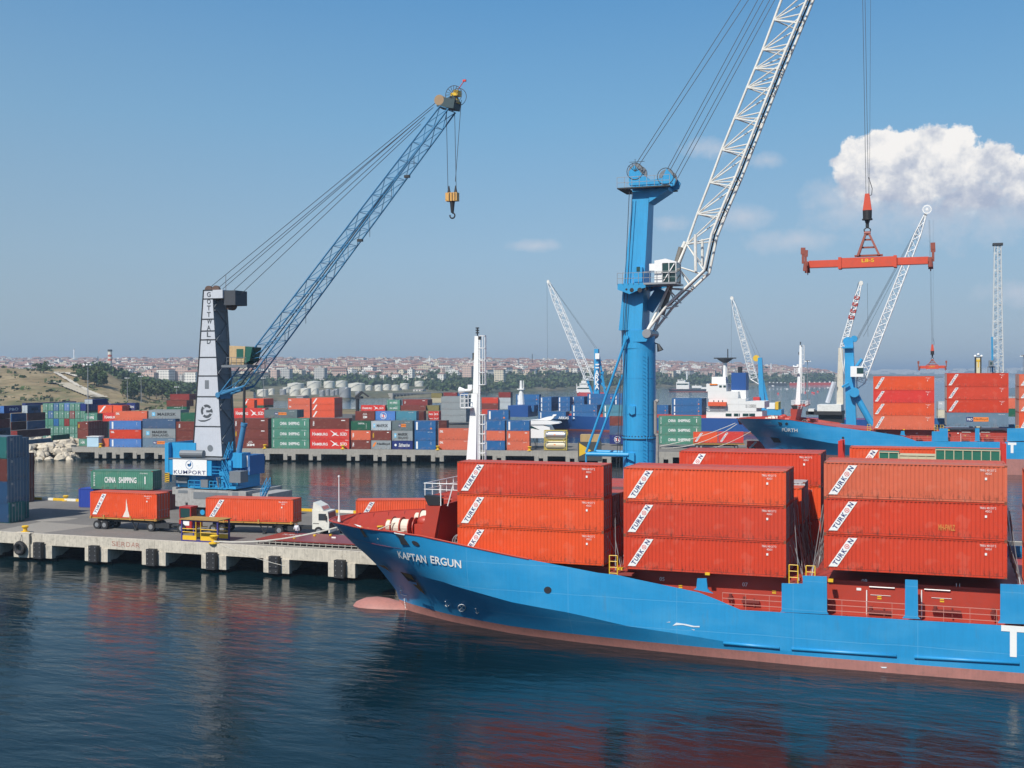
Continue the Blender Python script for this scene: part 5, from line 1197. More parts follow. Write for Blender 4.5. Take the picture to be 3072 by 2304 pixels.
def mast(T, t, zc_):
    f = lambda x, y: onb(KAP, (1360+x*.2532, 960+y*.2532), 0.)
    x0, z0 = f(237, 1650); xt, zt = f(284, 190); b = B()
    wb = f(290, 1650)[0]-f(183, 1650)[0]; wt = .42; zm = f(240, 870)[1]; wm = f(290, 870)[0]-f(225, 870)[0]
    cx0 = (f(290, 1650)[0]+f(183, 1650)[0])/2; cxm = (f(290, 870)[0]+f(230, 870)[0])/2; cxt = f(280, 200)[0]
    zb = zc_-.2
    for (za, ca, wa), (zb_, cb, wb_) in (((zb, cx0-.15, wb*1.25), (zm, cxm, wm)), ((zm, f(278, 870)[0], .55), (zt, cxt, .34))):
        vs = [(ca+i*wa/2, j*wa/2.2, za) for i, j in ((-1, -1), (1, -1), (1, 1), (-1, 1))]+[(cb+i*wb_/2, j*wb_/2.2, zb_) for i, j in ((-1, -1), (1, -1), (1, 1), (-1, 1))]
        b.add(vs, [(3, 2, 1, 0), (4, 5, 6, 7), (0, 1, 5, 4), (1, 2, 6, 5), (2, 3, 7, 6), (3, 0, 4, 7)])
    o = b.ob('mast', RAILW, t, local=True)
    def sub(bb, nm, m_): q = bb.ob(nm, m_, t, local=True); q.parent = o
    b = B(); r = .045                                      # ladder with safety hoops
    for (xa, ya, yb_) in ((320, 240, 1650),):
        for px_ in (312, 330):
            a0 = f(px_, ya); a1 = f(px_, yb_); b.tube((a0[0], -.35, a0[1]), (a1[0], -.35, a1[1]), .06, 4)
        n = 46
        for i in range(n): q = f(321, ya+(yb_-ya)*i/n); b.tube((q[0]-.12, -.35, q[1]), (q[0]+.14, -.35, q[1]), .025, 4)
    for ya, yb_, n in ((190, 765, 5), (1120, 1650, 5)):
        for i in range(n):
            yy = ya+(yb_-ya)*i/(n-1) if ya < 500 else ya+(yb_-ya)*i/(n-.3); q = f(330, yy); e = f(402, yy)
            cx = (q[0]+e[0])/2; rr = (e[0]-q[0])/2
            pts_ = [(cx+rr*math.cos(a), -.35+rr*1.1*math.sin(a), q[1]) for a in [math.pi*2*j/10 for j in range(11)]]; b.path(pts_, r, 4)
        for a in (-1.2, -.5, 0, .6, 1.2):
            q = f(330, ya); e = f(402, ya); w_ = f(330, yb_); cx = (q[0]+e[0])/2; rr = (e[0]-q[0])/2
            b.tube((cx+rr*math.cos(a), -.35+rr*1.1*math.sin(a), q[1]), (cx+rr*math.cos(a), -.35+rr*1.1*math.sin(a), w_[1]), .03, 4)
    sub(b, 'caged_ladder', RAILW)
    b = B(); a0 = f(130, 1030); a1 = f(222, 1030); a2 = f(130, 880)
    b.box((a0[0], -.9, a0[1]-.08), (a1[0]+.3, .9, a0[1]))
    for zz in (.33, .66, 1.0):
        z_ = a0[1]+(a2[1]-a0[1])*zz; b.path([(a1[0], -.9, z_), (a0[0], -.9, z_), (a0[0], .9, z_), (a1[0], .9, z_)], .035, 4)
    for xx, yy in ((a0[0], -.9), ((a0[0]+a1[0])/2, -.9), (a1[0], -.9), (a0[0], 0), (a0[0], .9)): b.tube((xx, yy, a0[1]), (xx, yy, a2[1]), .035, 4)
    sub(b, 'mast_platform', RAILW)
    b = B(); q = f(85, 835); e = f(185, 830); b.tube((q[0], -.2, q[1]), (q[0]+.5, -.2, q[1]), .34, 12, .14); b.tube((q[0]+.4, -.2, q[1]), (e[0]+.3, -.2, e[1]), .12, 8); q = f(210, 800); b.box((q[0]-.2, -.3, q[1]-.2), (q[0]+.2, .1, q[1]+.25)); q = f(250, 830); b.tube((q[0], 0, q[1]-.3), (q[0]+.4, 0, q[1]+.4), .12, 6); sub(b, 'horn', RAILW)
    b = B()
    for yy in (95, 123, 152): q = f(285, yy); b.tube((q[0], 0, q[1]-.05), (q[0], 0, q[1]+.05), .17, 8)
    q = f(285, 90); e = f(285, 190); b.tube((q[0], 0, q[1]), (e[0], 0, e[1]), .06, 6)
    q = f(246, 430); b.box((q[0]-.12, -.1, q[1]-.35), (q[0]+.15, .15, q[1]+.3)); q = f(312, 215); b.box((q[0]-.08, -.1, q[1]-.15), (q[0]+.1, .1, q[1]+.15)); sub(b, 'mast_light', DARK)
KAP = ship_frame(-52.4, 95.6, 0., 0.)
FUR = ship_frame(-43.48, 268.51, .0398, 2.9)
kap = build_ship(KAP, 'big blue container ship with red forecastle and white mast in the foreground', 'KAPTAN ERGUN', True)
fur = build_ship(FUR, 'similar blue container ship moored farther back behind the orange stacks', 'FÜRTH', False)
BZ = lambda x, y: (980+x*.217, 1440+y*.217)
Z5L = lambda x, y: (2240+x*.3761, 1700+y*.3761)
def wrap_text(T, t, s, pl, prr, h, m_, name='ship_name', nsub=6, bold=.02):
    """letters bent onto the bow plating between two photographed baseline points"""
    a = onhull(T, *pl); c = onhull(T, *prr); vs, fs, ar = text_mesh(s, bold); b = B(); out = []
    for p, q in vs:
        ss = a.x+(c.x-a.x)*p; zz = a.z+(c.z-a.z)*p+h*q; out.append((ss, -hbw(ss, zz)-.05, zz))
    b.add(out, fs); return b.ob(name, m_, t, local=True)
wrap_text(KAP, kap, 'KAPTAN', BZ(1005, 1078), BZ(1385, 1152), .66, WHITE); wrap_text(KAP, kap, 'ERGUN', BZ(1445, 1150), BZ(1865, 1222), .66, WHITE)
wrap_text(FUR, fur, 'FÜRTH', z4(122, 848), z4(256, 855), .95, WHITE)
for T, t, zf in ((KAP, kap, None), (FUR, fur, 1)):
    if t is kap: q0, q1, q2, q3 = [onhull(T, *p) for p in (Z5L(2030, 465), Z5L(2225, 470), Z5L(2100, 718), Z5L(2155, 718))]
    else: q0, q1, q2, q3 = [onhull(T, *p) for p in (z4(2072, 943), z4(2146, 945), z4(2098, 1034), z4(2122, 1034))]
    w_ = (q1.x-q0.x); yy = -9.63; zt = q0.z; zb = q2.z; c = q0.x+w_/2; sw = (q3.x-q2.x)/2
    b = B(); b.poly([(q0.x, yy, zt), (q0.x, yy, zt-sw*1.9), (q0.x+w_, yy, zt-sw*1.9), (q0.x+w_, yy, zt)]); b.poly([(c-sw, yy, zt-sw*1.9), (c-sw, yy, zb), (c+sw, yy, zb), (c+sw, yy, zt-sw*1.9)])
    s0 = q0.x+w_+3.6
    b.text('URKON', (s0, yy, zb), (1, 0, 0), (0, 0, 1), zt-zb, 15, bold=.04); b.ob('side_lettering', WHITE, t, local=True)
# openings and marks on the near bow
b = B(); b2 = B()
for P_ in ([(440, 655), (478, 660), (560, 790), (520, 790)], [(985, 770), (1060, 785), (1145, 905), (1030, 890)]): patchon(KAP, b, [BZ(*p) for p in P_], .035)
patchon(KAP, b, [BZ(940, 745), BZ(1070, 775), BZ(1060, 800), BZ(990, 790)], .03); patchon(KAP, b, [BZ(400, 630), BZ(470, 655), BZ(455, 680), BZ(420, 660)], .03)
patchon(KAP, b, [BZ(1228+52*math.cos(a*.5236)+10*math.sin(a*.5236), 878+34*math.sin(a*.5236)+26*math.cos(a*.5236)*.6) for a in range(12)], .04)
patchon(KAP, b, [z7(308+33*math.cos(a*.5236), 1210+30*math.sin(a*.5236)) for a in range(12)], .04)
patchon(KAP, b, [BZ(1015, 1268), BZ(1170, 1308), BZ(1240, 1415), BZ(1130, 1400)], .04)
b.ob('hawse_opening', mat('opening_dark', (.02, .022, .028), .9), kap, local=True)
b = B(); patchon(KAP, b, [BZ(375, 608), BZ(475, 632), BZ(478, 655), BZ(430, 638)], .06); patchon(KAP, b, [BZ(925, 715), BZ(1083, 738), BZ(1075, 765), BZ(935, 738)], .06); b.ob('fairlead_roller', RAILW, kap, local=True)
b = B(); patchon(KAP, b, [BZ(1045, 1280), BZ(1160, 1310), BZ(1215, 1390), BZ(1100, 1340)], .06); patchon(KAP, b, [BZ(1150, 1400), BZ(1250, 1420), BZ(1370, 1590), BZ(1290, 1530)], .035); patchon(KAP, b, [BZ(700, 1172), BZ(800, 1185), BZ(905, 1290), BZ(820, 1230)], .035)
b.ob('rust_stain', RUSTM, kap, local=True)
b = B(); patchon(KAP, b, [BZ(1128, 1395), BZ(1238, 1418), BZ(1250, 1452), BZ(1135, 1425)], .05); b.ob('anchor_pocket_sill', mat('hull_light_blue', (.06, .32, .62), .5), kap, local=True)
b = B(); patchon(KAP, b, [z7(1388, 1518), z7(1420, 1492), z7(1500, 1503), z7(1575, 1520), z7(1622, 1520), z7(1620, 1532), z7(1560, 1530), z7(1480, 1512), z7(1430, 1512)], .03); patchon(KAP, b, [z7(1330, 1490), z7(1365, 1483), z7(1368, 1489)], .03); patchon(KAP, b, [z7(1545, 1548), z7(1580, 1552), z7(1575, 1558)], .03)
patchon(KAP, b, [Z5L(1065, 798), Z5L(1120, 800), Z5L(1112, 810), Z5L(1080, 809)], .03); b.ob('scuff_mark', SCUFF, kap, local=True)
b = B()
def marker(pts_, r=.035):
    P_ = [onhull(KAP, *p, off=.04) for p in pts_]; b.path(P_, r, 4)
marker([z6(1240, 1175), z6(1265, 1215), z6(1243, 1215)]); marker([z6(1243, 1215), z6(1255, 1250), z6(1303, 1260)])
for i in range(7): marker([z6(1280+2*i, 1285+i*15), z6(1284+2*i, 1292+i*15)], .04)
marker([z6(1635, 1308), z6(1650, 1352)]); marker([z6(1635, 1340), z6(1650, 1354), z6(1665, 1345)]); marker([z6(1895, 1368), z6(1912, 1412)]); marker([z6(1897, 1400), z6(1912, 1414), z6(1922, 1405)])
cx, cy = 1778, 1363; marker([z6(cx+32*math.cos(a*.5236), cy+30*math.sin(a*.5236)) for a in range(13)]); marker([z6(cx-18, cy-20), z6(cx+18, cy+20)]); marker([z6(cx-18, cy+18), z6(cx+18, cy-18)])
b.ob('draught_mark', WHITE, kap, local=True)
b = B()
for pa, pb in ((Z5L(-185, 608), Z5L(262, 650)), (Z5L(358, 655), Z5L(1195, 712)), (Z5L(1338, 722), Z5L(2175, 770)), (Z5L(2300, 780), Z5L(3300, 840))):
    a = onhull(KAP, *pa); c = onhull(KAP, *pb); b.tube(a, c, .12, 8)
b.ob('rubbing_strake', HB, kap, local=True, smooth=True)
b = B()
for T, pts_ in ((FUR, [z4(648+11*math.cos(a*.7), 903+11*math.sin(a*.7)) for a in range(9)]), (FUR, [z4(20, 898), z4(90, 905), z4(112, 945), z4(50, 942)]), (FUR, [z4(85, 765), z4(120, 772), z4(118, 790), z4(92, 785)]), (FUR, [z4(160+14*math.cos(a*.7), 780+10*math.sin(a*.7)) for a in range(9)])): patchon(T, b, pts_, .05)
b.ob('hawse_opening', mat('opening_dark', (.02, .022, .028), .9), fur, local=True)
# ---------------------------------------------------------------- deck cargo of the near ship
GK = 'containers on the near ship'
def kc(X, Yf, z_, col, lg, lab, L=12.19, H=2.591, det=2): return container((X, Yf, z_), 0, L, H, 2.438, col, lg, lab, GK, det)
ZB = {1: 6.25, 2: 6.13, 3: 6.89}
SX = {1: -36.44, 2: -22.67, 3: -7.80}
SC = {1: ['red', 'orange', 'red'], 2: ['red', 'red', 'orange'], 3: ['red', 'red', 'salmon']}
SC[1] = ['orange', 'orange', 'red']
SN = {1: 'bow side near stack', 2: 'middle near stack', 3: 'right near stack'}
TN = ['bottom', 'middle', 'top']
for st in (1, 2, 3):
    for i in range(3):
        kc(SX[st], 86.82, ZB[st]+i*2.6, SC[st][i], 'T', f"{NAMES[SC[st][i]]} container with slanted white stripe, {TN[i]} of the {SN[st]}")
oc = B(); oc.text('MH-FWLZ', GY(*z8(1472, 694), 86.80), (1, 0, 0), (0, 0, 1), .42, 1.1, bold=.03)
for o_ in list(COL.objects):
    if o_.parent is None and o_.get('label', '').startswith('deep red container with slanted white stripe, middle of the right near stack'): oc.ob('ochre_scrawl', mat('ochre_scrawl', (.62, .22, .05), .8), o_)
# rows behind the near row
for st, rows_ in ((1, [(1, 2), (2, 2), (3, 2), (4, 2), (5, 2), (6, 2)]), (2, [(1, 3), (2, 2)]), (3, [(1, 3)])):
    for r_, n_ in rows_:
        for i in range(n_):
            c = rnd.choice(['red', 'orange', 'maroon']) if st != 1 else rnd.choice(['maroon', 'brown', 'red'])
            kc(SX[st], 86.82+2.5*r_, ZB[st]+i*2.6, c, None, f"{NAMES[c]} container, {TN[i]} tier, {NTH[r_]} row behind the {SN[st]}")
for j, (yy, c, zt_) in enumerate(((94.3, 'orange', 12.0), (96.8, 'ltgrey', 12.25))):
    for i in range(2):
        h = (zt_-6.15)/2; kc(SX[2]+.3, yy, 6.15+i*h, c if i else 'maroon', 'T' if (j == 0 and i) else None, f"{'pale' if c == 'ltgrey' and i else NAMES[c if i else 'maroon']} container behind the middle stack, {'upper' if i else 'lower'} of the {'taller' if j else 'shorter'} pair", H=h)
for j, yy in enumerate((100.0, 102.5)):
    for i in range(3):
        h = (14.40-6.15)/3; c = 'red' if i == 2 else rnd.choice(['maroon', 'red', 'orange'])
        kc(-21.14, yy, 6.15+i*h, c, 'T' if j == 0 else None, f"{NAMES[c]} container, {TN[i]} of the {'last' if j else 'second last'} row behind middle stack", H=h-.02, L=11.9)
for j, yy in enumerate((102.0, 104.5)):
    if j: continue
    for i in range(3):
        h = (14.87-6.9)/3; kc(-7.07, yy, 6.9+i*h, 'orange' if i == 2 else 'maroon', 'T', f"{'orange' if i == 2 else 'dark red'} container, {TN[i]} of the far row behind right stack", H=h-.02, L=11.95)
for r_ in (2, 3):
    for i in range(2): kc(SX[3], 86.82+2.5*r_, 6.9+i*2.6, 'maroon', None, f"dark red container behind the right near stack, {TN[i]} tier of row {'three' if r_ == 2 else 'four'}")
for i in range(2): kc(SX[3], 96.9, 6.9+i*2.72, 'brown', None, f"brown container under the green covered flat rack, {'lower' if i == 0 else 'upper'} one", H=2.70)
# flat rack with green covered cargo
xa = GY(*z4(640, 1000), 97).x; xb = GY(*z4(2022, 1000), 97).x; zt = GY(*z4(2022, 952), 97).z; z0 = 12.36
t = thing('flat_rack', 'flat rack with red end posts carrying green covered cargo on the near ship', 'flat rack', (xa-.3, 96.9, z0))
RR = mat('post_red', (.50, .03, .02), .5); w_ = xb-xa+.6
b = B(); b.box((0, 0, 0), (w_, 2.4, .25))
for xx in (0, w_-.35): b.box((xx, 0, .25), (xx+.35, .3, zt-z0)); b.box((xx, 2.1, .25), (xx+.35, 2.4, zt-z0)); b.box((xx+.1, .3, zt-z0-.3), (xx+.25, 2.1, zt-z0))
b.ob('rack', RR, t, local=True)
TARP = mat('green_tarpaulin', (.015, .13, .085), .5, var=.2, vs=1.5, bump=.3); BAT = mat('pale_batten', (.48, .45, .30), .7)
for (p0_, p1_, top, bot, lab) in ((1446, 2008, 1008, 1080, 'long tall green covered cargo with pale battens'), (958, 1130, 1025, 1078, 'short green covered bundle at the left of the flat rack'), (1130, 1446, 1052, 1080, 'low pale covered cargo between the green bundles')):
    a = GY(*z4(p0_, top), 97.1); c = GY(*z4(p1_, top), 97.1); zz = GY(*z4((p0_+p1_)/2, top), 97.1).z
    tt = thing('covered_cargo', lab+' on the near ship', 'cargo', (a.x, 97.1, z0+.26), 0, 'covered cargo on the flat rack')
    W_ = c.x-a.x; H_ = zz-z0-.26; b = B(); b.box((0, .05, 0), (W_, 1.9, H_)); b.ob('cover', TARP if p0_ != 1130 else BAT, tt, local=True)
    b = B(); n = max(2, int(W_/.62))
    for i in range(n+1): b.box((i*(W_-.06)/n, 0, 0), (i*(W_-.06)/n+.06, .05, H_))
    b.box((0, -.01, H_-.06), (W_, .05, H_+.01)); b.ob('batten', BAT, tt, local=True)
# stack just leaving the frame on the right
q = GY(3074, 1600, 86.82).x
for i in range(3): kc(q, 86.82, 6.6+i*2.6, 'orange', 'T', f"orange container cut by the right photo edge, {TN[i]} of its stack")
# lashing rods
def rods(x, side, zb, rows_, lab, tiers=2):
    for r_ in rows_:
        y0 = 86.9+2.5*r_; t = thing('lashing_rods', f"{lab}, {NTH[r_]} row from the near side", 'lashing rods', (x, y0, zb), 0, 'galvanised lashing rods between the stacks'); b = B()
        dx = .28*side
        b.tube((dx*3.2, .15, .0), (dx, 2.2, 5.1), .028, 5); b.tube((dx*3.2, 2.2, .0), (dx, .1, 5.1 if r_ % 2 else 2.6), .028, 5)
        b.tube((dx*4, .9, .0), (dx, 1.9, 2.7), .028, 5); b.ob('rod', STEEL, t, local=True); b = B(); b.tube((dx*3.2, .15, .0), (dx*2.8, .45, .8), .05, 6); b.ob('turnbuckle', STEEL, t, local=True); b = B(); b.tube((dx*3.2, 2.2, .0), (dx*2.9, 1.95, .8), .05, 6); b.ob('turnbuckle', STEEL, t, local=True)
rods(SX[2]+12.19, 1, 5.9, range(7), 'steel rods at the right end of middle near stack')
rods(SX[3], -1, 6.2, range(7), 'steel rods at the left end of right near stack')
rods(SX[1]+12.19, 1, 5.9, range(5), 'steel rods at the right end of bow side stack')
rods(SX[3]+12.19, 1, 6.2, range(5), 'steel rods at the right end of right near stack')
# ---------------------------------------------------------------- deck cargo of the second ship
GFU = 'containers on the second blue ship'
uF = V((math.cos(.0398), math.sin(.0398), 0)); pF = FUR @ V((30, -8.85, 0))
def fc(x0, x1, ys, cols, where, rows=1): stack(z4, x0, x1, ys, cols, pF, uF, where, group=GFU, rows=rows)
fc(910, 1437, [832, 710, 600, 490, 370], [('salmon', 'T'), ('orange', 'T'), ('brightred', 'T'), ('orange', 'T')], 'left second ship stack', rows=4)
fc(1545, 2078, [805, 685, 572, 460, 342], [('greyblue', 'PN'), ('red', 'T'), ('red', 'T'), ('red', 'T')], 'tall middle second ship stack', rows=4)
fc(2168, 2700, [835, 685, 572, 462, 350], [('orange', 'T'), ('salmon', 'T'), ('salmon', 'T'), ('salmon', 'T')], 'second ship stack at photo edge', rows=3)
t = thing('hatch_cover', 'long red hatch cover on the foredeck of the second ship', 'hatch cover', FUR @ V((16.8, -8.2, 5.2)), .0398)
b = B(); b.ext([(0, 0, 0), (13.2, 0, 0), (13.2, 0, .75), (0, 0, 1.7)], (0, 16.2, 0)); b.ob('cover', REDO, t, local=True); b = B()
for i in range(12): b.box((.3+i*1.1, -.03, .1), (.36+i*1.1, -.002, .7))
b.ob('rib', REDO, t, local=True)
def onfar(px0, px1, ys, cols, off, where, zf=z4, rows=1): stack(zf, px0, px1, ys, cols, P0+N2*off, U2, where, group='containers behind the second ship', rows=rows)
onfar(1470, 1720, [730, 660, 585], [('cream', None), ('ltgrey', 'DA')], 40, 'pair between the second ship stacks')
onfar(1440, 1700, [800, 735], [('blue', None)], 42, 'under the pale pair behind ship')
onfar(2050, 2140, [720, 650, 560, 545, 470], [('dkgreen', None), ('salmon', None), ('ltgrey', None), ('greyblue', None)], 42, 'narrow stack behind second ship')
# ---------------------------------------------------------------- simpler ships farther away
def hull(t, L, Bm, fb, dr, m_, m2, flare=1.5, sheer=1.4, stern=.8):
    def half(f, a): 
        e = 1-(1-min(1, f/.22))**a; s_ = 1 if f < .9 else 1-(f-.9)/.1*.35; return Bm/2*e*s_
    fr_ = [0, .01, .03, .06, .1, .15, .2, .3, .5, .7, .85, .93, 1]
    for nm, z0, z1_, mm in (('boot_topping', -dr, .5, m2), ('upper_hull', .5, fb, m_)):
        b = B()
        for sg in (-1, 1):
            vs = []
            for f in fr_:
                for q in (0, .5, 1):
                    zz = z0+(z1_-z0)*q; full = (zz+dr)/(fb+dr); rake = L*.05*(1-full); top = zz+(sheer*max(0, 1-f/.2)**2 if nm == 'upper_hull' else 0)*q
                    vs.append((f*L+rake*(1-f), sg*half(f, 1.6+1.2*full), top))
            fs = [(3*i+j, 3*i+3+j, 3*i+4+j, 3*i+1+j) for i in range(len(fr_)-1) for j in (0, 1)]; e = 3*(len(fr_)-1)
            b.add(vs, fs if sg < 0 else [q[::-1] for q in fs])
        n = len(fr_)*3; b.f.append((n-3, n-2, n-1, 2*n-1, 2*n-2, 2*n-3)); b.mi.append(0)
        b.ob(nm, mm, t, smooth=True, local=True, angle=30)
    b = B(); b.poly([(f*L, -half(f, 2.8)*.98, fb-.25+sheer*max(0, 1-f/.2)**2*.9) for f in fr_]+[(f*L, half(f, 2.8)*.98, fb-.25+sheer*max(0, 1-f/.2)**2*.9) for f in fr_[::-1]]); b.ob('deck', REDO, t, local=True)
NB = mat('deep_blue_hull', (.012, .07, .26), .45, var=.1, vs=.1, streak=.1); RB2 = mat('dull_red_boot', (.28, .07, .05), .6)
a = G(*z3(30, 1290-1000+0), 0) if False else GD(1545, 1290, 415)
t = thing('container_ship', 'long deep blue container ship beyond the far pier with blue containers', 'container ship', (GD(1540, 1290, 412).x, 421., 0), .012); t['group'] = 'x'; del t['group']
Lb = GY(2330, 1290, 423).x-t.location.x+12
hull(t, Lb+20, 17, 5.2, 2, NB, RB2, sheer=1.6)
b = B(); b.text('ARKAS', (8, -7.2, 4.2), (1, -.12, 0), (0, 0, 1), 1.0, bold=.02); b.ob('ship_name', WHITE, t, local=True)
b = B(); b.box((12, -6.2, 4.9), (Lb*.66, 6.2, 6.1)); b.ob('hatch_coaming', REDO, t, local=True)
f3 = lambda x, y, Y_=421: GY(*z3(x, y), Y_)
def lx(p): return RM[t.name].inverted() @ p
WSH = mat('superstructure_white', (.74, .74, .72), .5, var=.06, dirt=.1)
# foremast
q = lx(f3(80, 615)); qt = lx(f3(80, 408)); b = B(); b.tube((q.x, 0, q.z), (q.x, 0, q.z+(qt.z-q.z)*.5), 1.4, 8, .9); b.tube((q.x, 0, q.z+(qt.z-q.z)*.5), (q.x, 0, qt.z), .7, 8, .5); b.box((q.x-1.3, -1, q.z+(qt.z-q.z)*.62), (q.x+1.3, 1, q.z+(qt.z-q.z)*.66)); b.tube((q.x+1, 0, q.z+5), (q.x+1, 0, qt.z), .15, 5); b.ob('mast', WSH, t, local=True)
q = lx(f3(75, 620)); b = B(); b.box((q.x-3, -6, 4.8), (q.x+5, 6, q.z)); b.ob('mast_house', NB, t, local=True)
# bridge house
def bx(x0, x1, y0, y1, ya=-7, yb=7):
    a_ = lx(f3(x0, y1)); c_ = lx(f3(x1, y0)); return (a_.x, ya, a_.z), (c_.x, yb, c_.z)
b = B()
for q_ in ((1705, 2180, 672, 760), (1725, 2130, 610, 672), (1725, 2040, 560, 610), (1718, 1975, 500, 560), (1705, 1875, 435, 500), (2040, 2200, 585, 640)): b.box(*bx(*q_))
b.box(*bx(1735, 1855, 375, 435, -3, 3)); b.ob('bridge_house', WSH, t, local=True)
b = B()
for x_ in (1815, 1850): b.box(*bx(x_, x_+22, 448, 466, -7.06, -6.99))
for x_ in (1790, 1830, 1865): b.box(*bx(x_-25, x_-17, 575, 592, -7.06, -6.99))
for x_ in (1940, 2010, 2085, 2140): b.box(*bx(x_-70, x_-20, 688, 712, -7.06, -6.99))
b.ob('window', GLASS, t, local=True)
b = B(); b.box(*bx(1725, 1880, 590, 622, -8.6, -7.06)); b.ob('lifeboat', mat('lifeboat_orange', (.70, .10, .03), .5), t, local=True)
b = B(); b.box(*bx(1735, 1800, 433, 445, -7.3, -7.06)); b.ob('orange_dodger', ORL, t, local=True)
a_ = lx(f3(1905, 640)); c_ = lx(f3(2030, 340)); b = B(); b.box((a_.x, -3.5, a_.z), (c_.x, 3.5, (a_.z+c_.z)*.5)); b.ob('funnel_base', WSH, t, local=True); b = B(); b.box((a_.x, -3.5, (a_.z+c_.z)*.5), (c_.x, 3.5, c_.z)); b.ob('funnel', NB, t, local=True)
b = B(); b.tube(((a_.x+c_.x)/2, 0, c_.z), ((a_.x+c_.x)/2, 0, c_.z+2.2), .8, 8); b.ob('exhaust', DARK, t, local=True)
b = B(); q = lx(f3(1838, 440)); qt = lx(f3(1840, 255)); b.tube((q.x, 0, q.z), (q.x, 0, qt.z), 1.0, 6, .7); b.box((q.x-2.6, -.6, qt.z-9), (q.x+1.5, .6, qt.z-8.6)); b.ob('radar_mast', WSH, t, local=True)
b = B(); b.tube((q.x, 0, qt.z), (q.x, 0, qt.z+1.5), .8, 8, 3.0); b.box((q.x-4, -.3, qt.z+1.5), (q.x+4, .3, qt.z+1.9)); b.tube((q.x+1, 0, qt.z+1.9), (q.x+1, 0, qt.z+5), .2, 5); b.ob('crow_nest', DARK, t, local=True)
b = B()
for y_ in (655, 735):
    p_, r_ = bx(1705, 1870, y_, y_+1); b.tube((p_[0], -7.6, p_[2]), (r_[0], -7.6, p_[2]), .08, 4); b.tube((p_[0], -7.6, p_[2]+.9), (r_[0], -7.6, p_[2]+.9), .08, 4)
b.ob('deck_railing', WSH, t, local=True)
# blue containers on it
GA = 'blue containers on the far blue ship'
def ar(x0, x1, ys, cols, Y_, where, rows=1): stack(z3, x0, x1, ys, cols, (0, Y_, 0), V((1, .012, 0)), where, group=GA, rows=rows)
S1, S2 = ('blue', 'ST'), ('blue', 'SO')
ar(35, 236, [690, 640, 584, 527], [S1, S1, S2], 432, 'stack behind the far ship foremast')
ar(75, 190, [676, 621], [S1], 420, 'below the far ship foremast', rows=2)
ar(245, 340, [672, 643, 600, 550], [S1, S1, S1], 424, 'stack right of far ship foremast', rows=5)
ar(400, 500, [672, 643, 598, 548], [S1, S1, S1], 424, 'second stack right of far ship foremast', rows=2)
ar(518, 622, [640, 598, 546], [S1, S1], 428, 'third stack right of far ship foremast', rows=4)
ar(228, 465, [742, 676], [S1], 415.5, 'behind the white yacht', rows=2)
ar(515, 735, [744, 682, 617], [S1, S2], 415.5, 'pair left of the blue struts', rows=3)
ar(786, 1010, [744, 682, 617], [('teal', 'ST'), ('teal', 'ST')], 415.5, 'teal pair behind blue struts')
ar(652, 880, [617, 568, 521], [S1, S2], 430, 'pair behind the lettered tower')
ar(885, 1010, [617, 568, 515], [S1, S2], 430, 'high pair left of blue column')
ar(1180, 1350, [712, 680, 620], [S2, S2], 424, 'pair right of the blue column', rows=2)
ar(1382, 1640, [715, 685, 624, 561], [S2, S2, S2], 418, 'stack left of white bridge house', rows=4)
# tanker behind, red and white; grey-white coaster; buoys, boats, barges
def far_ship(x0, x1, yw, ydeck, ytop, hm, hm2, lab, house, masts):
    X0, Y0 = z3(x0, yw); hz__ = PR((CC+ray(X0, 1120)*9000))[1]; d = CH*CF/(Y0-1119.5); q = GD(X0, Y0, d); sc = d/CF*k
    t = thing('cargo_ship', lab, 'ship', (q.x, q.y, 0), 0); L = (x1-x0)*sc/.97; f = (yw-ydeck)*sc
    hull(t, L, L*.16, max(2.0, f), 1.5, hm, hm2, sheer=f*.25)
    b = B()
    for (a, c, y0, y1) in house: b.box(((a-x0)*sc, -L*.06, (yw-y1)*sc), ((c-x0)*sc, L*.06, (yw-y0)*sc))
    b.ob('superstructure', WSH, t, local=True); b = B()
    for (a, y0, y1) in masts: b.tube(((a-x0)*sc, 0, (yw-y1)*sc), ((a-x0)*sc, 0, (yw-y0)*sc), .35, 5)
    b.ob('mast', WSH, t, local=True); b = B()
    for (a, c, y0, y1) in house[:2]: b.box(((a-x0+5)*sc, -L*.06-.05, (yw-(y0*.6+y1*.4))*sc), ((c-x0-5)*sc, -L*.06-.01, (yw-(y0*.8+y1*.2))*sc))
    b.ob('window', GLASS, t, local=True); return t
far_ship(1350, 1700, 502, 482, 390, mat('black_hull', (.02, .025, .04), .6), RB2, 'small dark hulled cargo ship with white house anchored in the bay', [(1425, 1535, 420, 478), (1440, 1500, 400, 420), (1560, 1640, 450, 470), (1640, 1690, 462, 478)], [(1435, 395, 420), (1470, 385, 420), (1690, 430, 475), (1590, 440, 470)])
far_ship(555, 830, 540, 505, 400, mat('tanker_red', (.45, .04, .04), .6), RB2, 'red hulled ship with white house behind the lettered crane', [(565, 690, 455, 510), (590, 660, 425, 455), (605, 650, 405, 425)], [(618, 360, 410), (560, 430, 500)])
BU = mat('buoy_red', (.70, .04, .03), .5)
for (x, y), lab in (((88, 522), 'large red buoy left of the second ship mast'), ((320, 512), 'small red buoy right of the second ship mast'), ((383, 514), 'small red buoy in the middle of three'), ((430, 505), 'red buoy nearest the pale crane'), ((398, 518), 'tiny red buoy beside the middle one')):
    X0, Y0 = z4(x, y); p = G(X0, Y0, 0); s = (p-CC).length/CF*k*9; t = thing('buoy', lab, 'buoy', p, 0, 'red mooring buoys in the bay'); b = B(); b.ell((0, 0, s*.3), (s, s, s*.62), 10, 6); b.ob('float', BU, t, local=True); b = B(); b.tube((0, 0, s*.8), (0, 0, s*1.1), s*.1, 5); b.ob('eye', DARK, t, local=True)
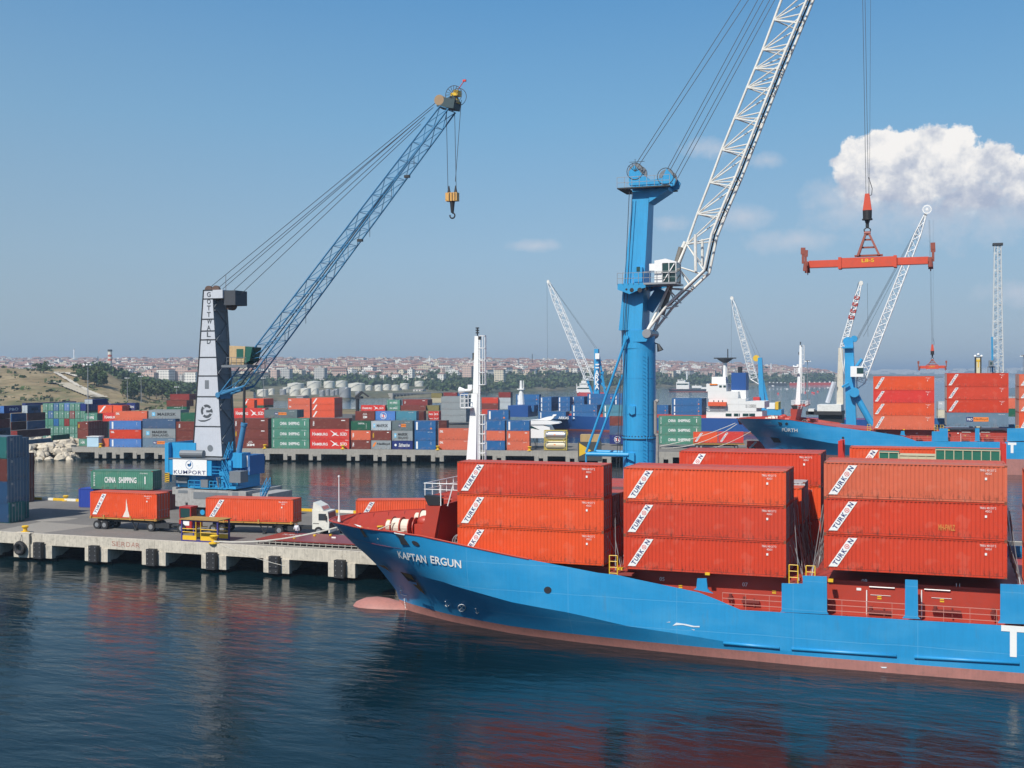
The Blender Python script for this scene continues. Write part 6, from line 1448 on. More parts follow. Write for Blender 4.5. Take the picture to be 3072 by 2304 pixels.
for (x, y), lab in (((152, 482), 'small white motor boat left of the second ship mast'), ((505, 470), 'small white motor boat near the pale crane'), ((330, 497), 'tiny white boat right of the second ship mast'), ((30, 455), 'small pale boat by the far barges')):
    X0, Y0 = z4(x, y); p = G(X0, Y0, 0); s = (p-CC).length/CF*k*13; t = thing('motor_boat', lab, 'boat', p, 0, 'small white boats in the bay'); hull(t, s*1.8, s*.5, s*.28, .3, WSH, WSH, sheer=s*.1)
    b = B(); b.box((s*.5, -s*.16, s*.25), (s*1.2, s*.16, s*.55)); b.ob('cabin', WSH, t, local=True)
for (x0, x1, y), lab in (((0, 165, 450), 'long low dark barge by the far shore'), ((185, 330, 447), 'dark red barge by the far shore'), ((340, 560, 445), 'row of pale moored boats along a far jetty')):
    a = G(*z4(x0, y), 0); c = G(*z4(x1, y), 0); t = thing('barge', lab, 'barge', a, math.atan2(c.y-a.y, c.x-a.x), 'barges by the far shore'); L = (c-a).length
    b = B(); b.box((0, 0, -.5), (L, 12, 4)); b.ob('hull', REDO if 'red' in lab else (DARK if 'dark' in lab else WSH), t, local=True); b = B()
    for i in range(5): b.box((L*(.05+i*.2), 2, 4), (L*(.05+i*.2)+L*.06, 9, 4.8+rnd.random()*1.5))
    b.ob('deck_house', WSH, t, local=True)
# jetty on posts by the tank farm
a = G(*z2(1180, 555), 0); c = G(*z2(1700, 543), 0); t = thing('shore_jetty', 'long low concrete jetty on posts in front of the tank farm', 'jetty', a, math.atan2(c.y-a.y, c.x-a.x)); L = (c-a).length
b = B(); b.box((0, 0, 2.6), (L, 6, 4)); b.ob('deck', CON2, t, local=True); b = B()
for i in range(18): b.box((L*i/18, 0, -1), (L*i/18+1.2, 5, 2.6))
b.ob('post', CON2, t, local=True)
# yacht ashore
pY = P0+N2*9; q = GP(*z3(165, 900), pY, U2); e = GP(*z3(410, 780), pY, U2); t = thing('yacht', 'white motor yacht standing ashore on the far pier beside the tank containers', 'yacht', (q.x, q.y, DZ), math.atan2(U2.y, U2.x))
def yp(x, y): p = GP(*z3(x, y), pY, U2); p = RM[t.name].inverted() @ p; return (p.x, p.z)
GC = mat('gelcoat', (.80, .80, .79), .25, var=.03)
def yx(pts_, y0, w_, nm, m_): 
    b = B(); b.ext([(yp(*p)[0], y0, yp(*p)[1]) for p in pts_], (0, w_, 0)); return b.ob(nm, m_, t, local=True)
yx([(60, 905), (280, 905), (330, 840), (325, 812), (250, 790), (60, 790)], 0, 4.6, 'hull', GC); yx([(60, 788), (330, 788), (412, 778), (405, 768), (300, 752), (60, 757)], -.2, 5.0, 'upper_deck', GC)
yx([(60, 820), (180, 822), (240, 835), (170, 800), (60, 795)], -.03, .02, 'window', GLASS)
yx([(150, 750), (330, 750), (352, 735), (365, 715), (310, 722), (280, 728), (230, 745)], .6, 3.4, 'flybridge', GC); yx([(335, 738), (345, 705), (375, 702), (372, 712), (352, 716), (350, 738)], 1.8, .8, 'radar_arch', GC)
b = B()
for x_ in (.8, 3.5, 6): b.box((x_, .4, 0), (x_+.25, 4.2, .2)); b.tube((x_, .6, .2), (x_+.4, 1.4, 2.6), .07, 5); b.tube((x_, 4, .2), (x_+.4, 3.2, 2.6), .07, 5); b.tube((x_+.3, .6, .2), (x_-.5, 1.4, 2.6), .07, 5)
b.ob('cradle', DARK, t, local=True)
# mooring lines
RP = mat('pale_rope', (.60, .57, .50), .9)
def line(a, c, lab, r=.06, sag=.6):
    a, c = V(a), V(c); b = B(); P_ = [a.lerp(c, i/14)-V((0, 0, sag*4*(i/14)*(1-i/14))) for i in range(15)]; b.path(P_, r, 5); o = b.ob('mooring_line', RP); tag(o, lab, 'rope', 'mooring lines')
line(KAP @ V((2.6, -4.4, 7.6)), G(*z5(1850, 790), 3.7), 'pale mooring line from the near bow to the yellow bollard', .07, .5)
line(G(*z5(1870, 800), 3.6), GY(*z6(262, 1005), 105.2), 'thin dark line slanting down across the near pier face', .03, .2)
a = onhull(FUR, *z3(1930, 775)); a = FUR @ a
line(a, GP(*z3(1275, 975), P0+N2*2, U2), 'upper pale mooring line from the second ship to the far pier', .07, .6); line(a+V((.4, 0, -.2)), GP(*z3(1290, 990), P0+N2*1, U2), 'lower pale mooring line from the second ship to the far pier', .07, 1.6)
line(FUR @ V((3.4, -2, 5)), GP(*z3(1760, 985), P0+N2*3, U2), 'short pale mooring line under the bow of the second ship', .06, .3)
# ================================================================ CRANES
CB_ = mat('crane_blue', (.030, .31, .60), .42, var=.10, vs=.5, streak=.30, dirt=.10, rust=.12)
JW = mat('jib_white', (.70, .69, .64), .45, var=.1, dirt=.25, rust=.25); CAB = mat('cable_steel', (.045, .05, .06), .5, .4); CGR = mat('crane_grey', (.52, .55, .60), .5, var=.08, streak=.15, dirt=.1)
CDG = mat('crane_dark_and_shaded_grey', (.16, .18, .20), .55, var=.15, dirt=.2); BLK = mat('grease_black', (.02, .02, .022), .6)  # dark grey parts; also stands for shade on the grey tower's side
def lattice(b, A0, A1, n, r, rb, mi=0, cross=False):
    """A0, A1: lists of chord end points (same order); braced between neighbours in n bays"""
    m_ = len(A0)
    for p, q in zip(A0, A1): b.tube(p, q, r, 6, mi=mi)
    for k_ in range(m_):
        p0, p1, q0, q1 = V(A0[k_]), V(A1[k_]), V(A0[(k_+1) % m_]), V(A1[(k_+1) % m_])
        if m_ == 2 and k_ == 1: break
        for i in range(n):
            a, c = i/n, (i+1)/n
            if i % 2 == 0: b.tube(p0.lerp(p1, a), q0.lerp(q1, c), rb, 5, mi=mi)
            else: b.tube(q0.lerp(q1, a), p0.lerp(p1, c), rb, 5, mi=mi)
            if cross: b.tube(q0.lerp(q1, a), p0.lerp(p1, c), rb, 5, mi=mi) if i % 2 == 0 else b.tube(p0.lerp(p1, a), q0.lerp(q1, c), rb, 5, mi=mi)
            if cross or i % 4 == 0: b.tube(p0.lerp(p1, a), q0.lerp(q1, a), rb, 5, mi=mi)
def rope(b, a, c, r=.03, sag=0., n=1):
    a, c = V(a), V(c); n = 10 if sag else 1; b.path([a.lerp(c, i/n)-V((0, 0, sag*4*(i/n)*(1-i/n))) for i in range(n+1)], r, 4)
def sheave(b, c, r, w_, u=(1, 0, 0), mi=0, n=18):
    u = V(u).normalized(); a = V((-u.y, u.x, 0)); b.tube(V(c)-a*w_/2, V(c)+a*w_/2, r, n, mi=mi)
# ---------------------------------------------------------------- the big blue mobile crane with the white jib
YC = 118.
g_ = lambda px, py, Y=YC: GY(px, py, Y)
xz = lambda px, py, Y=YC: (GY(px, py, Y).x, GY(px, py, Y).z)
cx = (g_(1870, 1250).x+g_(1966, 1250).x)/2
t = thing('harbour_crane', 'huge blue mobile harbour crane with a white lattice jib behind the middle stack', 'crane', (cx, YC, DZ))
zk_ = g_(1900, 1000).z; r0 = (g_(1966, 1250).x-g_(1870, 1250).x)/2*1.0
b = B(); b.tube((cx, YC, 6.2), (cx, YC, zk_-1.0), r0, 32); 
zr_ = g_(1960, 1312).z; b.tube((cx, YC, zr_-.1), (cx, YC, zr_+.08), r0*1.06, 32); b.ob('column', CB_, t, smooth=True, angle=30)
b = B(); b.tube((cx, YC, zr_-.16), (cx, YC, zr_-.1), r0*1.07, 32)
for i in range(32): a = i*math.pi/16; b.box((cx+r0*1.02*math.cos(a)-.05, YC+r0*1.02*math.sin(a)-.05, zr_+.08), (cx+r0*1.02*math.cos(a)+.05, YC+r0*1.02*math.sin(a)+.05, zr_+.2))
b.ob('flange', DARK, t)
b = B()
for zz in (9.5, 13.2, 16.9, 20.6): b.tube((cx, YC, zz), (cx, YC, zz+.05), r0*1.012, 32)
b.ob('weld_band', CB_, t)
b = B()
for dx in (-.22, .22): b.tube((cx+r0*.55+dx, YC-r0*.9, 6.3), (cx+r0*.55+dx, YC-r0*.9, zk_-2), .03, 4)
for i in range(44): b.tube((cx+r0*.55-.22, YC-r0*.9, 6.5+i*.38), (cx+r0*.55+.22, YC-r0*.9, 6.5+i*.38), .018, 4)
b.path([(cx-r0*.6, YC-r0*.84, 6.3), (cx-r0*.6, YC-r0*.84, zk_-1)], .05, 5); b.ob('column_ladder', CB_, t)
# plates on the column
b = B(); q0, q1, q2, q3 = [g_(*p, YC-r0-.12) for p in (z3(1003, 628), z3(1065, 628), z3(1065, 695), z3(1035, 705))]
b.ext([(q0.x, YC-r0*.93, q0.z), (q1.x, YC-r0*.93, q1.z), (q2.x, YC-r0*.93, q2.z), (q3.x, YC-r0*.93, q3.z), (q0.x, YC-r0*.93, q0.z-.6)], (0, -.35, 0))
q0, q1, q2, q3 = [g_(*p, YC-r0-.12) for p in (z3(985, 1035), z3(1060, 1035), z3(1060, 1110), z3(1000, 1080))]; b.ext([(q.x, YC-r0*.93, q.z) for q in (q0, q1, q2, q3)], (0, -.4, 0)); b.ob('bracket_plate', CB_, t)
# tower above the collar
col0 = [xz(*p) for p in ((1867, 989), (1962, 989))]; zt = g_(1900, 580).z
xl0, xr0 = xz(1868, 990)[0], xz(1936, 990)[0]; xl1, xr1 = xz(1907, 590)[0], xz(1955, 590)[0]
zc0 = xz(1900, 992)[1]; b = B()
D0, D1 = 3.3, 2.2
vs = [(xl0, YC-D0/2, zc0), (xr0, YC-D0/2, zc0), (xr0, YC+D0/2, zc0), (xl0, YC+D0/2, zc0), (xl1, YC-D1/2, zt), (xr1, YC-D1/2, zt), (xr1, YC+D1/2, zt), (xl1, YC+D1/2, zt)]
b.add(vs, [(3, 2, 1, 0), (4, 5, 6, 7), (0, 1, 5, 4), (1, 2, 6, 5), (2, 3, 7, 6), (3, 0, 4, 7)]); b.ob('tower', CB_, t)
b = B(); b.tube((cx-.1, YC, zk_-1.6), (cx-.1, YC, zc0+.02), r0*1.02, 28)       # collar and jib foot brackets
for yy in (YC-1.75, YC+1.45):
    P_ = [xz(1907, 992), xz(1955, 992), xz(1962, 1003), xz(1950, 1026), xz(1910, 1027)]; b.ext([(p[0], yy, p[1]) for p in P_], (0, .3, 0))
b.ob('collar', CB_, t); fx, fz = xz(1952, 1002); b = B(); b.tube((fx, YC-1.85, fz), (fx, YC+1.85, fz), .45, 16); b.ob('jib_pin', STEEL, t)
# floodlight under the foot
q = g_(1974, 1032); b = B(); b.tube(q, q+V((.25, 0, -.7)), .12, 8, .35); b.tube(q+V((-.7, 0, .25)), q, .06, 5); b.ob('floodlight', DARK, t)
# cab platform bracket
b = B()
P_ = [xz(1872, 857), xz(1940, 853), xz(2000, 856), xz(1945, 870), xz(1907, 887), xz(1872, 874)]
for yy in (YC-2.6, YC+1.5): b.ext([(p[0], yy, p[1]) for p in P_], (0, .25, 0))
b.box((P_[0][0], YC-2.35, P_[0][1]-.12), (P_[1][0]+1.2, YC+1.5, P_[0][1]-.02)); br = b.ob('cab_bracket', CB_, t)
b = B()
for px, py, r_ in ((1879, 868, .11), (1895, 870, .22), (1919, 870, .25), (1940, 866, .19), (1956, 863, .12)): q = xz(px, py, YC-2.65); b.disc((q[0], YC-2.62, q[1]), (1, 0, 0), (0, 0, 1), r_, 14)
o = b.ob('lightening_hole', BLK, t)
b = B(); xa, za = xz(1936, 850, YC-2.6); xb, zb = xz(2032, 850, YC-2.6); b.box((xa, YC-3.4, za-.18), (xb, YC+.4, za)); b.ob('cab_platform', STEEL, t)
pc = P_[0][0]; b = B()
for yy in (YC-2.7,):
    for zz in (.55, 1.1): b.tube((pc, yy, za+zz), (xa+.2, yy, za+zz), .03, 4)
    for i in range(5): b.tube((pc+i*.55, yy, za), (pc+i*.55, yy, za+1.1), .03, 4)
for zz in (.5, 1.0, 1.1): b.tube((xa, YC-3.4, za+zz), (xb, YC-3.4, za+zz), .03, 4)
for i in range(6): b.tube((xa+(xb-xa)*i/5, YC-3.4, za), (xa+(xb-xa)*i/5, YC-3.4, za+1.1), .03, 4)
b.ob('platform_railing', STEEL, t)
# cab
X_ = lambda px, py: xz(px, py, YC-3.1); c0 = X_(1964, 850); c1_ = X_(1985, 850); c2_ = X_(2030, 850); ctop = X_(1966, 782)[1]; cr = X_(1997, 776)[1]; cf = X_(2028, 788)[1]
b = B(); b.ext([(c0[0], YC-3.2, za), (c1_[0], YC-3.2, za), (c1_[0], YC-3.2, cf), (c2_[0], YC-3.2, cf), (c2_[0], YC-3.2, cf+.1), (X_(1997, 776)[0], YC-3.2, cr), (c0[0], YC-3.2, ctop)], (0, 2.3, 0))
b.box((c1_[0], YC-1.1, za), (c2_[0], YC-.95, cf)); cab_ = b.ob('cab', RAILW, t)
b = B(); b.box((c1_[0]+.02, YC-3.15, za+.05), (c2_[0]-.05, YC-1.0, cf-.02)); o = b.ob('cab_window', GLASS, t); o.parent = cab_
b = B()
for xx in (c1_[0]+.05, (c1_[0]+c2_[0])/2, c2_[0]-.05): b.tube((xx, YC-3.2, za), (xx, YC-3.2, cf), .05, 4)
b.tube((c1_[0], YC-3.2, (za+cf)/2), (c2_[0], YC-3.2, (za+cf)/2), .05, 4); b.tube((c1_[0]+.2, YC-3.24, za+.1), (c2_[0]-.2, YC-3.24, cf-.1), .06, 4); o = b.ob('window_frame', RAILW, t); o.parent = cab_
b = B(); q = X_(1947, 812); b.box((q[0], YC-3.0, q[1]), (c0[0], YC-2.2, q[1]+.7)); o = b.ob('air_conditioner', RAILW, t); o.parent = cab_
# tower door and ladder
b = B(); q0, q1 = xz(1903, 852, YC-D0/2-.3), xz(1926, 801, YC-D0/2-.3); b.box((q0[0], YC-D0/2-.25, q0[1]), (q1[0], YC-1.0, q1[1])); o1 = b.ob('tower_door', CB_, t)
b = B(); b.box((q0[0]+.22, YC-D0/2-.27, q0[1]+1.25), (q1[0]-.22, YC-D0/2-.251, q0[1]+1.75)); o = b.ob('door_window', GLASS, t); o.parent = o1
# head
zh = xz(1940, 568)[1]; b = B(); hx0, hx1 = xz(1866, 560)[0], xz(2030, 560)[0]
P_ = [xz(1905, 568), xz(2010, 568), xz(2030, 562), xz(2035, 545), xz(2008, 512), xz(1995, 540), xz(1960, 546), xz(1935, 528), xz(1912, 502), xz(1896, 520), xz(1896, 560)]
for yy in (YC-1.3, YC+1.0): b.ext([(p[0], yy, p[1]) for p in P_], (0, .3, 0))
b.box((xl1-.1, YC-1.0, zh-.6), (xz(2000, 560)[0], YC+1.0, zh)); b.ext([(xr1, YC-1.2, zt-1.2), (xz(2012, 585)[0], YC-1.2, zt), (xz(2012, 566)[0], YC-1.2, zh), (xr1, YC-1.2, zh)], (0, 2.4, 0)); b.ob('head', CB_, t)
b = B(); b.box((hx0, YC-2.0, zh-.12), (hx1-.3, YC-1.3, zh)); b.box((hx0, YC+1.3, zh-.12), (hx1-.3, YC+2.0, zh)); b.box((hx0, YC-1.3, zh-.12), (xz(1895, 560)[0], YC+1.3, zh)); b.ob('head_walkway', DARK, t)
b = B()
for yy in (YC-2.0, YC+2.0):
    for zz in (.5, 1.05): b.tube((hx0, yy, zh+zz), (hx1-.3, yy, zh+zz), .03, 4)
    for i in range(8): b.tube((hx0+(hx1-.3-hx0)*i/7, yy, zh), (hx0+(hx1-.3-hx0)*i/7, yy, zh+1.05), .03, 4)
b.ob('head_railing', STEEL, t)
b = B(); s1 = xz(1914, 520); s2 = xz(2005, 535)
for yy in (-.7, .5): sheave(b, (s1[0], YC+yy, s1[1]), .85, .25); sheave(b, (s2[0], YC+yy, s2[1]), .8, .25)
b.ob('sheave', CDG, t); b = B()
for s_ in (s1, s2):
    b.disc((s_[0], YC-1.32, s_[1]), (1, 0, 0), (0, 0, 1), .88, 20, 0, .80)
for i in range(5): a = i*.5+.4; b.tube((s1[0], YC-1.31, s1[1]), (s1[0]+.9*math.cos(a), YC-1.31, s1[1]+.9*math.sin(a)), .03, 4)
b.path([(s1[0]-.3, YC, s1[1]+.9), (s1[0]-.3, YC, s1[1]+1.5)], .03, 4); b.path([(s1[0]-.9, YC, s1[1]+1.2), (s1[0]+.7, YC, s1[1]+1.2)], .03, 4); b.ob('sheave_guard', DARK, t)
# jib
foot = g_(1950, 996); tp = [(1951, 984), (1987, 914), (2060, 733), (2092, 642), (2129, 548), (2165, 450), (2241, 263), (2287, 152), (2344, 0), (2500, -395)]
bi = [(1958, 1000), (2002, 915), (2112, 812), (2135, 703), (2171, 613), (2211, 520), (2249, 423), (2330, 217), (2420, 0), (2560, -345)]
Tn = [g_(*p) for p in tp]
def on(pl, y):                 # x of a photographed polyline at height y
    for (a, c), (d, e) in zip(pl, pl[1:]):
        if c >= y >= e: return a+(d-a)*(c-y)/(c-e)
    return pl[-1][0]
b = B(); rc = .145; YN, YF = YC-1.45, YC+1.45
top = [g_(*p) for p in tp]; near = [GY(*p, YN) for p in bi]
# the far chord is the near one pushed back
far = [V((p.x, YF, p.z)) for p in near]
b.path(top[2:], rc*.9, 8)
for yy in (-1, 1): b.path([V((foot.x, YC+yy*1.45, foot.z)), top[1]+V((0, yy*.7, 0)), top[2]], rc, 8)
b.path([V((foot.x, YN, foot.z))]+near[1:], rc, 8); b.path([V((foot.x, YF, foot.z))]+far[1:], rc, 8)
nodesy = [733, 642, 548, 450, 355, 263, 207, 150, 60, -30, -120, -210, -300, -390]
ndT = [g_(on(tp, y), y) for y in nodesy]; ndN = [GY(on(bi, y-18), y-18, YN) for y in nodesy]
for i in range(len(ndT)-1):
    for ch, YY in ((ndN, YN), (ndN, YF)):
        P_ = V((ch[i].x, YY, ch[i].z)); Q_ = V((ch[i+1].x, YY, ch[i+1].z)); b.tube(ndT[i], P_, rc*.5, 6)
        mid = P_.lerp(V((ch[i-1].x, YY, ch[i-1].z)) if i else near[2], .30) if i else P_
        b.tube(ndT[i], mid if i else near[2] if YY == YN else far[2], rc*.5, 6)
    a_, c_ = V((ndN[i].x, YN, ndN[i].z)), V((ndN[i+1].x, YF, ndN[i+1].z)); b.tube(a_, c_, rc*.45, 6); b.tube(V((ndN[i].x, YN, ndN[i].z)), V((ndN[i].x, YF, ndN[i].z)), rc*.45, 6)
for i in range(1, len(ndT)):
    for YY in (YN, YF): b.tube(ndT[i-1], V((ndN[i].x, YY, ndN[i].z)).lerp(V((ndN[i-1].x, YY, ndN[i-1].z)), .12), rc*.5, 6)
# lower bays
for f_ in (.25, .5, .75):
    pa = V((foot.x, YN, foot.z)).lerp(near[2], f_); pt_ = V((foot.x, YC, foot.z)).lerp(top[2], f_)
    for yy in (-1, 1): b.tube(pt_, V((pa.x, YC+yy*1.45, pa.z)), rc*.5, 6); b.tube(pt_, V((foot.x, YC+yy*1.45, foot.z)).lerp(V((near[2].x, YC+yy*1.45, near[2].z)), f_+.2), rc*.5, 6)
    b.tube(V((pa.x, YN, pa.z)), V((pa.x, YF, pa.z)), rc*.45, 6)
b.box((foot.x-.3, YC-1.6, foot.z-.2), (foot.x+.4, YC+1.6, foot.z+.15))
jb = b.ob('jib', JW, t, smooth=True, angle=50)
tip = top[-1]; b = B(); b.path([near[1]+V((.15, .4, 0)), near[2]+V((.2, .5, .2))]+[p+V((.22, .5, 0)) for p in near[3:]], .09, 5); b.path([p+V((.1, 1.0, 0)) for p in near[2:]], .06, 5); o = b.ob('jib_cable_tray', DARK, t)
b = B(); b.tube(g_(1985, 945, YC), g_(2044, 742, YC), .30, 12, .30); b.ob('luffing_cylinder', mat('cylinder_grey', (.20, .19, .17), .5, .2, dirt=.3), t)
b = B(); b.tube(g_(2040, 760), g_(2056, 725), .20, 10); b.tube((g_(2095, 817).x, YC-1.4, g_(2095, 817).z), (g_(2094, 708).x, YC-1.4, g_(2094, 708).z), .16, 8); b.tube((g_(2103, 795).x, YC+.8, g_(2103, 795).z), (g_(2102, 715).x, YC+.8, g_(2102, 715).z), .15, 8); b.ob('buffer_post', JW, t)
# diagonal plate brace under the platform
b = B(); b.bar(g_(1945, 930, YC+.8), g_(1985, 868, YC+.8), .4, 1.1, up=(1, 0, 1)); b.ob('brace_plate', CB_, t)
# head ropes
b = B(); tipr = g_(2600, -520)
for (x0, y0, x1, y1) in ((1905, 497, 2222, 0), (1914, 500, 2245, 0), (1998, 515, 2273, 0), (2008, 515, 2290, 0), (2024, 527, 2309, 0), (2033, 534, 2324, 0)):
    f_ = 1+520/(y0-y1); rope(b, g_(x0, y0, YC-.4), g_(x0+(x1-x0)*f_*1.0, y0+(y1-y0)*f_, YC-.4), .035)
b.ob('luffing_rope', CAB, t)
b = B()
for (x0, y0, x1, y1) in ((1888, 575, 1848, 1440), (1897, 575, 1856, 1440)): rope(b, g_(x0, y0, YC-1.9), g_(x1, y1, YC-1.9), .04)
b.ob('winch_rope', CAB, t)
# tip beyond the frame
tt = g_(2590, -420); b = B(); b.path([top[-1], tt], rc, 8); b.path([near[-1], V((tt.x, YN+.8, tt.z-.8))], rc, 8); b.path([far[-1], V((tt.x, YF-.8, tt.z-.8))], rc, 8); o = b.ob('jib_head', JW, t)
b = B(); sheave(b, (tt.x, YC, tt.z), 1.1, .5); b.ob('tip_sheave', CDG, t)
# brace tubes at the lower left and the base
b = B()
L1a, L1b = g_(z3(990, 35)[0], z3(990, 35)[1], YC-1.9), GY(*z3(640, 1030), YC-1.9)
L2a, L2b = GY(*z3(955, 360), YC+1.2), GY(*z3(716, 1015), YC+1.2)
b.tube(L1a, L1b, .13, 8); b.tube(L2a, L2b, .13, 8)
b.tube(L1a+V((0, -.1, 0)), L1a+V((0, 1.0, 0)), .22, 8)
b.tube(GY(*z3(645, 1043), YC-1.9), GY(*z3(1010, 1050), YC-1.9), .22, 10); b.tube(GY(*z3(728, 1022), YC+1.2), GY(*z3(960, 1030), YC+1.2), .2, 10); b.tube(GY(*z3(645, 1045), YC-1.9), GY(*z3(728, 1022), YC+1.2), .12, 8)
q = GY(*z3(640, 1040), YC-1.9); b.tube(q, (q.x, q.y, 5.4), .1, 6); b.ob('stay_frame', CB_, t, smooth=True, angle=40)
b = B(); b.path([GY(*z3(1240, 580), YC-.6), GY(*z3(1240, 870), YC-.6), GY(*z3(1258, 885), YC-.6), GY(*z3(1252, 1300), YC-.6)], .17, 8); b.tube(GY(*z3(1240, 580), YC-.6)+V((0, 0, 0)), GY(*z3(1262, 590), YC-.6), .2, 8); b.ob('exhaust_pipe', mat('pipe_grey', (.28, .26, .24), .6, dirt=.4), t)
b = B(); b.box((cx-5, YC-4, 5.6), (cx+6.5, YC+4, 7.6)); b.box((cx+3, YC-3.4, 7.6), (cx+6.4, YC+3.4, 8.4)); b.ob('machinery_house', CB_, t)
b = B()
for yy in (-4, 4):
    for zz in (.5, 1.0): b.tube((cx-5, YC+yy, 7.6+zz), (cx+6.5, YC+yy, 7.6+zz), .04, 4)
    for i in range(12): b.tube((cx-5+i*1.045, YC+yy, 7.6), (cx-5+i*1.045, YC+yy, 8.6), .04, 4)
b.ob('house_railing', STEEL, t); b = B(); b.box((cx-7.5, YC-3, 4.2), (cx+7.5, YC+3, 5.55)); b.ob('chassis', DARK, t)
for i in range(8):
    for yy in (-2.6, 2.0): b = B(); xx = cx-6.3+i*1.8; b.tube((xx, YC+yy, DZ+.75), (xx, YC+yy+.6, DZ+.75), .75, 16); b.ob('wheel', BLACK, t)
# ---------------------------------------------------------------- hanging spreader of the big crane
def spreader(label, Yq, P, s=1., wd='L8-5'):
    """P: photographed points of beam ends, centre, apex, block"""
    (xa, ya), (xb, yb), (xc, yc), (xk, yk), (xt, yt) = P
    A, Bq, Cq, K, Tq = [GY(*p, Yq) for p in P]; t = thing('spreader', label, 'spreader', Cq)
    L = Bq-A; u = L.normalized(); n = V((0, 0, 1)); w_ = 1.2*s; ln = L.length; h = .52*s if True else 0
    SR = mat('spreader_red', (.58, .075, .035), .45, var=.12, vs=1, dirt=.2); SRD = mat('spreader_rust', (.25, .06, .04), .6, var=.3, dirt=.3)
    fr_ = lambda f: A+L*f
    b = B(); b.bar(fr_(.28), fr_(.72), 1.1*s, .95*s); b.bar(fr_(.27), fr_(.295), 1.3*s, 1.12*s); b.bar(fr_(.705), fr_(.73), 1.3*s, 1.12*s); b.ob('main_beam', SR, t)
    b = B(); b.bar(fr_(.03), fr_(.28), .8*s, .68*s); b.bar(fr_(.72), fr_(.975), .8*s, .68*s); b.ob('telescopic_beam', SR, t)
    b = B()
    for f_ in (.015, .985): b.bar(fr_(f_)-V((0, 1.22*s, 0)), fr_(f_)+V((0, 1.22*s, 0)), .38*s, .42*s)
    for f_ in (.01, .99):
        for yy in (-1.15, 1.15): q = fr_(f_)+V((0, yy*s, -.3*s)); b.tube(q+V((0, 0, .3*s)), q-V((0, 0, .42*s)), .17*s, 8, .24*s); b.tube(q-V((0, 0, .42*s)), q-V((0, 0, .62*s)), .05*s, 6)
    b.ob('end_beam', SRD, t)
    b = B()
    for f_, sg in ((.0, -1), (1.0, 1)):
        for yy in (-1.2, 1.2): q = fr_(f_)+V((sg*.1*s, yy*s, 0)); b.bar(q, q+V((sg*.0, 0, 1.05*s)), .22*s, .16*s, up=(0, 1, 0)); b.bar(q+V((0, 0, .9*s)), q+V((-sg*.02*s, 0, 1.55*s)), .42*s, .2*s, up=(0, 1, 0))
    b.ob('guide_flipper', SRD, t)
    zt_ = (Cq.z+.48*s); ap = K; b = B()
    for yy in (-.45, .45):
        for sg in (-1, 1): b.bar(V((Cq.x+sg*1.0*s, Yq+yy*s, zt_)), V((ap.x+sg*.18*s, Yq+yy*.25*s, ap.z-.1)), .2*s, .24*s, up=(0, 1, 0))
    for fz, wx in ((.02, 1.3), (.38, .62), (.72, .36)): 
        z_ = zt_+(ap.z-zt_)*fz; b.bar(V((Cq.x-wx*s, Yq, z_)), V((Cq.x+wx*s, Yq, z_)), .5*s if fz < .1 else .16*s, .16*s)
    b.tube((ap.x-.3*s, Yq, ap.z), (ap.x+.3*s, Yq, ap.z), .2*s, 8); b.ob('suspension_frame', SRD, t)
    if wd:
        b = B(); b.text(wd, Cq-u*.62*s+V((0, -.57*s, -.16*s)), u, (0, 0, 1), .34*s, 1.15*s, bold=.02); b.ob('number', YEL, t)
    b = B(); zz = ap.z; b.path([(ap.x-.25*s, Yq, zz+.1), (ap.x-.3*s, Yq, zz+.4*s), (ap.x, Yq, zz+.6*s), (ap.x+.3*s, Yq, zz+.4*s), (ap.x+.25*s, Yq, zz+.1)], .06*s, 5); b.tube((ap.x, Yq, zz+.5*s), (ap.x, Yq, zz+1.4*s), .16*s, 8); b.ell((ap.x, Yq, zz+1.2*s), (.24*s, .24*s, .3*s), 10, 6); b.ob('hook', DARK, t)
    zz += 1.4*s; b = B(); b.tube((ap.x, Yq, zz), (ap.x, Yq, zz+.8*s), .42*s, 12, .44*s); b.tube((ap.x, Yq, zz-.12*s), (ap.x, Yq, zz), .5*s, 12); b.ob('swivel', BLK, t)
    b = B(); b.ext([(ap.x-.42*s, Yq-.3*s, zz+.8*s), (ap.x+.42*s, Yq-.3*s, zz+.8*s), (ap.x+.2*s, Yq-.3*s, zz+2.4*s), (ap.x-.2*s, Yq-.3*s, zz+2.4*s)], (0, .6*s, 0)); b.ob('hook_block', SR, t)
    top_ = V((ap.x, Yq, zz+2.4*s)); b = B()
    for dx in (-.12*s, .1*s): rope(b, top_+V((dx, 0, 0)), Tq+V((dx, 0, 0)), .03*s)
    rope(b, top_+V((.2*s, 0, 0)), Tq+V((.9*s, 0, 0)), .02*s); b.path([top_+V((.12*s, 0, 1.6)), top_+V((.45*s, 0, .5*s)), top_+V((.4*s, 0, -.1*s)), top_+V((.1, 0, -.2*s))], .035*s, 5); b.ob('hoist_rope', CAB, t)
    return t
spreader('long red container spreader with yellow number hanging from the big crane in the sky', YC, ((2416, 794), (2796, 781), (2606, 783), (2602, 700), (2585, -400)))
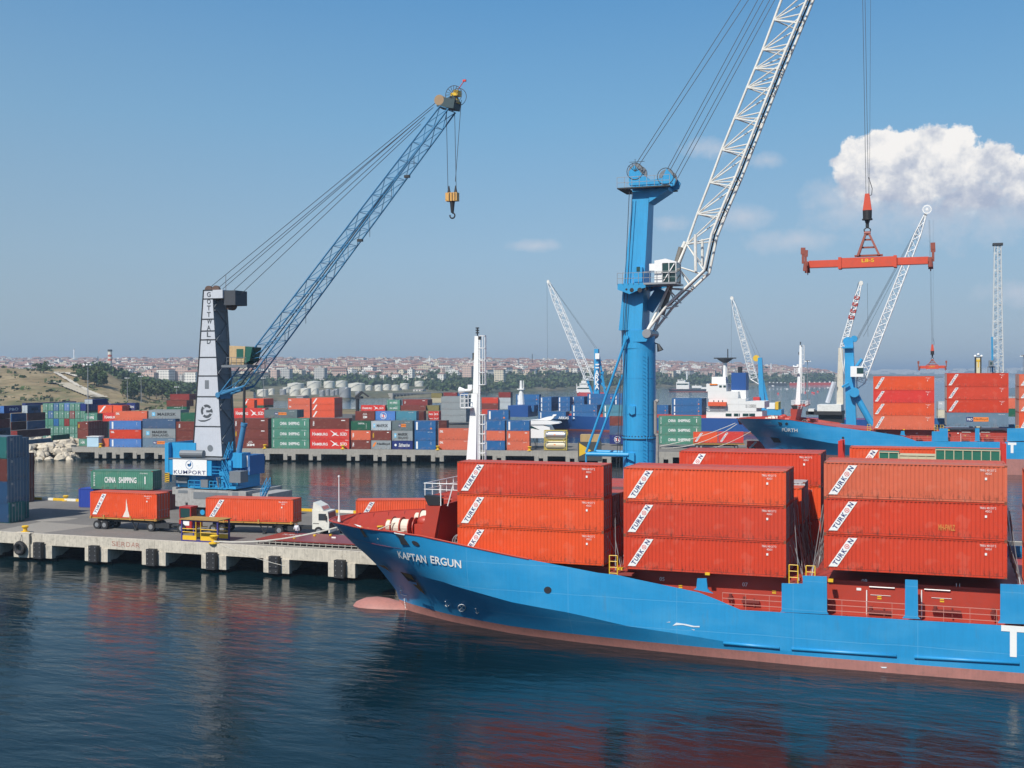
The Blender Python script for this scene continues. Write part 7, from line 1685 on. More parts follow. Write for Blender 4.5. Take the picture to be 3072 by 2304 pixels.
# ---------------------------------------------------------------- grey and blue crane on the left of the near pier
YG = 127.
gg = lambda p, Y=YG: GY(p[0], p[1], Y)
Q7 = lambda x, y: (460+x*.217, 1150+y*.217); Q6 = lambda x, y: (560+x*.217, 820+y*.217); Q5 = lambda x, y: (1200+x*.2712, 220+y*.2712)
bl, br_, tl, tr = gg(Q7(550, 1000)), gg(Q7(950, 1010)), gg(Q6(238, 230)), gg(Q6(352, 232))
t = thing('harbour_crane', 'older mobile crane with a pale grey lettered tower and blue lattice boom at the left', 'crane', ((bl.x+br_.x)/2, YG+1.5, DZ)); TDp = 2.8
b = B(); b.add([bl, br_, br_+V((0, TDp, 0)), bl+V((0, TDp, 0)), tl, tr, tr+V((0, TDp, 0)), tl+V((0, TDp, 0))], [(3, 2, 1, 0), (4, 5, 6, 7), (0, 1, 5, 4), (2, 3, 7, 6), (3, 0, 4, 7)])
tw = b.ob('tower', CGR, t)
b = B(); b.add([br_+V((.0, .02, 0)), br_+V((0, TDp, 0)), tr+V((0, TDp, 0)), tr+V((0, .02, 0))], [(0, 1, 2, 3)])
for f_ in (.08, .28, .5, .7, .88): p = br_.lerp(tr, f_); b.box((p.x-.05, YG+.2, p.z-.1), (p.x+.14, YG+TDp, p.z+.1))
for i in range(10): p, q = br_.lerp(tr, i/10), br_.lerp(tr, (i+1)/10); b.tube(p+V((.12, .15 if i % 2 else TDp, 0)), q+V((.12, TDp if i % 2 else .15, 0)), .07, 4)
b.tube(br_+V((.15, TDp, 0)), tr+V((.15, TDp, 0)), .12, 6); b.ob('tower_side', CDG, t)  # right side in a darker grey, its shade put into the colour
b = B()
yls = [232, 352, 632, 795, 917, 1160, 1417]; ylz = [gg(Q6(300, y)).z for y in yls]+[gg(Q7(700, y)).z for y in (183, 595)]
for z_ in ylz:
    f_ = (z_-bl.z)/(tl.z-bl.z); xa, xb = bl.lerp(tl, f_).x, br_.lerp(tr, f_).x; b.box((xa-.05, YG-.05, z_-.06), (xb+.05, YG-.002, z_+.06))
b.tube(bl+V((-.05, -.03, 0)), tl+V((-.05, -.03, 0)), .08, 5); o = b.ob('panel_joint', DARK, t); o.parent = tw
b = B(); lt = mat('dark_grey_lettering', (.07, .08, .09), .6)
for ch, y in zip('GOTTWALD', (292, 390, 478, 568, 662, 752, 845, 940)):
    q = gg(Q6(305, y), YG-.03); hh2 = .62; b.text(ch, (q.x-.28, YG-.03, q.z-hh2/2), (1, 0, 0), (0, 0, 1), hh2, .56 if ch != 'W' else .75, bold=.015)
q = gg(Q7(735, 385), YG-.03); b.disc((q.x, YG-.03, q.z), (1, 0, 0), (0, 0, 1), .86, 28, 0, .54)
o = b.ob('tower_lettering', lt, t); o.parent = tw
b = B()                                                   # the round G emblem: gaps, bar and swoosh
c = (q.x, YG-.035, q.z)
for a in (.5, 2.2, 3.9, -.35): 
    d = V((math.cos(a), 0, math.sin(a))); n = V((-d.z, 0, d.x)); p0_, p1_ = V(c)+d*.5, V(c)+d*.9; b.poly([p0_-n*.09, p1_-n*.09, p1_+n*.09, p0_+n*.09])
o = b.ob('emblem_gap', CGR, t); o.parent = tw
b = B(); b.poly([(c[0]-.05, c[1], c[2]-.13), (c[0]+.9, c[1], c[2]-.13), (c[0]+.9, c[1], c[2]+.13), (c[0]-.05, c[1], c[2]+.13)]); P_ = [(-2.0, -1.75), (-1.2, -2.15), (-.2, -2.15), (.9, -1.75), (1.5, -1.2), (1.0, -1.5), (-.1, -1.85), (-1.2, -1.88)]; b.poly([(c[0]+a*.62-.15, c[1], c[2]+d*.58-.08) for a, d in P_]); o = b.ob('emblem_bar', lt, t); o.parent = tw
b = B(); q = gg(Q7(785, 897), YG-.03); b.disc((q.x, YG-.03, q.z), (1, 0, 0), (0, 0, 1), .42, 18); 
for y, r_ in ((gg(Q6(280, 1537)).z, 1),): q2 = gg(Q6(280, 1537)); b.poly([(q2.x-.3, YG-.02, q2.z-.55), (q2.x+.3, YG-.02, q2.z-.55), (q2.x+.3, YG-.02, q2.z+.55), (q2.x-.3, YG-.02, q2.z+.55)])
o = b.ob('tower_opening', CDG, t); o.parent = tw
b = B(); b.disc((br_.x-.9, YG-.02, 9), (1, 0, 0), (0, 0, 1), .1, 6); del b
h0, h1 = gg(Q6(352, 345)), gg(Q6(495, 225)); hA = gg(Q6(695, 350), YG+.6); b = B(); b.box((tr.x+.02, YG+.01, h0.z), (h1.x, YG+TDp-.1, h1.z)); b.ob('head_box', CGR, t)
b = B(); b.box((h1.x+.01, YG+.3, h0.z-.9), (gg(Q6(690, 300), YG+.6).x, YG+TDp+.2, h1.z-.1)); b.ob('head_sheave_box', mat('shaded_steel', (.05, .055, .065), .6, var=.3), t)  # near-black colour stands for the shaded right side of the head
b = B()
for px_, py_ in ((310, 215), (410, 205)): q = gg(Q6(px_, py_), YG+1.2); sheave(b, (q.x, YG+1.2, h1.z+.1), .55, .4)
q = gg(Q6(620, 350), YG+1.5); sheave(b, (q.x, YG+1.5, h0.z-.9), .6, .8); b.path([(gg(Q6(480, 215)).x, YG+1, h1.z), (gg(Q6(480, 215)).x, YG+1, h1.z+2)], .03, 4); b.ob('head_sheave', mat('rusty_sheave', (.10, .06, .045), .7), t)
# cab
b = B(); a, c = gg(Q6(592, 1262), YG-.6), gg(Q6(790, 1010), YG-.6); TAN = mat('weathered_cream', (.52, .37, .20), .7, var=.2, dirt=.3, streak=.3)
xw = gg(Q6(905, 1040), YG-.6).x; b.ext([(a.x, YG-.6, a.z), (c.x, YG-.6, a.z), (c.x+.2, YG-.6, c.z), (a.x, YG-.6, gg(Q6(592, 1000), YG-.6).z)], (0, 2.2, 0)); cb = b.ob('cab', TAN, t)
b = B(); w0, w1 = gg(Q6(690, 1175), YG-.6), gg(Q6(785, 1045), YG-.6); b.box((w0.x, YG-.63, w0.z), (w1.x, YG-.601, w1.z)); b.ext([(c.x, YG-.55, a.z+.1), (xw-.4, YG-.55, a.z+.5), (xw, YG-.55, c.z-.1), (c.x+.2, YG-.55, c.z-.02)], (0, 2.1, 0)); o = b.ob('cab_window', mat('green_glass', (.01, .09, .06), .1, spec=.9), t); o.parent = cb
b = B(); b.box((a.x-.8, YG-1.2, a.z-.35), (xw-.4, YG+1.6, a.z-.05)); b.path([(a.x, YG-1.2, a.z+.9), (xw-.5, YG-1.2, a.z+.9)], .04, 4); b.path([(a.x, YG-1.2, a.z+.45), (xw-.5, YG-1.2, a.z+.45)], .03, 4)
for i in range(5): xx = a.x+(xw-.5-a.x)*i/4; b.tube((xx, YG-1.2, a.z-.1), (xx, YG-1.2, a.z+.9), .03, 4)
o = b.ob('cab_platform', CDG, t)
# boom
def LN(p, q, y): return p[0]+(q[0]-p[0])*(p[1]-y)/(p[1]-q[1])
tA0, tA1 = (662, 1176), (1320, 318); bA0, bA1 = (762, 1158), (1366, 338)
GB2 = mat('boom_blue', (.045, .20, .38), .5, var=.12, dirt=.2); ynear, yfar = YG+.1, YG+2.3
def chord(p0_, p1_, Y_, dx=0): return GY(p0_[0]+dx, p0_[1], Y_), GY(p1_[0]+dx, p1_[1], Y_)
tn0, tn1 = chord(tA0, tA1, ynear); bf0, bf1 = chord(bA0, bA1, yfar)
tf0, tf1 = V((tn0.x, yfar, tn0.z)), V((tn1.x, yfar, tn1.z)); bn0, bn1 = V((bf0.x, ynear, bf0.z)), V((bf1.x, ynear, bf1.z))
b = B(); n = 17; ch = [(tn0, tn1), (tf0, tf1), (bf0, bf1), (bn0, bn1)]
for p, q in ch: b.tube(p, q, .10, 7)
for k_ in range(4):
    (p0_, p1_), (q0_, q1_) = ch[k_], ch[(k_+1) % 4]
    for i in range(n):
        a, c = i/n, (i+1)/n; b.tube(p0_.lerp(p1_, a if i % 2 else c), q0_.lerp(q1_, c if i % 2 else a), .045, 5); b.tube(p0_.lerp(p1_, c), q0_.lerp(q1_, c), .04, 5)
bm = b.ob('boom', GB2, t, smooth=True, angle=50)
b = B(); fo = gg(Q7(905, 160), ynear)
for Y_, bb_ in ((ynear, bn0), (yfar, bf0)): b.tube((fo.x, Y_, fo.z), (tn0.x+.1, Y_, tn0.z), .14, 6); b.tube((fo.x, Y_, fo.z), bb_, .16, 6); b.tube((tn0.x, Y_, tn0.z), bb_, .1, 6)
b.tube((fo.x, ynear-.3, fo.z), (fo.x, yfar+.3, fo.z), .35, 10); b.box((br_.x-.2, ynear, fo.z-.5), (fo.x+.2, yfar, fo.z+.3)); b.ob('boom_foot', GB2, t)
b = B(); m0, m1 = (tn0+bf0)/2, (tn1+bf1)/2; b.tube(m0, m1, .07, 5); 
for i in range(1, 9): p = bn0.lerp(bn1, i/9.5); b.tube(p, p-V((0, 0, 1.5 if i % 3 else 2.6)), .03, 4)
for f_ in (.80, .575): p = bn0.lerp(bn1, f_)-V((-.3, 0, 1.1)); b.box(p-V((.35, .2, .15)), p+V((.3, .2, .15)))
b.ob('boom_cable', DARK, t)
tipc = GY(1368, 292, YG+1.2); s1_ = GY(1325, 304, YG+1.0); s2_ = GY(1369, 288, YG+1.2); b = B(); b.bar(GY(1322, 310, YG+1.2), GY(1372, 316, YG+1.2), 2.0, 1.1); b.bar(GY(1340, 318, YG+1.2), GY(1372, 296, YG+1.2), 1.2, .9); b.ob('boom_head', mat('boom_head_dark', (.03, .06, .07), .6), t)
b = B(); sheave(b, s1_, .62, 1.6, n=22); b.ob('boom_sheave', mat('worn_brass_sheave', (.33, .22, .12), .6, var=.2), t)
b = B(); b.disc(s2_-V((0, .8, 0)), (1, 0, 0), (0, 0, 1), 1.08, 26, 0, 1.0); b.disc(s2_+V((0, .6, 0)), (1, 0, 0), (0, 0, 1), 1.08, 26, 0, 1.0)
for i in range(16): a = i*math.pi/8; b.tube(s2_+V((.35*math.cos(a), -.8, .35*math.sin(a))), s2_+V((1.05*math.cos(a), -.8, 1.05*math.sin(a))), .035, 4)
b.ob('cable_reel', DARK, t); b = B(); b.box(s2_-V((.55, .5, .35)), s2_+V((-.05, .4, .3))); b.box(s2_-V((.1, .7, .1)), s2_+V((.5, .3, .55))); b.box(s2_-V((.3, .6, .9)), s2_+V((.3, .3, -.45))); b.ob('reel_drive', YEL, t)
b = B(); b.tube(s2_+V((.1, 0, .6)), s2_+V((1.0, 0, 1.7)), .05, 5); b.box(s2_+V((.85, -.1, 1.6)), s2_+V((1.25, .1, 1.85))); b.ob('warning_lamp', REDL, t)
b = B()
for (x0, y0, x1, y1) in ((632, 861, 1316, 301), (655, 864, 1300, 322), (668, 867, 1290, 330), (702, 870, 1275, 352), (712, 893, 1262, 372)): rope(b, GY(x0, y0, YG+1.4), GY(x1, y1, YG+1.2), .04)
b.ob('boom_hoist_rope', CAB, t)
b = B()
for (x0, y0, x1, y1) in ((1339, 335, 1344, 570), (1364, 340, 1369, 578), (1384, 300, 1366, 545)): rope(b, GY(x0, y0, YG+1.2), GY(x1, y1, YG+1.2), .035)
b.ob('hook_rope', CAB, t)
# hook block hanging
hA_, hB_ = GY(1340, 585, YG+1.2), GY(1374, 588, YG+1.2); th = thing('hook_block', 'yellow hook block hanging high in the sky from the blue boom', 'crane hook', GY(1357, 590, YG+1.2)); c = th.location
b = B(); b.box((hA_.x, YG+.8, c.z-.55), (hB_.x, YG+1.6, c.z+.45)); b.ext([(hA_.x, YG+.75, c.z-.3), (hA_.x+.45, YG+.75, c.z-.6), (hA_.x+.45, YG+.75, c.z+.3), (hA_.x+.2, YG+.75, c.z+.45)], (0, .9, 0)); b.ob('block', mat('ochre_block', (.62, .34, .09), .5, var=.2, dirt=.4), th)
b = B()
for xx in (hA_.x+.3, hB_.x-.3): b.tube((xx, YG+1.2, c.z+.45), (xx, YG+1.2, c.z+1.3), .22, 8, .06)
for i in range(3): b.box((hA_.x+.5+i*.35, YG+.74, c.z-.5), (hA_.x+.58+i*.35, YG+.80, c.z+.4))
b.tube((c.x, YG+1.2, c.z-.55), (c.x, YG+1.2, c.z-1.9), .32, 10, .18)
pts_ = [(c.x+.32*math.cos(a), YG+1.2, c.z-2.25+.32*math.sin(a)) for a in [math.pi*.5-j*.5 for j in range(11)]]; b.path(pts_, .09, 6); b.ob('hook', BLK, th)
# hydraulic cylinder
b = B(); p0_, p1_ = gg(Q7(1130, 1240), YG-.1), gg(Q7(1250, 590), YG-.1); p2_ = bn0-V((0, .0, .1)); b.tube(p0_, p1_, .38, 14, .34); b.tube(p1_, p1_+(p1_-p0_).normalized()*.4, .42, 14); b.ob('luffing_cylinder', GB2, t, smooth=True, angle=40)
b = B(); b.tube(p1_, p2_, .17, 10); b.ob('piston_rod', DARK, t)
# upper works: house, sign, stairs
YH = 124.6
hq = lambda x, y, Y=YH: GY(*Q7(x, y), Y)
a, c = hq(218, 1265), hq(935, 1045); zt0, zb0 = hq(500, 1052).z, hq(500, 1268).z
b = B(); b.box((a.x, YH, zb0), (hq(805, 1200).x, YH+7, zt0)); b.box((hq(805, 1200).x, YH+1.2, zb0), (hq(1000, 1200).x, YH+7, zt0-.1)); b.ob('machinery_house', CB_, t)
b = B(); b.box((hq(165, 900).x, YH-.1, hq(190, 1365).z), (hq(215, 900).x, YH+.6, hq(190, 825).z)); b.box((hq(215, 900).x, YH+.6, zt0), (hq(545, 900).x, YH+.75, hq(190, 820).z)); b.box((hq(165, 900).x, YH+.6, zt0-1), (hq(165, 900).x+.15, YH+7, hq(190, 820).z)); b.ob('counterweight_wall', CB_, t)
b = B(); b.box((a.x-.05, YH-.1, zt0), (hq(940, 1040).x, YH+7, zt0+.12)); b.ob('house_deck', CDG, t)
b = B(); s0_, s1_ = hq(272, 1263, YH-.06), hq(738, 1060, YH-.06); b.box((s0_.x, YH-.08, s0_.z), (s1_.x, YH-.03, s1_.z)); sg_ = b.ob('sign_board', RAILW, t)
b = B(); w_ = s1_.x-s0_.x; h_ = s1_.z-s0_.z; b.text('KUMPORT', (s0_.x+w_*.03, YH-.10, s0_.z+h_*.07), (1, 0, 0), (0, 0, 1), h_*.24, w_*.94, bold=.004, sp=1.12); o = b.ob('sign_lettering', NAVYL, t); o.parent = sg_
b = B(); cc = V((s0_.x+w_*.49, YH-.10, s0_.z+h_*.66)); b.disc(cc, (1, 0, 0), (0, 0, 1), h_*.28, 26, 0, h_*.255)
for dx, dz_, rx, rz_ in ((.0, -.02, .13, .09), (.10, .06, .05, .12), (-.08, .01, .07, .06)): b.disc(cc+V((dx*h_, -.004, dz_*h_)), (rx, 0, 0), (0, 0, 1), rx*h_, 12) if False else b.poly([cc+V((h_*(dx+rx*math.cos(q)), -.004, h_*(dz_+rz_*math.sin(q)))) for q in [j*math.pi/6 for j in range(12)]])
o = b.ob('sign_emblem', mat('emblem_blue', (.03, .16, .38), .6), t); o.parent = sg_
b = B()
for i, xx in enumerate((345, 400)): p = hq(xx, 990); b.tube((p.x, YH+.6, zt0+.65), (p.x+2.6, YH+.9, zt0+.65), .5, 12); b.ob('air_tank', CDG, t) if i else None
b = B(); z0_ = hq(200, 1365).z; z1__ = hq(200, 1235).z; x0_, x1_ = hq(168, 1300).x, hq(232, 1300).x; b.box((x0_, YH-.16, z0_), (x1_, YH-.11, z1__)); wp = b.ob('warning_plate', YEL, t)
b = B(); n = 5; hgt = (z1__-z0_)/n
for i in range(n): b.poly([(x0_, YH-.165, z0_+hgt*(i+.5)), (x0_, YH-.165, z0_+hgt*(i+1)), (x1_, YH-.165, z0_+hgt*(i+.5)), (x1_, YH-.165, z0_+hgt*i)])
o = b.ob('warning_stripe', BLK, t); o.parent = wp
b = B(); b.box((hq(230, 1400).x, YH+1.2, hq(500, 1450).z), (hq(1110, 1400).x, YH+6, zb0)); b.ob('slewing_base', CB_, t)
b = B(); b.box((hq(270, 1380).x, YH+.7, hq(300, 1382).z), (hq(418, 1380).x, YH+1.2, hq(300, 1300).z)); b.box((hq(650, 1430).x, YH+.0, hq(700, 1440).z), (hq(752, 1430).x, YH+1.1, hq(700, 1335).z)); b.ob('equipment_box', CDG, t)
b = B()
for xa_, xb_ in ((485, 650), (775, 880), (945, 960)):
    X0_, X1_ = hq(xa_, 1400).x, hq(xb_, 1400).x
    for y in (1345, 1395, 1440): b.tube((X0_, YH, hq(600, y).z), (X1_, YH, hq(600, y).z), .05, 4)
    for i in range(3): b.tube((X0_+(X1_-X0_)*i/2, YH, hq(600, 1450).z), (X0_+(X1_-X0_)*i/2, YH, hq(600, 1345).z), .05, 4)
for y in (1155, 1200, 1245): b.tube((hq(808, y).x, YH+.1, hq(800, y).z), (hq(925, y).x, YH+.1, hq(800, y).z), .05, 4)
b.box((hq(485, 1440).x, YH-.0, hq(600, 1452).z), (hq(1010, 1440).x, YH+1.1, hq(600, 1440).z)); b.ob('side_railing', CB_, t)
def stairs(p, q, n, w_, m_, nm, rail=True):
    b = B(); p, q = V(p), V(q); d = (q-p); s_ = V((0, w_, 0))
    for o_ in (V((0, 0, 0)), s_):
        b.bar(p+o_, q+o_, .08, .22, up=(0, 1, 0))
        if rail: b.tube(p+o_+V((0, 0, 1)), q+o_+V((0, 0, 1)), .04, 4); b.tube(p+o_+V((0, 0, .5)), q+o_+V((0, 0, .5)), .03, 4); [b.tube(p.lerp(q, i/3)+o_, p.lerp(q, i/3)+o_+V((0, 0, 1)), .035, 4) for i in range(4)]
    for i in range(n): c = p.lerp(q, (i+.5)/n); b.box((c.x-.12, c.y, c.z-.02), (c.x+.12, c.y+w_, c.z+.02))
    return b.ob(nm, m_, t)
stairs(hq(1060, 1420, YH-.3), hq(950, 1180, YH-.3), 10, .9, CB_, 'stair'); stairs(hq(960, 1170, YH+1), hq(1050, 920, YH+1), 10, .8, CB_, 'upper_stair'); stairs(hq(905, 1440, YH-.1), hq(880, 1300, YH-.1), 8, .6, STEEL, 'ladder', False)
b = B(); b.box((hq(1030, 1440).x, YH-.4, hq(1030, 1455).z), (hq(1165, 1440).x, YH+1.0, hq(1030, 1420).z)); b.bar(hq(970, 1280, YH-.3), hq(1040, 1430, YH-.3), .1, .5, up=(0, 1, 0))
for y in (1330, 1370): b.tube(hq(1060, y, YH-.4), hq(1165, y, YH-.4), .04, 4)
b.box((hq(950, 1100).x, YH+1.5, hq(1000, 1180).z), (hq(1130, 1100).x, YH+3.5, hq(1000, 975).z)); b.ob('stair_landing', CB_, t)
b = B(); p = hq(1150, 1270, YH); b.box((p.x-.7, YH-.5, p.z-.9), (p.x+.9, YH+1.2, p.z+.5)); b.ob('cylinder_foot', CDG, t)
b = B(); a, c = hq(1185, 1240, YH+2.5), hq(1330, 1000, YH+2.5); b.box((a.x, YH+2.5, hq(1250, 1265, YH+2.5).z), (c.x, YH+6, c.z)); ch_ = b.ob('power_house', mat('power_house_blue', (.02, .13, .36), .5, dirt=.1), t)
b = B(); p = hq(1275, 1075, YH+2.45); b.box((p.x-.35, YH+2.44, p.z-.75), (p.x+.35, YH+2.49, p.z+.7)); o = b.ob('power_house_window', CGR, t); o.parent = ch_
b = B(); p = hq(1272, 1190, YH+2.45); b.text('G-4', (p.x-.8, YH+2.46, p.z-.35), (1, 0, 0), (0, 0, 1), .7, bold=.0); o = b.ob('power_house_number', mat('faded_lettering', (.18, .30, .50), .7), t); o.parent = ch_
# chassis
CHG = mat('chassis_grey', (.36, .36, .35), .7, var=.2, streak=.4, dirt=.5, vs=.8)
yc_ = 124.2; a, c = GY(*Q7(305, 1640), yc_), GY(*Q7(1280, 1480), yc_); zlo, zhi = 4.45, GY(*Q7(700, 1478), yc_).z
b = B(); b.box((a.x, yc_, zlo), (c.x, yc_+8.4, zhi)); b.box((GY(*Q7(115, 1470), yc_).x, yc_+2.2, zhi-.9), (a.x, yc_+5, zhi)); b.box((GY(*Q7(1285, 1500), yc_).x, yc_+.4, zlo+.5), (GY(*Q7(1285, 1500), yc_).x+.01, yc_+.5, zhi)); b.box((c.x, yc_+1.2, zlo+.4), (GY(*Q7(1690, 1500), yc_+3).x, yc_+7, zhi-.35)); b.ob('chassis', CHG, t)
b = B(); b.box((GY(*Q7(555, 1500), yc_).x, yc_-.03, zhi-1.1), (GY(*Q7(1030, 1500), yc_).x, yc_-.002, zhi-.25)); b.box((GY(*Q7(345, 1490), yc_).x, yc_-.03, zhi-.45), (GY(*Q7(475, 1490), yc_).x, yc_-.002, zhi-.1)); b.box((GY(*Q7(1090, 1490), yc_).x, yc_-.03, zhi-.6), (GY(*Q7(1175, 1490), yc_).x, yc_-.002, zhi-.1)); b.ob('chassis_recess', CDG, t)
stairs(GY(*Q7(1480, 1600), yc_-.3), GY(*Q7(1570, 1420), yc_-.3), 8, .8, CB_, 'chassis_stair')
for i in range(7):
    for yy in (yc_+.3, yc_+7):
        xx = a.x+1.1+i*(c.x-a.x-2.2)/6; b = B(); b.tube((xx, yy, DZ+.78), (xx, yy+.8, DZ+.78), .78, 18); o_ = b.ob('wheel', BLACK, t); b = B(); b.tube((xx, yy-.03, DZ+.78), (xx, yy+.02, DZ+.78), .34, 14); q = b.ob('wheel_hub', CB_, t); q.parent = o_
b = B(); b.box((a.x+.4, yc_+1.6, DZ+.7), (c.x-.4, yc_+6.6, zlo)); b.ob('axle_beam', DARK, t)
# ---------------------------------------------------------------- distant cranes
def far_crane(label, Yp, tower, tw_, boom, bw_, foot, ropes, mats_, head=None, bays=16, hook=None, base=None, extra=None, cab=None):
    (xb, yb), (xt, yt) = tower; a, c = GY(xb, yb, Yp), GY(xt, yt, Yp); zb_ = max(DZ, 0)
    t = thing('harbour_crane', label, 'crane', (a.x, Yp, DZ)); sc = (a-CC).dot(CD)/CF
    w0, w1 = tw_[0]*sc/2, tw_[1]*sc/2; b = B()
    b.add([(a.x-w0, Yp-w0, min(a.z, DZ+1)), (a.x+w0, Yp-w0, min(a.z, DZ+1)), (a.x+w0, Yp+w0, min(a.z, DZ+1)), (a.x-w0, Yp+w0, min(a.z, DZ+1)), (c.x-w1, Yp-w1, c.z), (c.x+w1, Yp-w1, c.z), (c.x+w1, Yp+w1, c.z), (c.x-w1, Yp+w1, c.z)], [(3, 2, 1, 0), (4, 5, 6, 7), (0, 1, 5, 4), (1, 2, 6, 5), (2, 3, 7, 6), (3, 0, 4, 7)])
    for p in (base or []): pa, pb = GY(*p[0], Yp), GY(*p[1], Yp); b.box((pa.x, Yp-w0, pa.z), (pb.x, Yp+w0, pb.z))
    b.ob('tower', mats_[0], t)
    (x0, y0), (x1, y1) = boom; p0_, p1_ = GY(x0, y0, Yp), GY(x1, y1, Yp); d = (p1_-p0_).normalized(); n = V((-d.z, 0, d.x)); hw = bw_*sc/2; yy = V((0, hw*.8, 0)); f = GY(*foot, Yp); q0_ = p0_
    e = p1_-d*hw*5; A0 = [q0_+n*hw-yy, q0_+n*hw+yy, q0_-n*hw+yy, q0_-n*hw-yy]; A1 = [e+n*hw*.7-yy, e+n*hw*.7+yy, e-n*hw*.7+yy, e-n*hw*.7-yy]; b = B()
    lattice(b, A0, A1, bays, .16 if bw_ > 18 else .13*max(1, sc*9), .08*max(1, sc*8)); A2 = [p1_+n*hw*.25-yy*.4, p1_+n*hw*.25+yy*.4, p1_-n*hw*.25+yy*.4, p1_-n*hw*.25-yy*.4]; lattice(b, A1, A2, 3, .13, .08)
    for p in A0: b.tube(p, f, .16, 5)
    if (f-q0_).length > 3: lattice(b, [f+V((0, -hw*.8, 0)), f+V((0, hw*.8, 0))], [A0[0], A0[1]], 5, .1, .08)
    if len(mats_) > 2:
        o = b.ob('boom', mats_[1], t); b = B()
        for k_ in (1, 3, 5, 7): 
            u0_, u1_ = .50+k_*.065, .50+(k_+1)*.065; lattice(b, [p.lerp(q, u0_)*1.0+V((0, 0, 0)) for p, q in zip(A0, A1)], [p.lerp(q, u1_) for p, q in zip(A0, A1)], 2, .17, .1)
        b.ob('red_boom_section', mats_[2], t)
    else: b.ob('boom', mats_[1], t)
    b = B(); hs = head or 9; b.bar(p1_-d*.6, p1_+d*hs*sc*.5, hs*sc*.5, hs*sc*.5); b.tube(p1_-V((0, .4, 0)), p1_+V((0, .4, 0)), hs*sc*.45, 12); b.ob('boom_head', JW if mats_[1] is not YEL else YEL, t)
    b = B()
    for (u0_, v0_, u1_, v1_) in ropes: rope(b, GY(u0_, v0_, Yp), GY(u1_, v1_, Yp), .045*max(1, sc*6))
    b.ob('boom_rope', CAB, t)
    if cab: pa, pb = GY(*cab[0], Yp-w0), GY(*cab[1], Yp-w0); b = B(); b.box((pa.x, Yp-w0-2.2, pb.z), (pb.x, Yp-w0, pa.z)); o = b.ob('cab', RAILW, t); b = B(); b.box((pa.x+(pb.x-pa.x)*.5, Yp-w0-2.24, pb.z+(pa.z-pb.z)*.3), (pb.x+.02, Yp-w0-.2, pa.z-(pa.z-pb.z)*.15)); q = b.ob('cab_window', GLASS, t); q.parent = o
    return t
far_crane('white jib crane with the blue lettered tower left of the big blue column', 436, (z3(735, 610), z3(732, 135)), (18, 12), (z3(665, 390), (1645, 845)), 22, z3(715, 405), [(1645, 842, z3(722, 130)[0], z3(722, 130)[1]), (1650, 848, z3(735, 130)[0], z3(735, 130)[1]), (1641, 845, 1643, 1190)], (CB_, RAILW), head=10, bays=20)
tcr = [o for o in COL.objects if o.name.startswith('harbour_crane')][-1]
b = B()
for ch, y in zip('ARKA', (350, 390, 432, 470)): q = GY(*z3(722, y+14), 434.3); b.text(ch, q+V((-.3, 0, 0)), (1, 0, 0), (0, 0, 1), 2.0, 1.7, bold=.03)
q = GY(*z3(718, 222), 434.3); b.box((q.x, q.y-.02, q.z), (q.x+1.7, q.y, q.z+2.2)); q = GY(*z3(720, 275), 434.3); b.box((q.x, q.y-.02, q.z), (q.x+1.5, q.y, q.z+.5)); b.box((q.x, q.y-.02, q.z-1.2), (q.x+1.5, q.y, q.z-.7)); b.ob('tower_lettering', WHITE, tcr)
b = B()
for p, q in (((742, 150), (820, 600)), ((650, 400), (720, 600)), ((770, 430), (810, 480)), ((790, 330), (745, 470))): b.tube(GY(*z3(*p), 437), GY(*z3(*q), 437), .5, 6)
b.ob('back_stay', CB_, tcr)
b = B(); pa, pb = GY(*z3(700, 610), 436), GY(*z3(840, 600), 436); b.box((pa.x, 431, 2.9), (pb.x, 441, pb.z)); b.ob('chassis', CDG, tcr)
tc2 = far_crane('white jib crane with the plain blue tower right of the bridge house', 520, (z3(2165, 580), z3(2143, 210)), (16, 12), (z3(2090, 390), (2196, 895)), 20, z3(2135, 440), [(2198, 895, z3(2115, 215)[0], z3(2115, 215)[1]), (2203, 900, z3(2150, 215)[0], z3(2150, 215)[1]), (2194, 900, 2194, 1110)], (CB_, RAILW), head=12, bays=20)
b = B(); p = GY(*z3(2110, 215), 520); sheave(b, p, 1.4, .6); b.ob('tower_sheave', YEL, tc2); b = B(); pa, pb = GY(*z3(2095, 600), 520), GY(*z3(2150, 550), 520); b.box((pa.x, 516, pa.z), (pb.x, 522, pb.z)); b.ob('red_house', REDL, tc2)
b = B(); pa, pb = GY(*z4(5, 650), 520), GY(*z4(75, 600), 520); b.box((pa.x, 514, pa.z), (pb.x, 522, pb.z)); b.ob('white_house', RAILW, tc2); b = B(); pa, pb = GY(*z4(78, 660), 520), GY(*z4(105, 590), 520); b.box((pa.x, 514, pa.z), (pb.x, 522, pb.z)); b.ob('yellow_box', YEL, tc2)
b = B(); pa, pb = GY(*z4(0, 715), 520), GY(*z4(130, 655), 520); b.box((pa.x-6, 514, 2.9), (pb.x, 524, pb.z)); b.tube(GY(*z3(2165, 400), 520), GY(*z3(2230, 700), 520), .6, 6); b.ob('chassis', CB_, tc2)
Yb = 297
tc3 = far_crane('blue tower crane with a long white jib behind the second ship', Yb, (z4(725, 770), z4(700, 60)), (30, 25), (z4(800, 420), (2776, 645)), 25, z4(770, 480), [(2568, 1020, 2770, 648), (2575, 1018, 2773, 652), (2590, 1010, 2776, 655), (2570, 1022, 2766, 660)], (CB_, RAILW), head=11, bays=24, cab=(z4(718, 285), z4(828, 375)))
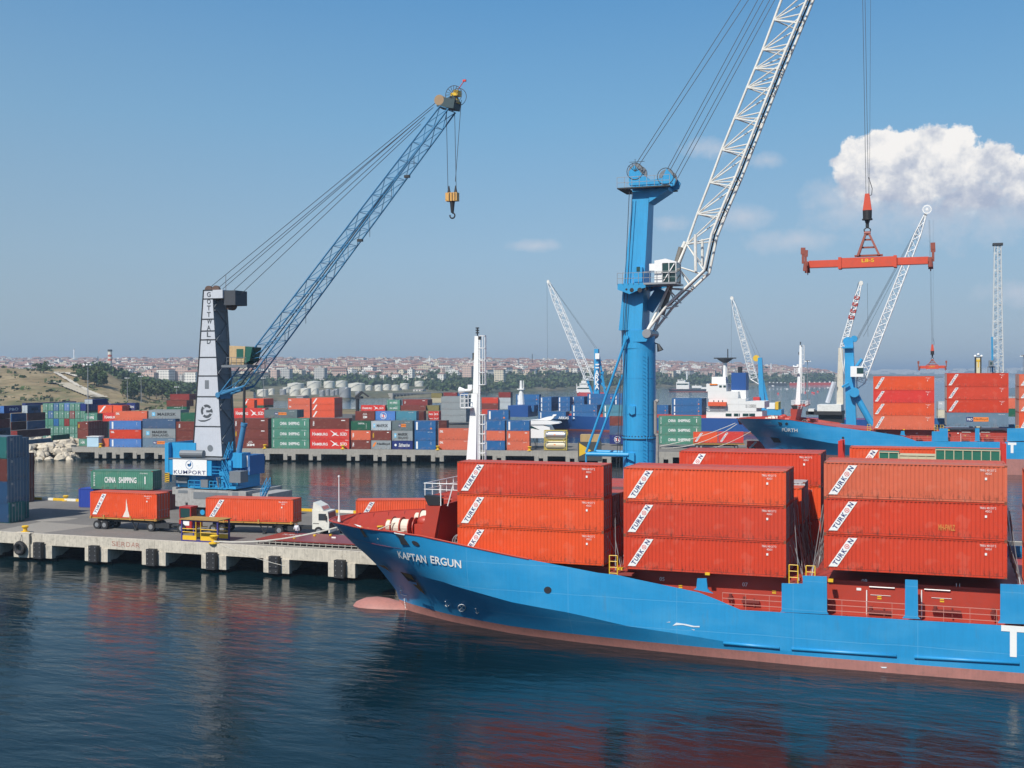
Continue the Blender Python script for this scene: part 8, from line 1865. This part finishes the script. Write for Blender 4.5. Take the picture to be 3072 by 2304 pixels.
b = B(); qr = GY(2781, 628, Yb-.8); b.disc(qr, (1, 0, 0), (0, 0, 1), 1.05, 24, 0, .8); b.tube(qr, qr+V((0, .6, 0)), .35, 10); [b.tube(qr, qr+V((1.2*math.cos(a*.349), 0, 1.2*math.sin(a*.349))), .05, 4) for a in range(18)]; b.ob('white_cable_reel', RAILW, tc3); b = B(); b.box(GY(*z4(640, 130), Yb-2), GY(*z4(745, 118), Yb+2)); sheave(b, GY(*z4(690, 70), Yb), 1.1, 1.5); sheave(b, GY(*z4(745, 48), Yb), .8, 1.2); b.ob('tower_head', CB_, tc3)
b = B(); b.tube(GY(*z4(750, 520), Yb-1), GY(*z4(900, 790), Yb-1), .8, 8); b.tube(GY(*z4(745, 510), Yb-3), GY(*z4(745, 510), Yb+2), 1.2, 14); b.tube(GY(*z4(745, 310), Yb), GY(*z4(812, 222), Yb), .4, 8); b.tube(GY(*z4(700, 430), Yb-2), GY(*z4(640, 465), Yb-2), .3, 5); b.ob('stay', CB_, tc3)
b = B(); b.box((GY(*z4(655, 770), Yb).x, Yb-4, 2.9), (GY(*z4(860, 790), Yb).x, Yb+4, 6)); b.ob('chassis', CDG, tc3)
spreader('small red container spreader hanging beyond the second ship from the long white jib', Yb-3, ((z4(1303, 293)), (z4(1537, 290)), (z4(1420, 287)), (z4(1420, 228)), (2788, 660)), s=.95, wd='L8-3')
tc4 = far_crane('cream tower crane with a red and white banded jib behind the second ship', 312, (z4(620, 640), z4(628, 125)), (24, 12), (z4(650, 120), (2583, 850)), 17, z4(655, 330), [(2577, 845, z4(610, 150)[0], z4(610, 150)[1]), (2575, 848, z4(640, 150)[0], z4(640, 150)[1]), (2602, 850, 2604, 1010)], (mat('cream_tower', (.60, .56, .47), .6, streak=.3, dirt=.3), RAILW, mat('jib_red', (.40, .05, .04), .5)), head=14, bays=18)
b = B(); b.tube(GY(*z4(570, 420), 310), GY(*z4(510, 600), 310), .5, 8); b.tube(GY(*z4(585, 420), 310), GY(*z4(525, 600), 310), .25, 8); b.ob('stay', CGR, tc4)
b = B(); pa, pb = GY(*z4(438, 668), 308), GY(*z4(642, 615), 308); b.box((pa.x, 304, pa.z), (pb.x, 312, pb.z)); pa, pb = GY(*z4(362, 695), 308), GY(*z4(410, 650), 308); b.box((pa.x, 304, pa.z), (pb.x, 308, pb.z)); b.ob('machinery_house', mat('house_white', (.66, .67, .64), .6, dirt=.3), tc4)
b = B(); pa, pb = GY(*z4(480, 700), 308), GY(*z4(650, 672), 308); b.box((pa.x-4, 304, pa.z), (pb.x, 314, pb.z)); b.box((pa.x-1, 305, DZ+.6), (pb.x, 312, pa.z)); b.ob('chassis', BLK, tc4)
for i in range(6):
    q = GY(*z4(455+i*38, 735), 304.4); b = B(); b.tube((q.x, 303.6, DZ+.9), (q.x, 304.6, DZ+.9), .9, 14); o = b.ob('wheel', BLACK, tc4); b = B(); b.tube((q.x, 303.55, DZ+.9), (q.x, 303.62, DZ+.9), .4, 10); q_ = b.ob('wheel_hub', RAILW, tc4); q_.parent = o
# grey lattice mast on the right, seen end on
Yr = 330; tc5 = thing('harbour_crane', 'tall upright pale lattice mast crane rising behind the tall stack at the right', 'crane', GY(*z4(1985, 330), Yr))
f = lambda x, y, dy=0: GY(*z4(x, y), Yr+dy)
b = B(); tL, tR = GY(2984, 735, Yr), GY(3003, 735, Yr); bL, bR = f(1940, 340), f(2035, 340)
A0 = [bL, bR, bR+V((0, 3, 0)), bL+V((0, 3, 0))]; A1 = [tL, tR, tR+V((0, 2, 0)), tL+V((0, 2, 0))]; lattice(b, A0, A1, 30, .14, .07); m0_, m1_ = (bL+bR)/2+V((0, -.6, 0)), (tL+tR)/2; b.tube(m0_, m1_, .14, 5); b.ob('mast', mat('pale_steel', (.55, .58, .58), .5), tc5)
b = B(); p = GY(2993, 733, Yr+1); b.box(p-V((1.25, 1.4, .3)), p+V((1.25, 1.4, .25))); b.ob('mast_head', DARK, tc5)
b = B(); pa, pb = f(1905, 285), f(1945, 235); b.box((pa.x, Yr-2.4, pa.z), (pb.x, Yr-.2, pb.z)); o = b.ob('cab', CDG, tc5); b = B(); b.box((pa.x+.3, Yr-2.44, pa.z+.4), (pb.x-.3, Yr-2.402, pb.z-.4)); q = b.ob('cab_window', GLASS, tc5); q.parent = o
b = B(); b.tube(f(1940, 335), f(1937, 30), .25, 5); b.ob('blue_mast_strip', CB_, tc5)
b = B()
for x_ in (1900, 1920, 1960, 2000): b.tube(f(x_, 345, -1), f(x_, 288, -1), .14, 4)
b.tube(f(1895, 290, -1), f(1960, 290, -1), .16, 4); pa, pb = f(1900, 900), f(2060, 800); b.box((pa.x, Yr-4, 2.9), (pb.x, Yr+4, 6)); b.box((f(1935, 345).x, Yr+.2, 6), (f(2035, 345).x, Yr+2.8, f(1990, 340).z)); b.ob('base_frame', CDG, tc5)
# cream mast top seen between
t = thing('crane_tower', 'short cream crane tower top with yellow emblem and three white lamps behind the tall stack', 'crane tower', f(1817, 335)); w_ = (f(1848, 300).x-f(1785, 300).x)
b = B(); a = f(1787, 335); c = f(1845, 205); b.box((a.x, Yr, DZ), (a.x+w_*.2, Yr+2, c.z)); b.box((c.x-w_*.2, Yr, DZ), (c.x, Yr+2, c.z)); b.box((a.x, Yr+1.6, DZ), (c.x, Yr+2, c.z)); b.ob('side_frame', BLK, t)
b = B(); b.box((a.x+w_*.2, Yr+.1, DZ), (c.x-w_*.2, Yr+.6, c.z-.2)); b.ob('panel', mat('panel_cream', (.60, .55, .36), .6), t)
b = B(); q = f(1817, 240); b.box((q.x-.7, Yr+.02, q.z-.1), (q.x+.7, Yr+.06, q.z+.4)); b.box((q.x-.12, Yr+.02, q.z-1.6), (q.x+.12, Yr+.06, q.z-.1)); b.ob('emblem', YEL, t); b = B()
for x_, y_ in ((1790, 197), (1817, 183), (1845, 197)): q = f(x_, y_); b.ell(tuple(q), (.35, .35, .35), 8, 6)
b.ob('lamp', RAILW, t)
# ---------------------------------------------------------------- light masts
def light_mast(pb, pt_, d, lab):
    p = GD(*pb, d); p.z = DZ-.3; h = GD(*pt_, d).z-p.z; t = thing('light_mast', lab, 'light mast', p, 0, 'tall floodlight masts of the port'); s = max(.8, d/650)
    b = B(); b.tube((0, 0, 0), (0, 0, h), .22*s, 8, .12*s); b.ob('pole', STEEL, t, local=True); b = B(); b.tube((0, 0, h), (0, 0, h+.35*s), 1.0*s, 12, .8*s); b.ob('crown_ring', DARK, t, local=True); b = B()
    for i in range(6): a = i*math.pi/3; b.box((1.1*s*math.cos(a)-.3*s, 1.1*s*math.sin(a)-.2*s, h-.3*s), (1.1*s*math.cos(a)+.3*s, 1.1*s*math.sin(a)+.2*s, h+.1*s))
    b.ob('floodlight', RAILW, t, local=True)
light_mast(z1(762, 930), z1(757, 268), 300, 'tall floodlight mast rising from the left end of the far pier')
light_mast(z1(1220, 600), z1(1217, 370), 640, 'floodlight mast beside the wood behind the hill')
light_mast(z1(1527, 520), z1(1528, 462), 720, 'tiny light mast in front of the wood left of the grey tower')
light_mast(z4(342, 700), z4(337, 240), 400, 'floodlight mast behind the white mast of the second ship')
light_mast(z4(2205, 520), z4(2196, 195), 420, 'floodlight mast at the right edge of the photo')
light_mast(z2(65, 600), z2(68, 385), 560, 'thin light mast seen under the blue boom')
light_mast(z1(1100, 420), z1(1100, 385), 640, 'very small pole on the hillside')
# ================================================================ VEHICLES AND PEOPLE ON THE PIERS
OCH = mat('ochre_chassis', (.45, .24, .05), .6, var=.25, dirt=.35); TWH = mat('truck_white', (.68, .67, .60), .4, var=.06, dirt=.22); TRD = mat('truck_red', (.38, .025, .02), .4, dirt=.2)
def wheel(t, x, y, r, w_=.32, hub=STEEL, two=True):
    b = B(); b.tube((x, y, r), (x, y+w_, r), r, 20); o = b.ob('wheel', BLACK, t, local=True)
    b = B(); b.tube((x, y-.02, r), (x, y+.02, r), r*.52, 14); b.tube((x, y-.05, r), (x, y, r), r*.2, 10); q = b.ob('rim', hub, t, local=True); q.parent = o
def trailer(A, Bq, lab, wheels, z_, gn=0):
    d = (Bq-A); d.z = 0; L = d.length; rz = math.atan2(d.y, d.x); t = thing('container_trailer', lab, 'trailer', (A.x, A.y, z_), rz); h = 1.42
    b = B(); b.box((0, .05, h-.18), (L, .22, h-.01)); b.box((0, 2.22, h-.18), (L, 2.39, h-.01))
    for f in (0, .22, .42, .62, .8, .985): b.box((L*f, -.05, h-.16), (L*f+.16, 2.5, h-.02))
    for f in (.2, .60, .97, .0): b.box((L*f, -.10, h-.2), (L*f+.2, .04, h+.28 if f in (.2, .6) else h+.12)); b.box((L*f, 2.44, h-.2), (L*f+.2, 2.56, h+.1))
    b.ob('chassis_rail', OCH, t, local=True)
    b = B(); b.box((.5, .7, h-.55), (L-.6, .85, h-.181)); b.box((.5, 1.6, h-.55), (L-.6, 1.75, h-.181)); b.bar((L*.60, .3, h-.2), (L*.66, .3, .25), .1, .1); b.bar((L*.72, .3, h-.2), (L*.67, .3, .25), .1, .1); b.box((L*.66-.15, .15, 0), (L*.66+.2, .5, .26))
    for x in wheels: b.box((x-.1, .3, .4), (x+.1, 2.15, .6))
    b.ob('underframe', DARK, t, local=True)
    for x in wheels:
        for y in (.02, 2.1): wheel(t, x, y, .5)
    return t, L, rz, h
# left truck
A, Bq = G(*z5(780, 575), DZ+1.42), G(*z5(1355, 602), DZ+1.42); A.z = Bq.z = 0
t, L, rz, h = trailer(A, Bq, 'ochre trailer under the orange container beside the red tractor', (.9,  1.95), DZ)
Hc = GY(*z5(1060, 368), A.y).z-(DZ+h)-.0
c = container((A.x, A.y, DZ+h+.005), rz, L, Hc, 2.44, 'orange', 'T', 'orange container with a white smear on the trailer behind the red tractor', 'containers on trailers on the near pier', 2)
b = B(); b.poly([(L*.49, -.012, .12), (L*.60, -.012, .12), (L*.575, -.012, .9), (L*.548, -.012, 2.3), (L*.54, -.012, .95)]); o = b.ob('white_smear', mat('white_smear', (.70, .62, .55), .8, var=.25, vs=3), c, local=True)
u = (Bq-A).normalized(); n = V((-u.y, u.x, 0))
t = thing('terminal_tractor', 'small red terminal tractor at the right end of the left trailer', 'tractor', (Bq.x-u.x*1.3, Bq.y-u.y*1.3, DZ), rz); s = 1.
b = B(); b.box((-.3, .4, .55), (5.3, .75, .85)); b.box((-.3, 1.7, .55), (5.3, 2.05, .85)); b.box((1.0, .12, .45), (2.9, .9, .95)); b.box((3.3, .1, .75), (4.4, 2.3, .86)); b.ob('frame', DARK, t, local=True)
b = B(); b.box((4.2, .15, .5), (5.9, 2.3, 1.5)); b.box((4.3, .2, 1.5), (5.75, 1.5, 1.75)); b.box((4.25, .15, 2.85), (5.8, 1.55, 3.05)); b.box((4.25, .15, 1.75), (4.37, .3, 2.85)); b.box((5.68, .15, 1.75), (5.8, .3, 2.85)); b.box((4.25, 1.4, 1.75), (4.37, 1.55, 2.85)); b.ob('cab', TRD, t, local=True)
b = B(); b.box((4.37, .2, 1.76), (5.68, 1.5, 2.84)); b.ob('cab_window', GLASS, t, local=True); b = B(); b.box((4.7, .12, .9), (5.6, .148, 1.4)); b.ob('white_panel', WHITE, t, local=True); b = B(); b.box((4.0, 1.7, .9), (4.18, 1.9, 3.3)); b.ob('exhaust', DARK, t, local=True)
for x, y in ((.4, .05), (.4, 2.05), (4.6, .0), (4.6, 2.1)): wheel(t, x, y, .55, hub=STEEL)
# right truck
A, Bq = G(*z5(1778, 608), DZ+1.42), G(*z6(320, 628), DZ+1.42); A.z = Bq.z = 0
t, L, rz, h = trailer(A, Bq, 'ochre trailer behind the white lorry', (.9, 1.95), DZ)
Hc = GY(*z6(160, 428), (A.y+Bq.y)/2).z-(DZ+h)
container((A.x, A.y, DZ+h+.005), rz, L, Hc, 2.44, 'orange', 'T', 'orange container carried by the trailer of the white lorry', 'containers on trailers on the near pier', 2)
u = (Bq-A).normalized(); E_ = G(*z6(620, 680), DZ); t = thing('lorry', 'white lorry tractor with a roof wind deflector facing right on the near pier', 'lorry', (Bq.x-u.x*2.6, Bq.y-u.y*2.6, DZ), rz)
Lt = min(6.9, max(5.8, (E_-t.location).length+.2)); cx0 = Lt-2.0
b = B(); b.box((-.2, .6, .65), (Lt-.5, .85, .95)); b.box((-.2, 1.55, .65), (Lt-.5, 1.8, .95)); b.box((1.9, .1, .45), (3.3, .8, 1.0)); b.box((0, .3, 1.0), (1.6, 2.1, 1.1)); b.ob('frame', DARK, t, local=True)
b = B(); b.ext([(cx0, .0, .75), (Lt-.05, .0, .75), (Lt, .0, 1.5), (Lt-.16, .0, 2.75), (cx0, .0, 2.85)], (0, 2.4, 0)); b.box((Lt-.1, .05, .4), (Lt+.06, 2.35, .8)); cb = b.ob('cab', TWH, t, local=True)
b = B(); b.ext([(cx0, .1, 2.855), (Lt-.7, .1, 2.80), (Lt-1.0, .1, 3.3), (cx0+.1, .1, 3.75)], (0, 2.2, 0)); o = b.ob('wind_deflector', TWH, t, local=True); b = B()
for i in range(5): b.poly([(Lt-.72-.0, .35+i*.36, 2.93), (Lt-.72, .55+i*.36, 2.93), (Lt-.98, .55+i*.36, 3.28), (Lt-.98, .35+i*.36, 3.28)])
q = b.ob('deflector_marking', REDL, t, local=True)
b = B(); b.box((Lt-1.25, -.012, 1.75), (Lt-.35, -.002, 2.5)); b.ext([(Lt-.01, .15, 1.62), (Lt-.01, 2.25, 1.62), (Lt-.15, 2.25, 2.6), (Lt-.15, .15, 2.6)], (.015, 0, 0)); q = b.ob('window', mat('cab_glass', (.03, .04, .05), .35), t, local=True)
b = B()
for y_ in (-.22, 2.42): b.box((Lt-.35, y_, 1.8), (Lt-.27, y_+.2, 2.3))
b.ob('mirror', DARK, t, local=True)
b = B(); b.box((Lt-.02, .3, .85), (Lt+.01, 2.1, 1.45)); b.box((cx0+.1, -.015, 1.35), (cx0+.8, -.003, 1.42)); b.box((Lt-.45, -.22, 1.85), (Lt-.35, -.02, 2.35)); q = b.ob('grille', DARK, t, local=True); b = B(); b.box((Lt+.0, .12, .55), (Lt+.07, .45, .75)); b.box((Lt+.0, 1.95, .55), (Lt+.07, 2.28, .75)); b.ob('headlight', RAILW, t, local=True)
for x, y in ((.9, .0), (.9, 2.05), (Lt-1.25, -.02), (Lt-1.25, 2.05)): wheel(t, x, y, .52)
b = B(); b.box((.35, .0, 1.06), (1.45, .4, 1.12)); b.ob('mudguard', DARK, t, local=True)
# containers on the back edge of the near pier
A, Bq = G(*z5(785, 335), DZ+2.62), G(*z5(1320, 345), DZ+2.62); A.z = Bq.z = 0; L = (Bq-A).length; rz = math.atan2(Bq.y-A.y, Bq.x-A.x)
zt = GY(*z5(1050, 178), (A.y+Bq.y)/2).z
container((A.x, A.y, DZ+2.62), rz, L, zt-DZ-2.62, 2.44, 'green', 'CS', 'sea green container with big white lettering above a blue one on the near pier', 'containers on the near pier', 2)
A2 = G(*z5(685, 495), DZ); cn = container((A2.x, A.y+.1, DZ+.01), rz, L+A.x-A2.x-.4, 2.6, 2.44, 'navy', None, 'deep blue container under the sea green one on the near pier', 'containers on the near pier', 2)
MATS['paint_deepblue'] = mat('paint_deepblue', (.025, .06, .34), .5, var=.08)
for ch in cn.children:
    if ch.name.split('.')[0] in ('body', 'frame', 'door'): ch.material_slots[0].material = MATS['paint_deepblue']
container((A2.x+L-1.2, A.y-.0, DZ+.01), rz, 6.0, 2.55, 2.44, 'maroon', None, 'dark red container end beside the deep blue one behind the orange trailer load', 'containers on the near pier', 1)
# orange container behind the bow
A, Bq = G(*z6(862, 435), 5.75), G(*z6(1480, 432), 5.75); A.z = Bq.z = 0
container((A.x, A.y, DZ+.02), math.atan2(Bq.y-A.y, Bq.x-A.x), 11.9, 2.75, 2.44, 'orange', 'T', 'orange container with slanted white stripe on the near pier just behind the bow', 'containers on the near pier', 2)
# stacks at the left edge of the frame
GL = 'containers at the left edge of the near pier'
def ends(x0, x1, x2, ys, cols, where, Yp, depth, offs=None):
    for i, (c, c2) in enumerate(cols):
        o_ = (offs or [0]*9)[i]; A_ = GY(*z5(x0+o_, ys[i]), Yp); C1 = GY(*z5(x1+o_, ys[i]), Yp); zt_ = GY(*z5(x1+o_, ys[i+1]), Yp).z; z0_ = A_.z if i else DZ+.01
        t = thing('shipping_container', f"{NAMES[c]} container, {tier_word(i, len(cols))} of the {where}", 'container', (A_.x, Yp, z0_), 0, GL); Wc = C1.x-A_.x; H_ = zt_-z0_-.03
        b = B(); b.box((0, .06, 0), (Wc, depth, H_)); b.ob('body', cmat(c), t, local=True)
        b = B(); b.box((.06, .0, .1), (Wc/2-.02, .055, H_-.1)); b.box((Wc/2+.02, .0, .1), (Wc-.06, .055, H_-.1)); b.ob('front_panel', cmat(c2), t, local=True)
        b = B()
        for yy in (depth*.2, depth*.4, depth*.6, depth*.8): b.tube((Wc+.02, yy, .15), (Wc+.02, yy, H_-.12), .03, 5)
        b.box((Wc+.005, depth*.2, H_*.8), (Wc+.02, depth*.35, H_*.9)); b.ob('locking_bars', STEEL, t, local=True)
ends(-330, 62, 190, [636, 455, 265, 70, -120], [('dkteal', 'shadeblue'), ('dkslate', 'shadeblue'), ('dkslate', 'dkbrown'), ('dkslate', 'dkteal')], 'near left edge stack', 112.6, 2.6, [15, 5, 3, -2])  # dark front panel colours stand for shade on this side
ends(-330, 190, 300, [450, 318, 180, 30], [('dkbrown', 'brown'), ('brown', 'salmon'), ('dkbrown', 'brown')], 'slim stack just behind the left edge one', 131.3, 2.4)  # paler fronts and darker bodies put sun and shade into the paint
ends(-330, 125, 200, [520, 440, 262, 72, -105], [('dkteal', 'dkteal'), ('dkslate', 'dkslate'), ('dkslate', 'dkslate'), ('dkslate', 'dkslate')], 'second file at the left edge', 115.6, 2.5)
# trailers with containers on the far pier, trailer left of the mast
def far_trailer(zf, x0, x1, yb, off, lab): 
    p = P0+N2*off; a = GP(*zf(x0, yb), p, U2); c = GP(*zf(x1, yb), p, U2); L = (c-a).length; t = thing('container_trailer', lab, 'trailer', (a.x, a.y, DZ+.02), math.atan2(U2.y, U2.x)); hh3 = 1.35
    b = B(); b.box((0, .1, hh3-.3), (L, 2.3, hh3-.05)); b.ob('chassis_rail', OCH, t, local=True)
    for x in (L*.08, L*.16, L*.84):
        for y in (0., 2.1): wheel(t, x, y, .5)
    b = B(); b.box((L*.2, .6, hh3-.7), (L*.8, 1.6, hh3-.3)); b.ob('underframe', DARK, t, local=True); return a, c, L
a, c, L = far_trailer(z3, 1563, 2010, 985, 12, 'ochre trailer with two short orange containers on the far pier')
sA(z3, 1566, 1776, [945, 852], [('orange', 'TV')], 12, 'left of two on far trailer'); sA(z3, 1784, 2000, [945, 850], [('brightred', 'TV')], 12, 'right of two on far trailer')
a, c, L = far_trailer(z3, 2028, 2400, 1045, 6, 'trailer half hidden by the bow of the second ship'); sA(z3, 2032, 2400, [1000, 930], [('brightred', 'T')], 6, 'half behind the second ship bow')
far_trailer(z2, 1640, 1850, 812, 16, 'empty trailer standing left of the white ship mast')
# black reach stacker and white lorry in the yard
p = GD(*z2(865, 700), 400); p.z = DZ; t = thing('reach_stacker', 'black reach stacker with raised arm in the yard above the second row', 'reach stacker', p); sc = 400/CF*k
b = B(); b.box((-1.5, 0, 1), (5.5, 3, 2.6)); b.box((-1.5, 0, 2.6), (0.5, 3, 4)); b.box((-.6, .9, 4), (.1, 2.1, 10.6)); b.bar((-.8, 1.5, 10.2), (1.6, 1.5, 12.0), .7, .8); b.bar((1.6, 1.5, 12.0), (4.0, 1.5, 10.4), .5, .45); b.bar((-.9, 1.5, 9.9), (1.6, 1.5, 10.1), 1.6, .7); b.ob('arm', BLK, t, local=True)
for x in (-.5, 4.5):
    for y in (-.1, 2.5): wheel(t, x, y, .9, .6)
p = GD(*z2(812, 735), 330); p.z = DZ; t = thing('lorry', 'small white lorry peeping over the stacks in the yard', 'lorry', p)
b = B(); b.box((-1.0, 0, 1), (1.2, 2.4, 3.7)); b.ob('cab', TWH, t, local=True); b = B(); b.box((-.4, -.02, 2.2), (.8, -.003, 3.2)); b.ob('window', GLASS, t, local=True); b = B(); b.box((-4.4, .2, 1.2), (-1.2, 2.4, 5.6)); b.ob('box_body', mat('pale_blue_box', (.30, .42, .50), .6), t, local=True)
for x in (-3.5, .2):
    for y in (-.05, 2.1): wheel(t, x, y, .5)
# ---------------------------------------------------------------- dock worker
def person(loc, rz, shirt, legs, lab):
    t = thing('person', lab, 'person', loc, rz)
    J = {'pel': (0, 0, .95), 'chest': (.02, 0, 1.28), 'neck': (.02, 0, 1.50), 'head': (.04, 0, 1.66), 'headt': (.03, 0, 1.78), 'shl': (.02, .19, 1.43), 'shr': (.02, -.19, 1.43), 'ell': (.02, .27, 1.15), 'elr': (.10, -.27, 1.17), 'hal': (.10, .27, .90), 'har': (.32, -.22, 1.05),
         'hil': (0, .10, .92), 'hir': (0, -.10, .92), 'knl': (.10, .12, .50), 'knr': (-.06, -.12, .50), 'anl': (.06, .12, .08), 'anr': (-.22, -.12, .10), 'tol': (.24, .13, .03), 'tor': (-.06, -.13, .03)}
    Rr = {'pel': .15, 'chest': .165, 'neck': .06, 'head': .10, 'headt': .07, 'shl': .075, 'shr': .075, 'ell': .048, 'elr': .048, 'hal': .035, 'har': .035, 'hil': .10, 'hir': .10, 'knl': .062, 'knr': .062, 'anl': .045, 'anr': .045, 'tol': .04, 'tor': .04}
    E = [('pel', 'chest'), ('chest', 'neck'), ('neck', 'head'), ('head', 'headt'), ('chest', 'shl'), ('chest', 'shr'), ('shl', 'ell'), ('ell', 'hal'), ('shr', 'elr'), ('elr', 'har'), ('pel', 'hil'), ('pel', 'hir'), ('hil', 'knl'), ('hir', 'knr'), ('knl', 'anl'), ('knr', 'anr'), ('anl', 'tol'), ('anr', 'tor')]
    ks = list(J); me = bpy.data.meshes.new('body'); me.from_pydata([J[q] for q in ks], [(ks.index(a), ks.index(c)) for a, c in E], []); o = bpy.data.objects.new('body', me); COL.objects.link(o)
    md = o.modifiers.new('s', 'SKIN'); md.use_smooth_shade = True
    for i, q in enumerate(ks): me.skin_vertices[0].data[i].radius = (Rr[q], Rr[q]*(1.0 if q not in ('pel', 'chest') else 1.15)); me.skin_vertices[0].data[i].use_root = (q == 'pel')
    o.modifiers.new('u', 'SUBSURF').levels = 2; o.modifiers['u'].render_levels = 2
    dg = bpy.context.evaluated_depsgraph_get(); dg.update(); m2 = bpy.data.meshes.new_from_object(o.evaluated_get(dg)); bpy.data.objects.remove(o)
    m2.materials.clear(); sk = mat('skin', (.42, .22, .14), .6)
    for m_ in (sk, shirt, legs, BLK): m2.materials.append(m_)
    for p in m2.polygons:
        z_ = p.center.z; x_ = p.center; arm = abs(x_.y) > .2 and z_ < 1.35
        p.material_index = 3 if z_ < .09 else 2 if z_ < .93 and not (arm and z_ > .8) else (0 if (z_ > 1.5 or (arm and (x_.z < .95 or x_.x > .26))) else 1); p.use_smooth = True
    o = bpy.data.objects.new('body', m2); COL.objects.link(o); o.parent = t
    b = B(); b.ell((.02, 0, 1.73), (.115, .105, .09), 10, 6); b.ob('hair', BLK, t, local=True)
    return t
p = G(*z6(352, 752), DZ); p = GY(*z6(352, 752), 112.35); person((p.x, 112.35, DZ+.0), R(-70), mat('white_shirt', (.66, .68, .72), .8), mat('navy_trousers', (.02, .03, .08), .8), 'dock worker in a white shirt and dark trousers standing beside the white lorry')
# ---------------------------------------------------------------- sea haze
hm = bpy.data.materials.new('sea_haze'); hm.use_nodes = True; hm.node_tree.nodes.clear(); g = N(hm.node_tree)
pv = g.n('ShaderNodeVolumePrincipled'); pv.inputs['Color'].default_value = (.62, .80, 1, 1); pv.inputs['Density'].default_value = 1.9e-4; pv.inputs['Anisotropy'].default_value = .2
mo = g.n('ShaderNodeOutputMaterial'); g.put(mo.inputs['Volume'], pv.outputs[0])
b = B(); b.box((-WS-500, -WS-500, -7), (WS+500, WS+500, 85)); o = b.ob('haze', hm, local=True); stuff(o, 'thin blue sea haze over the bay', 'haze')
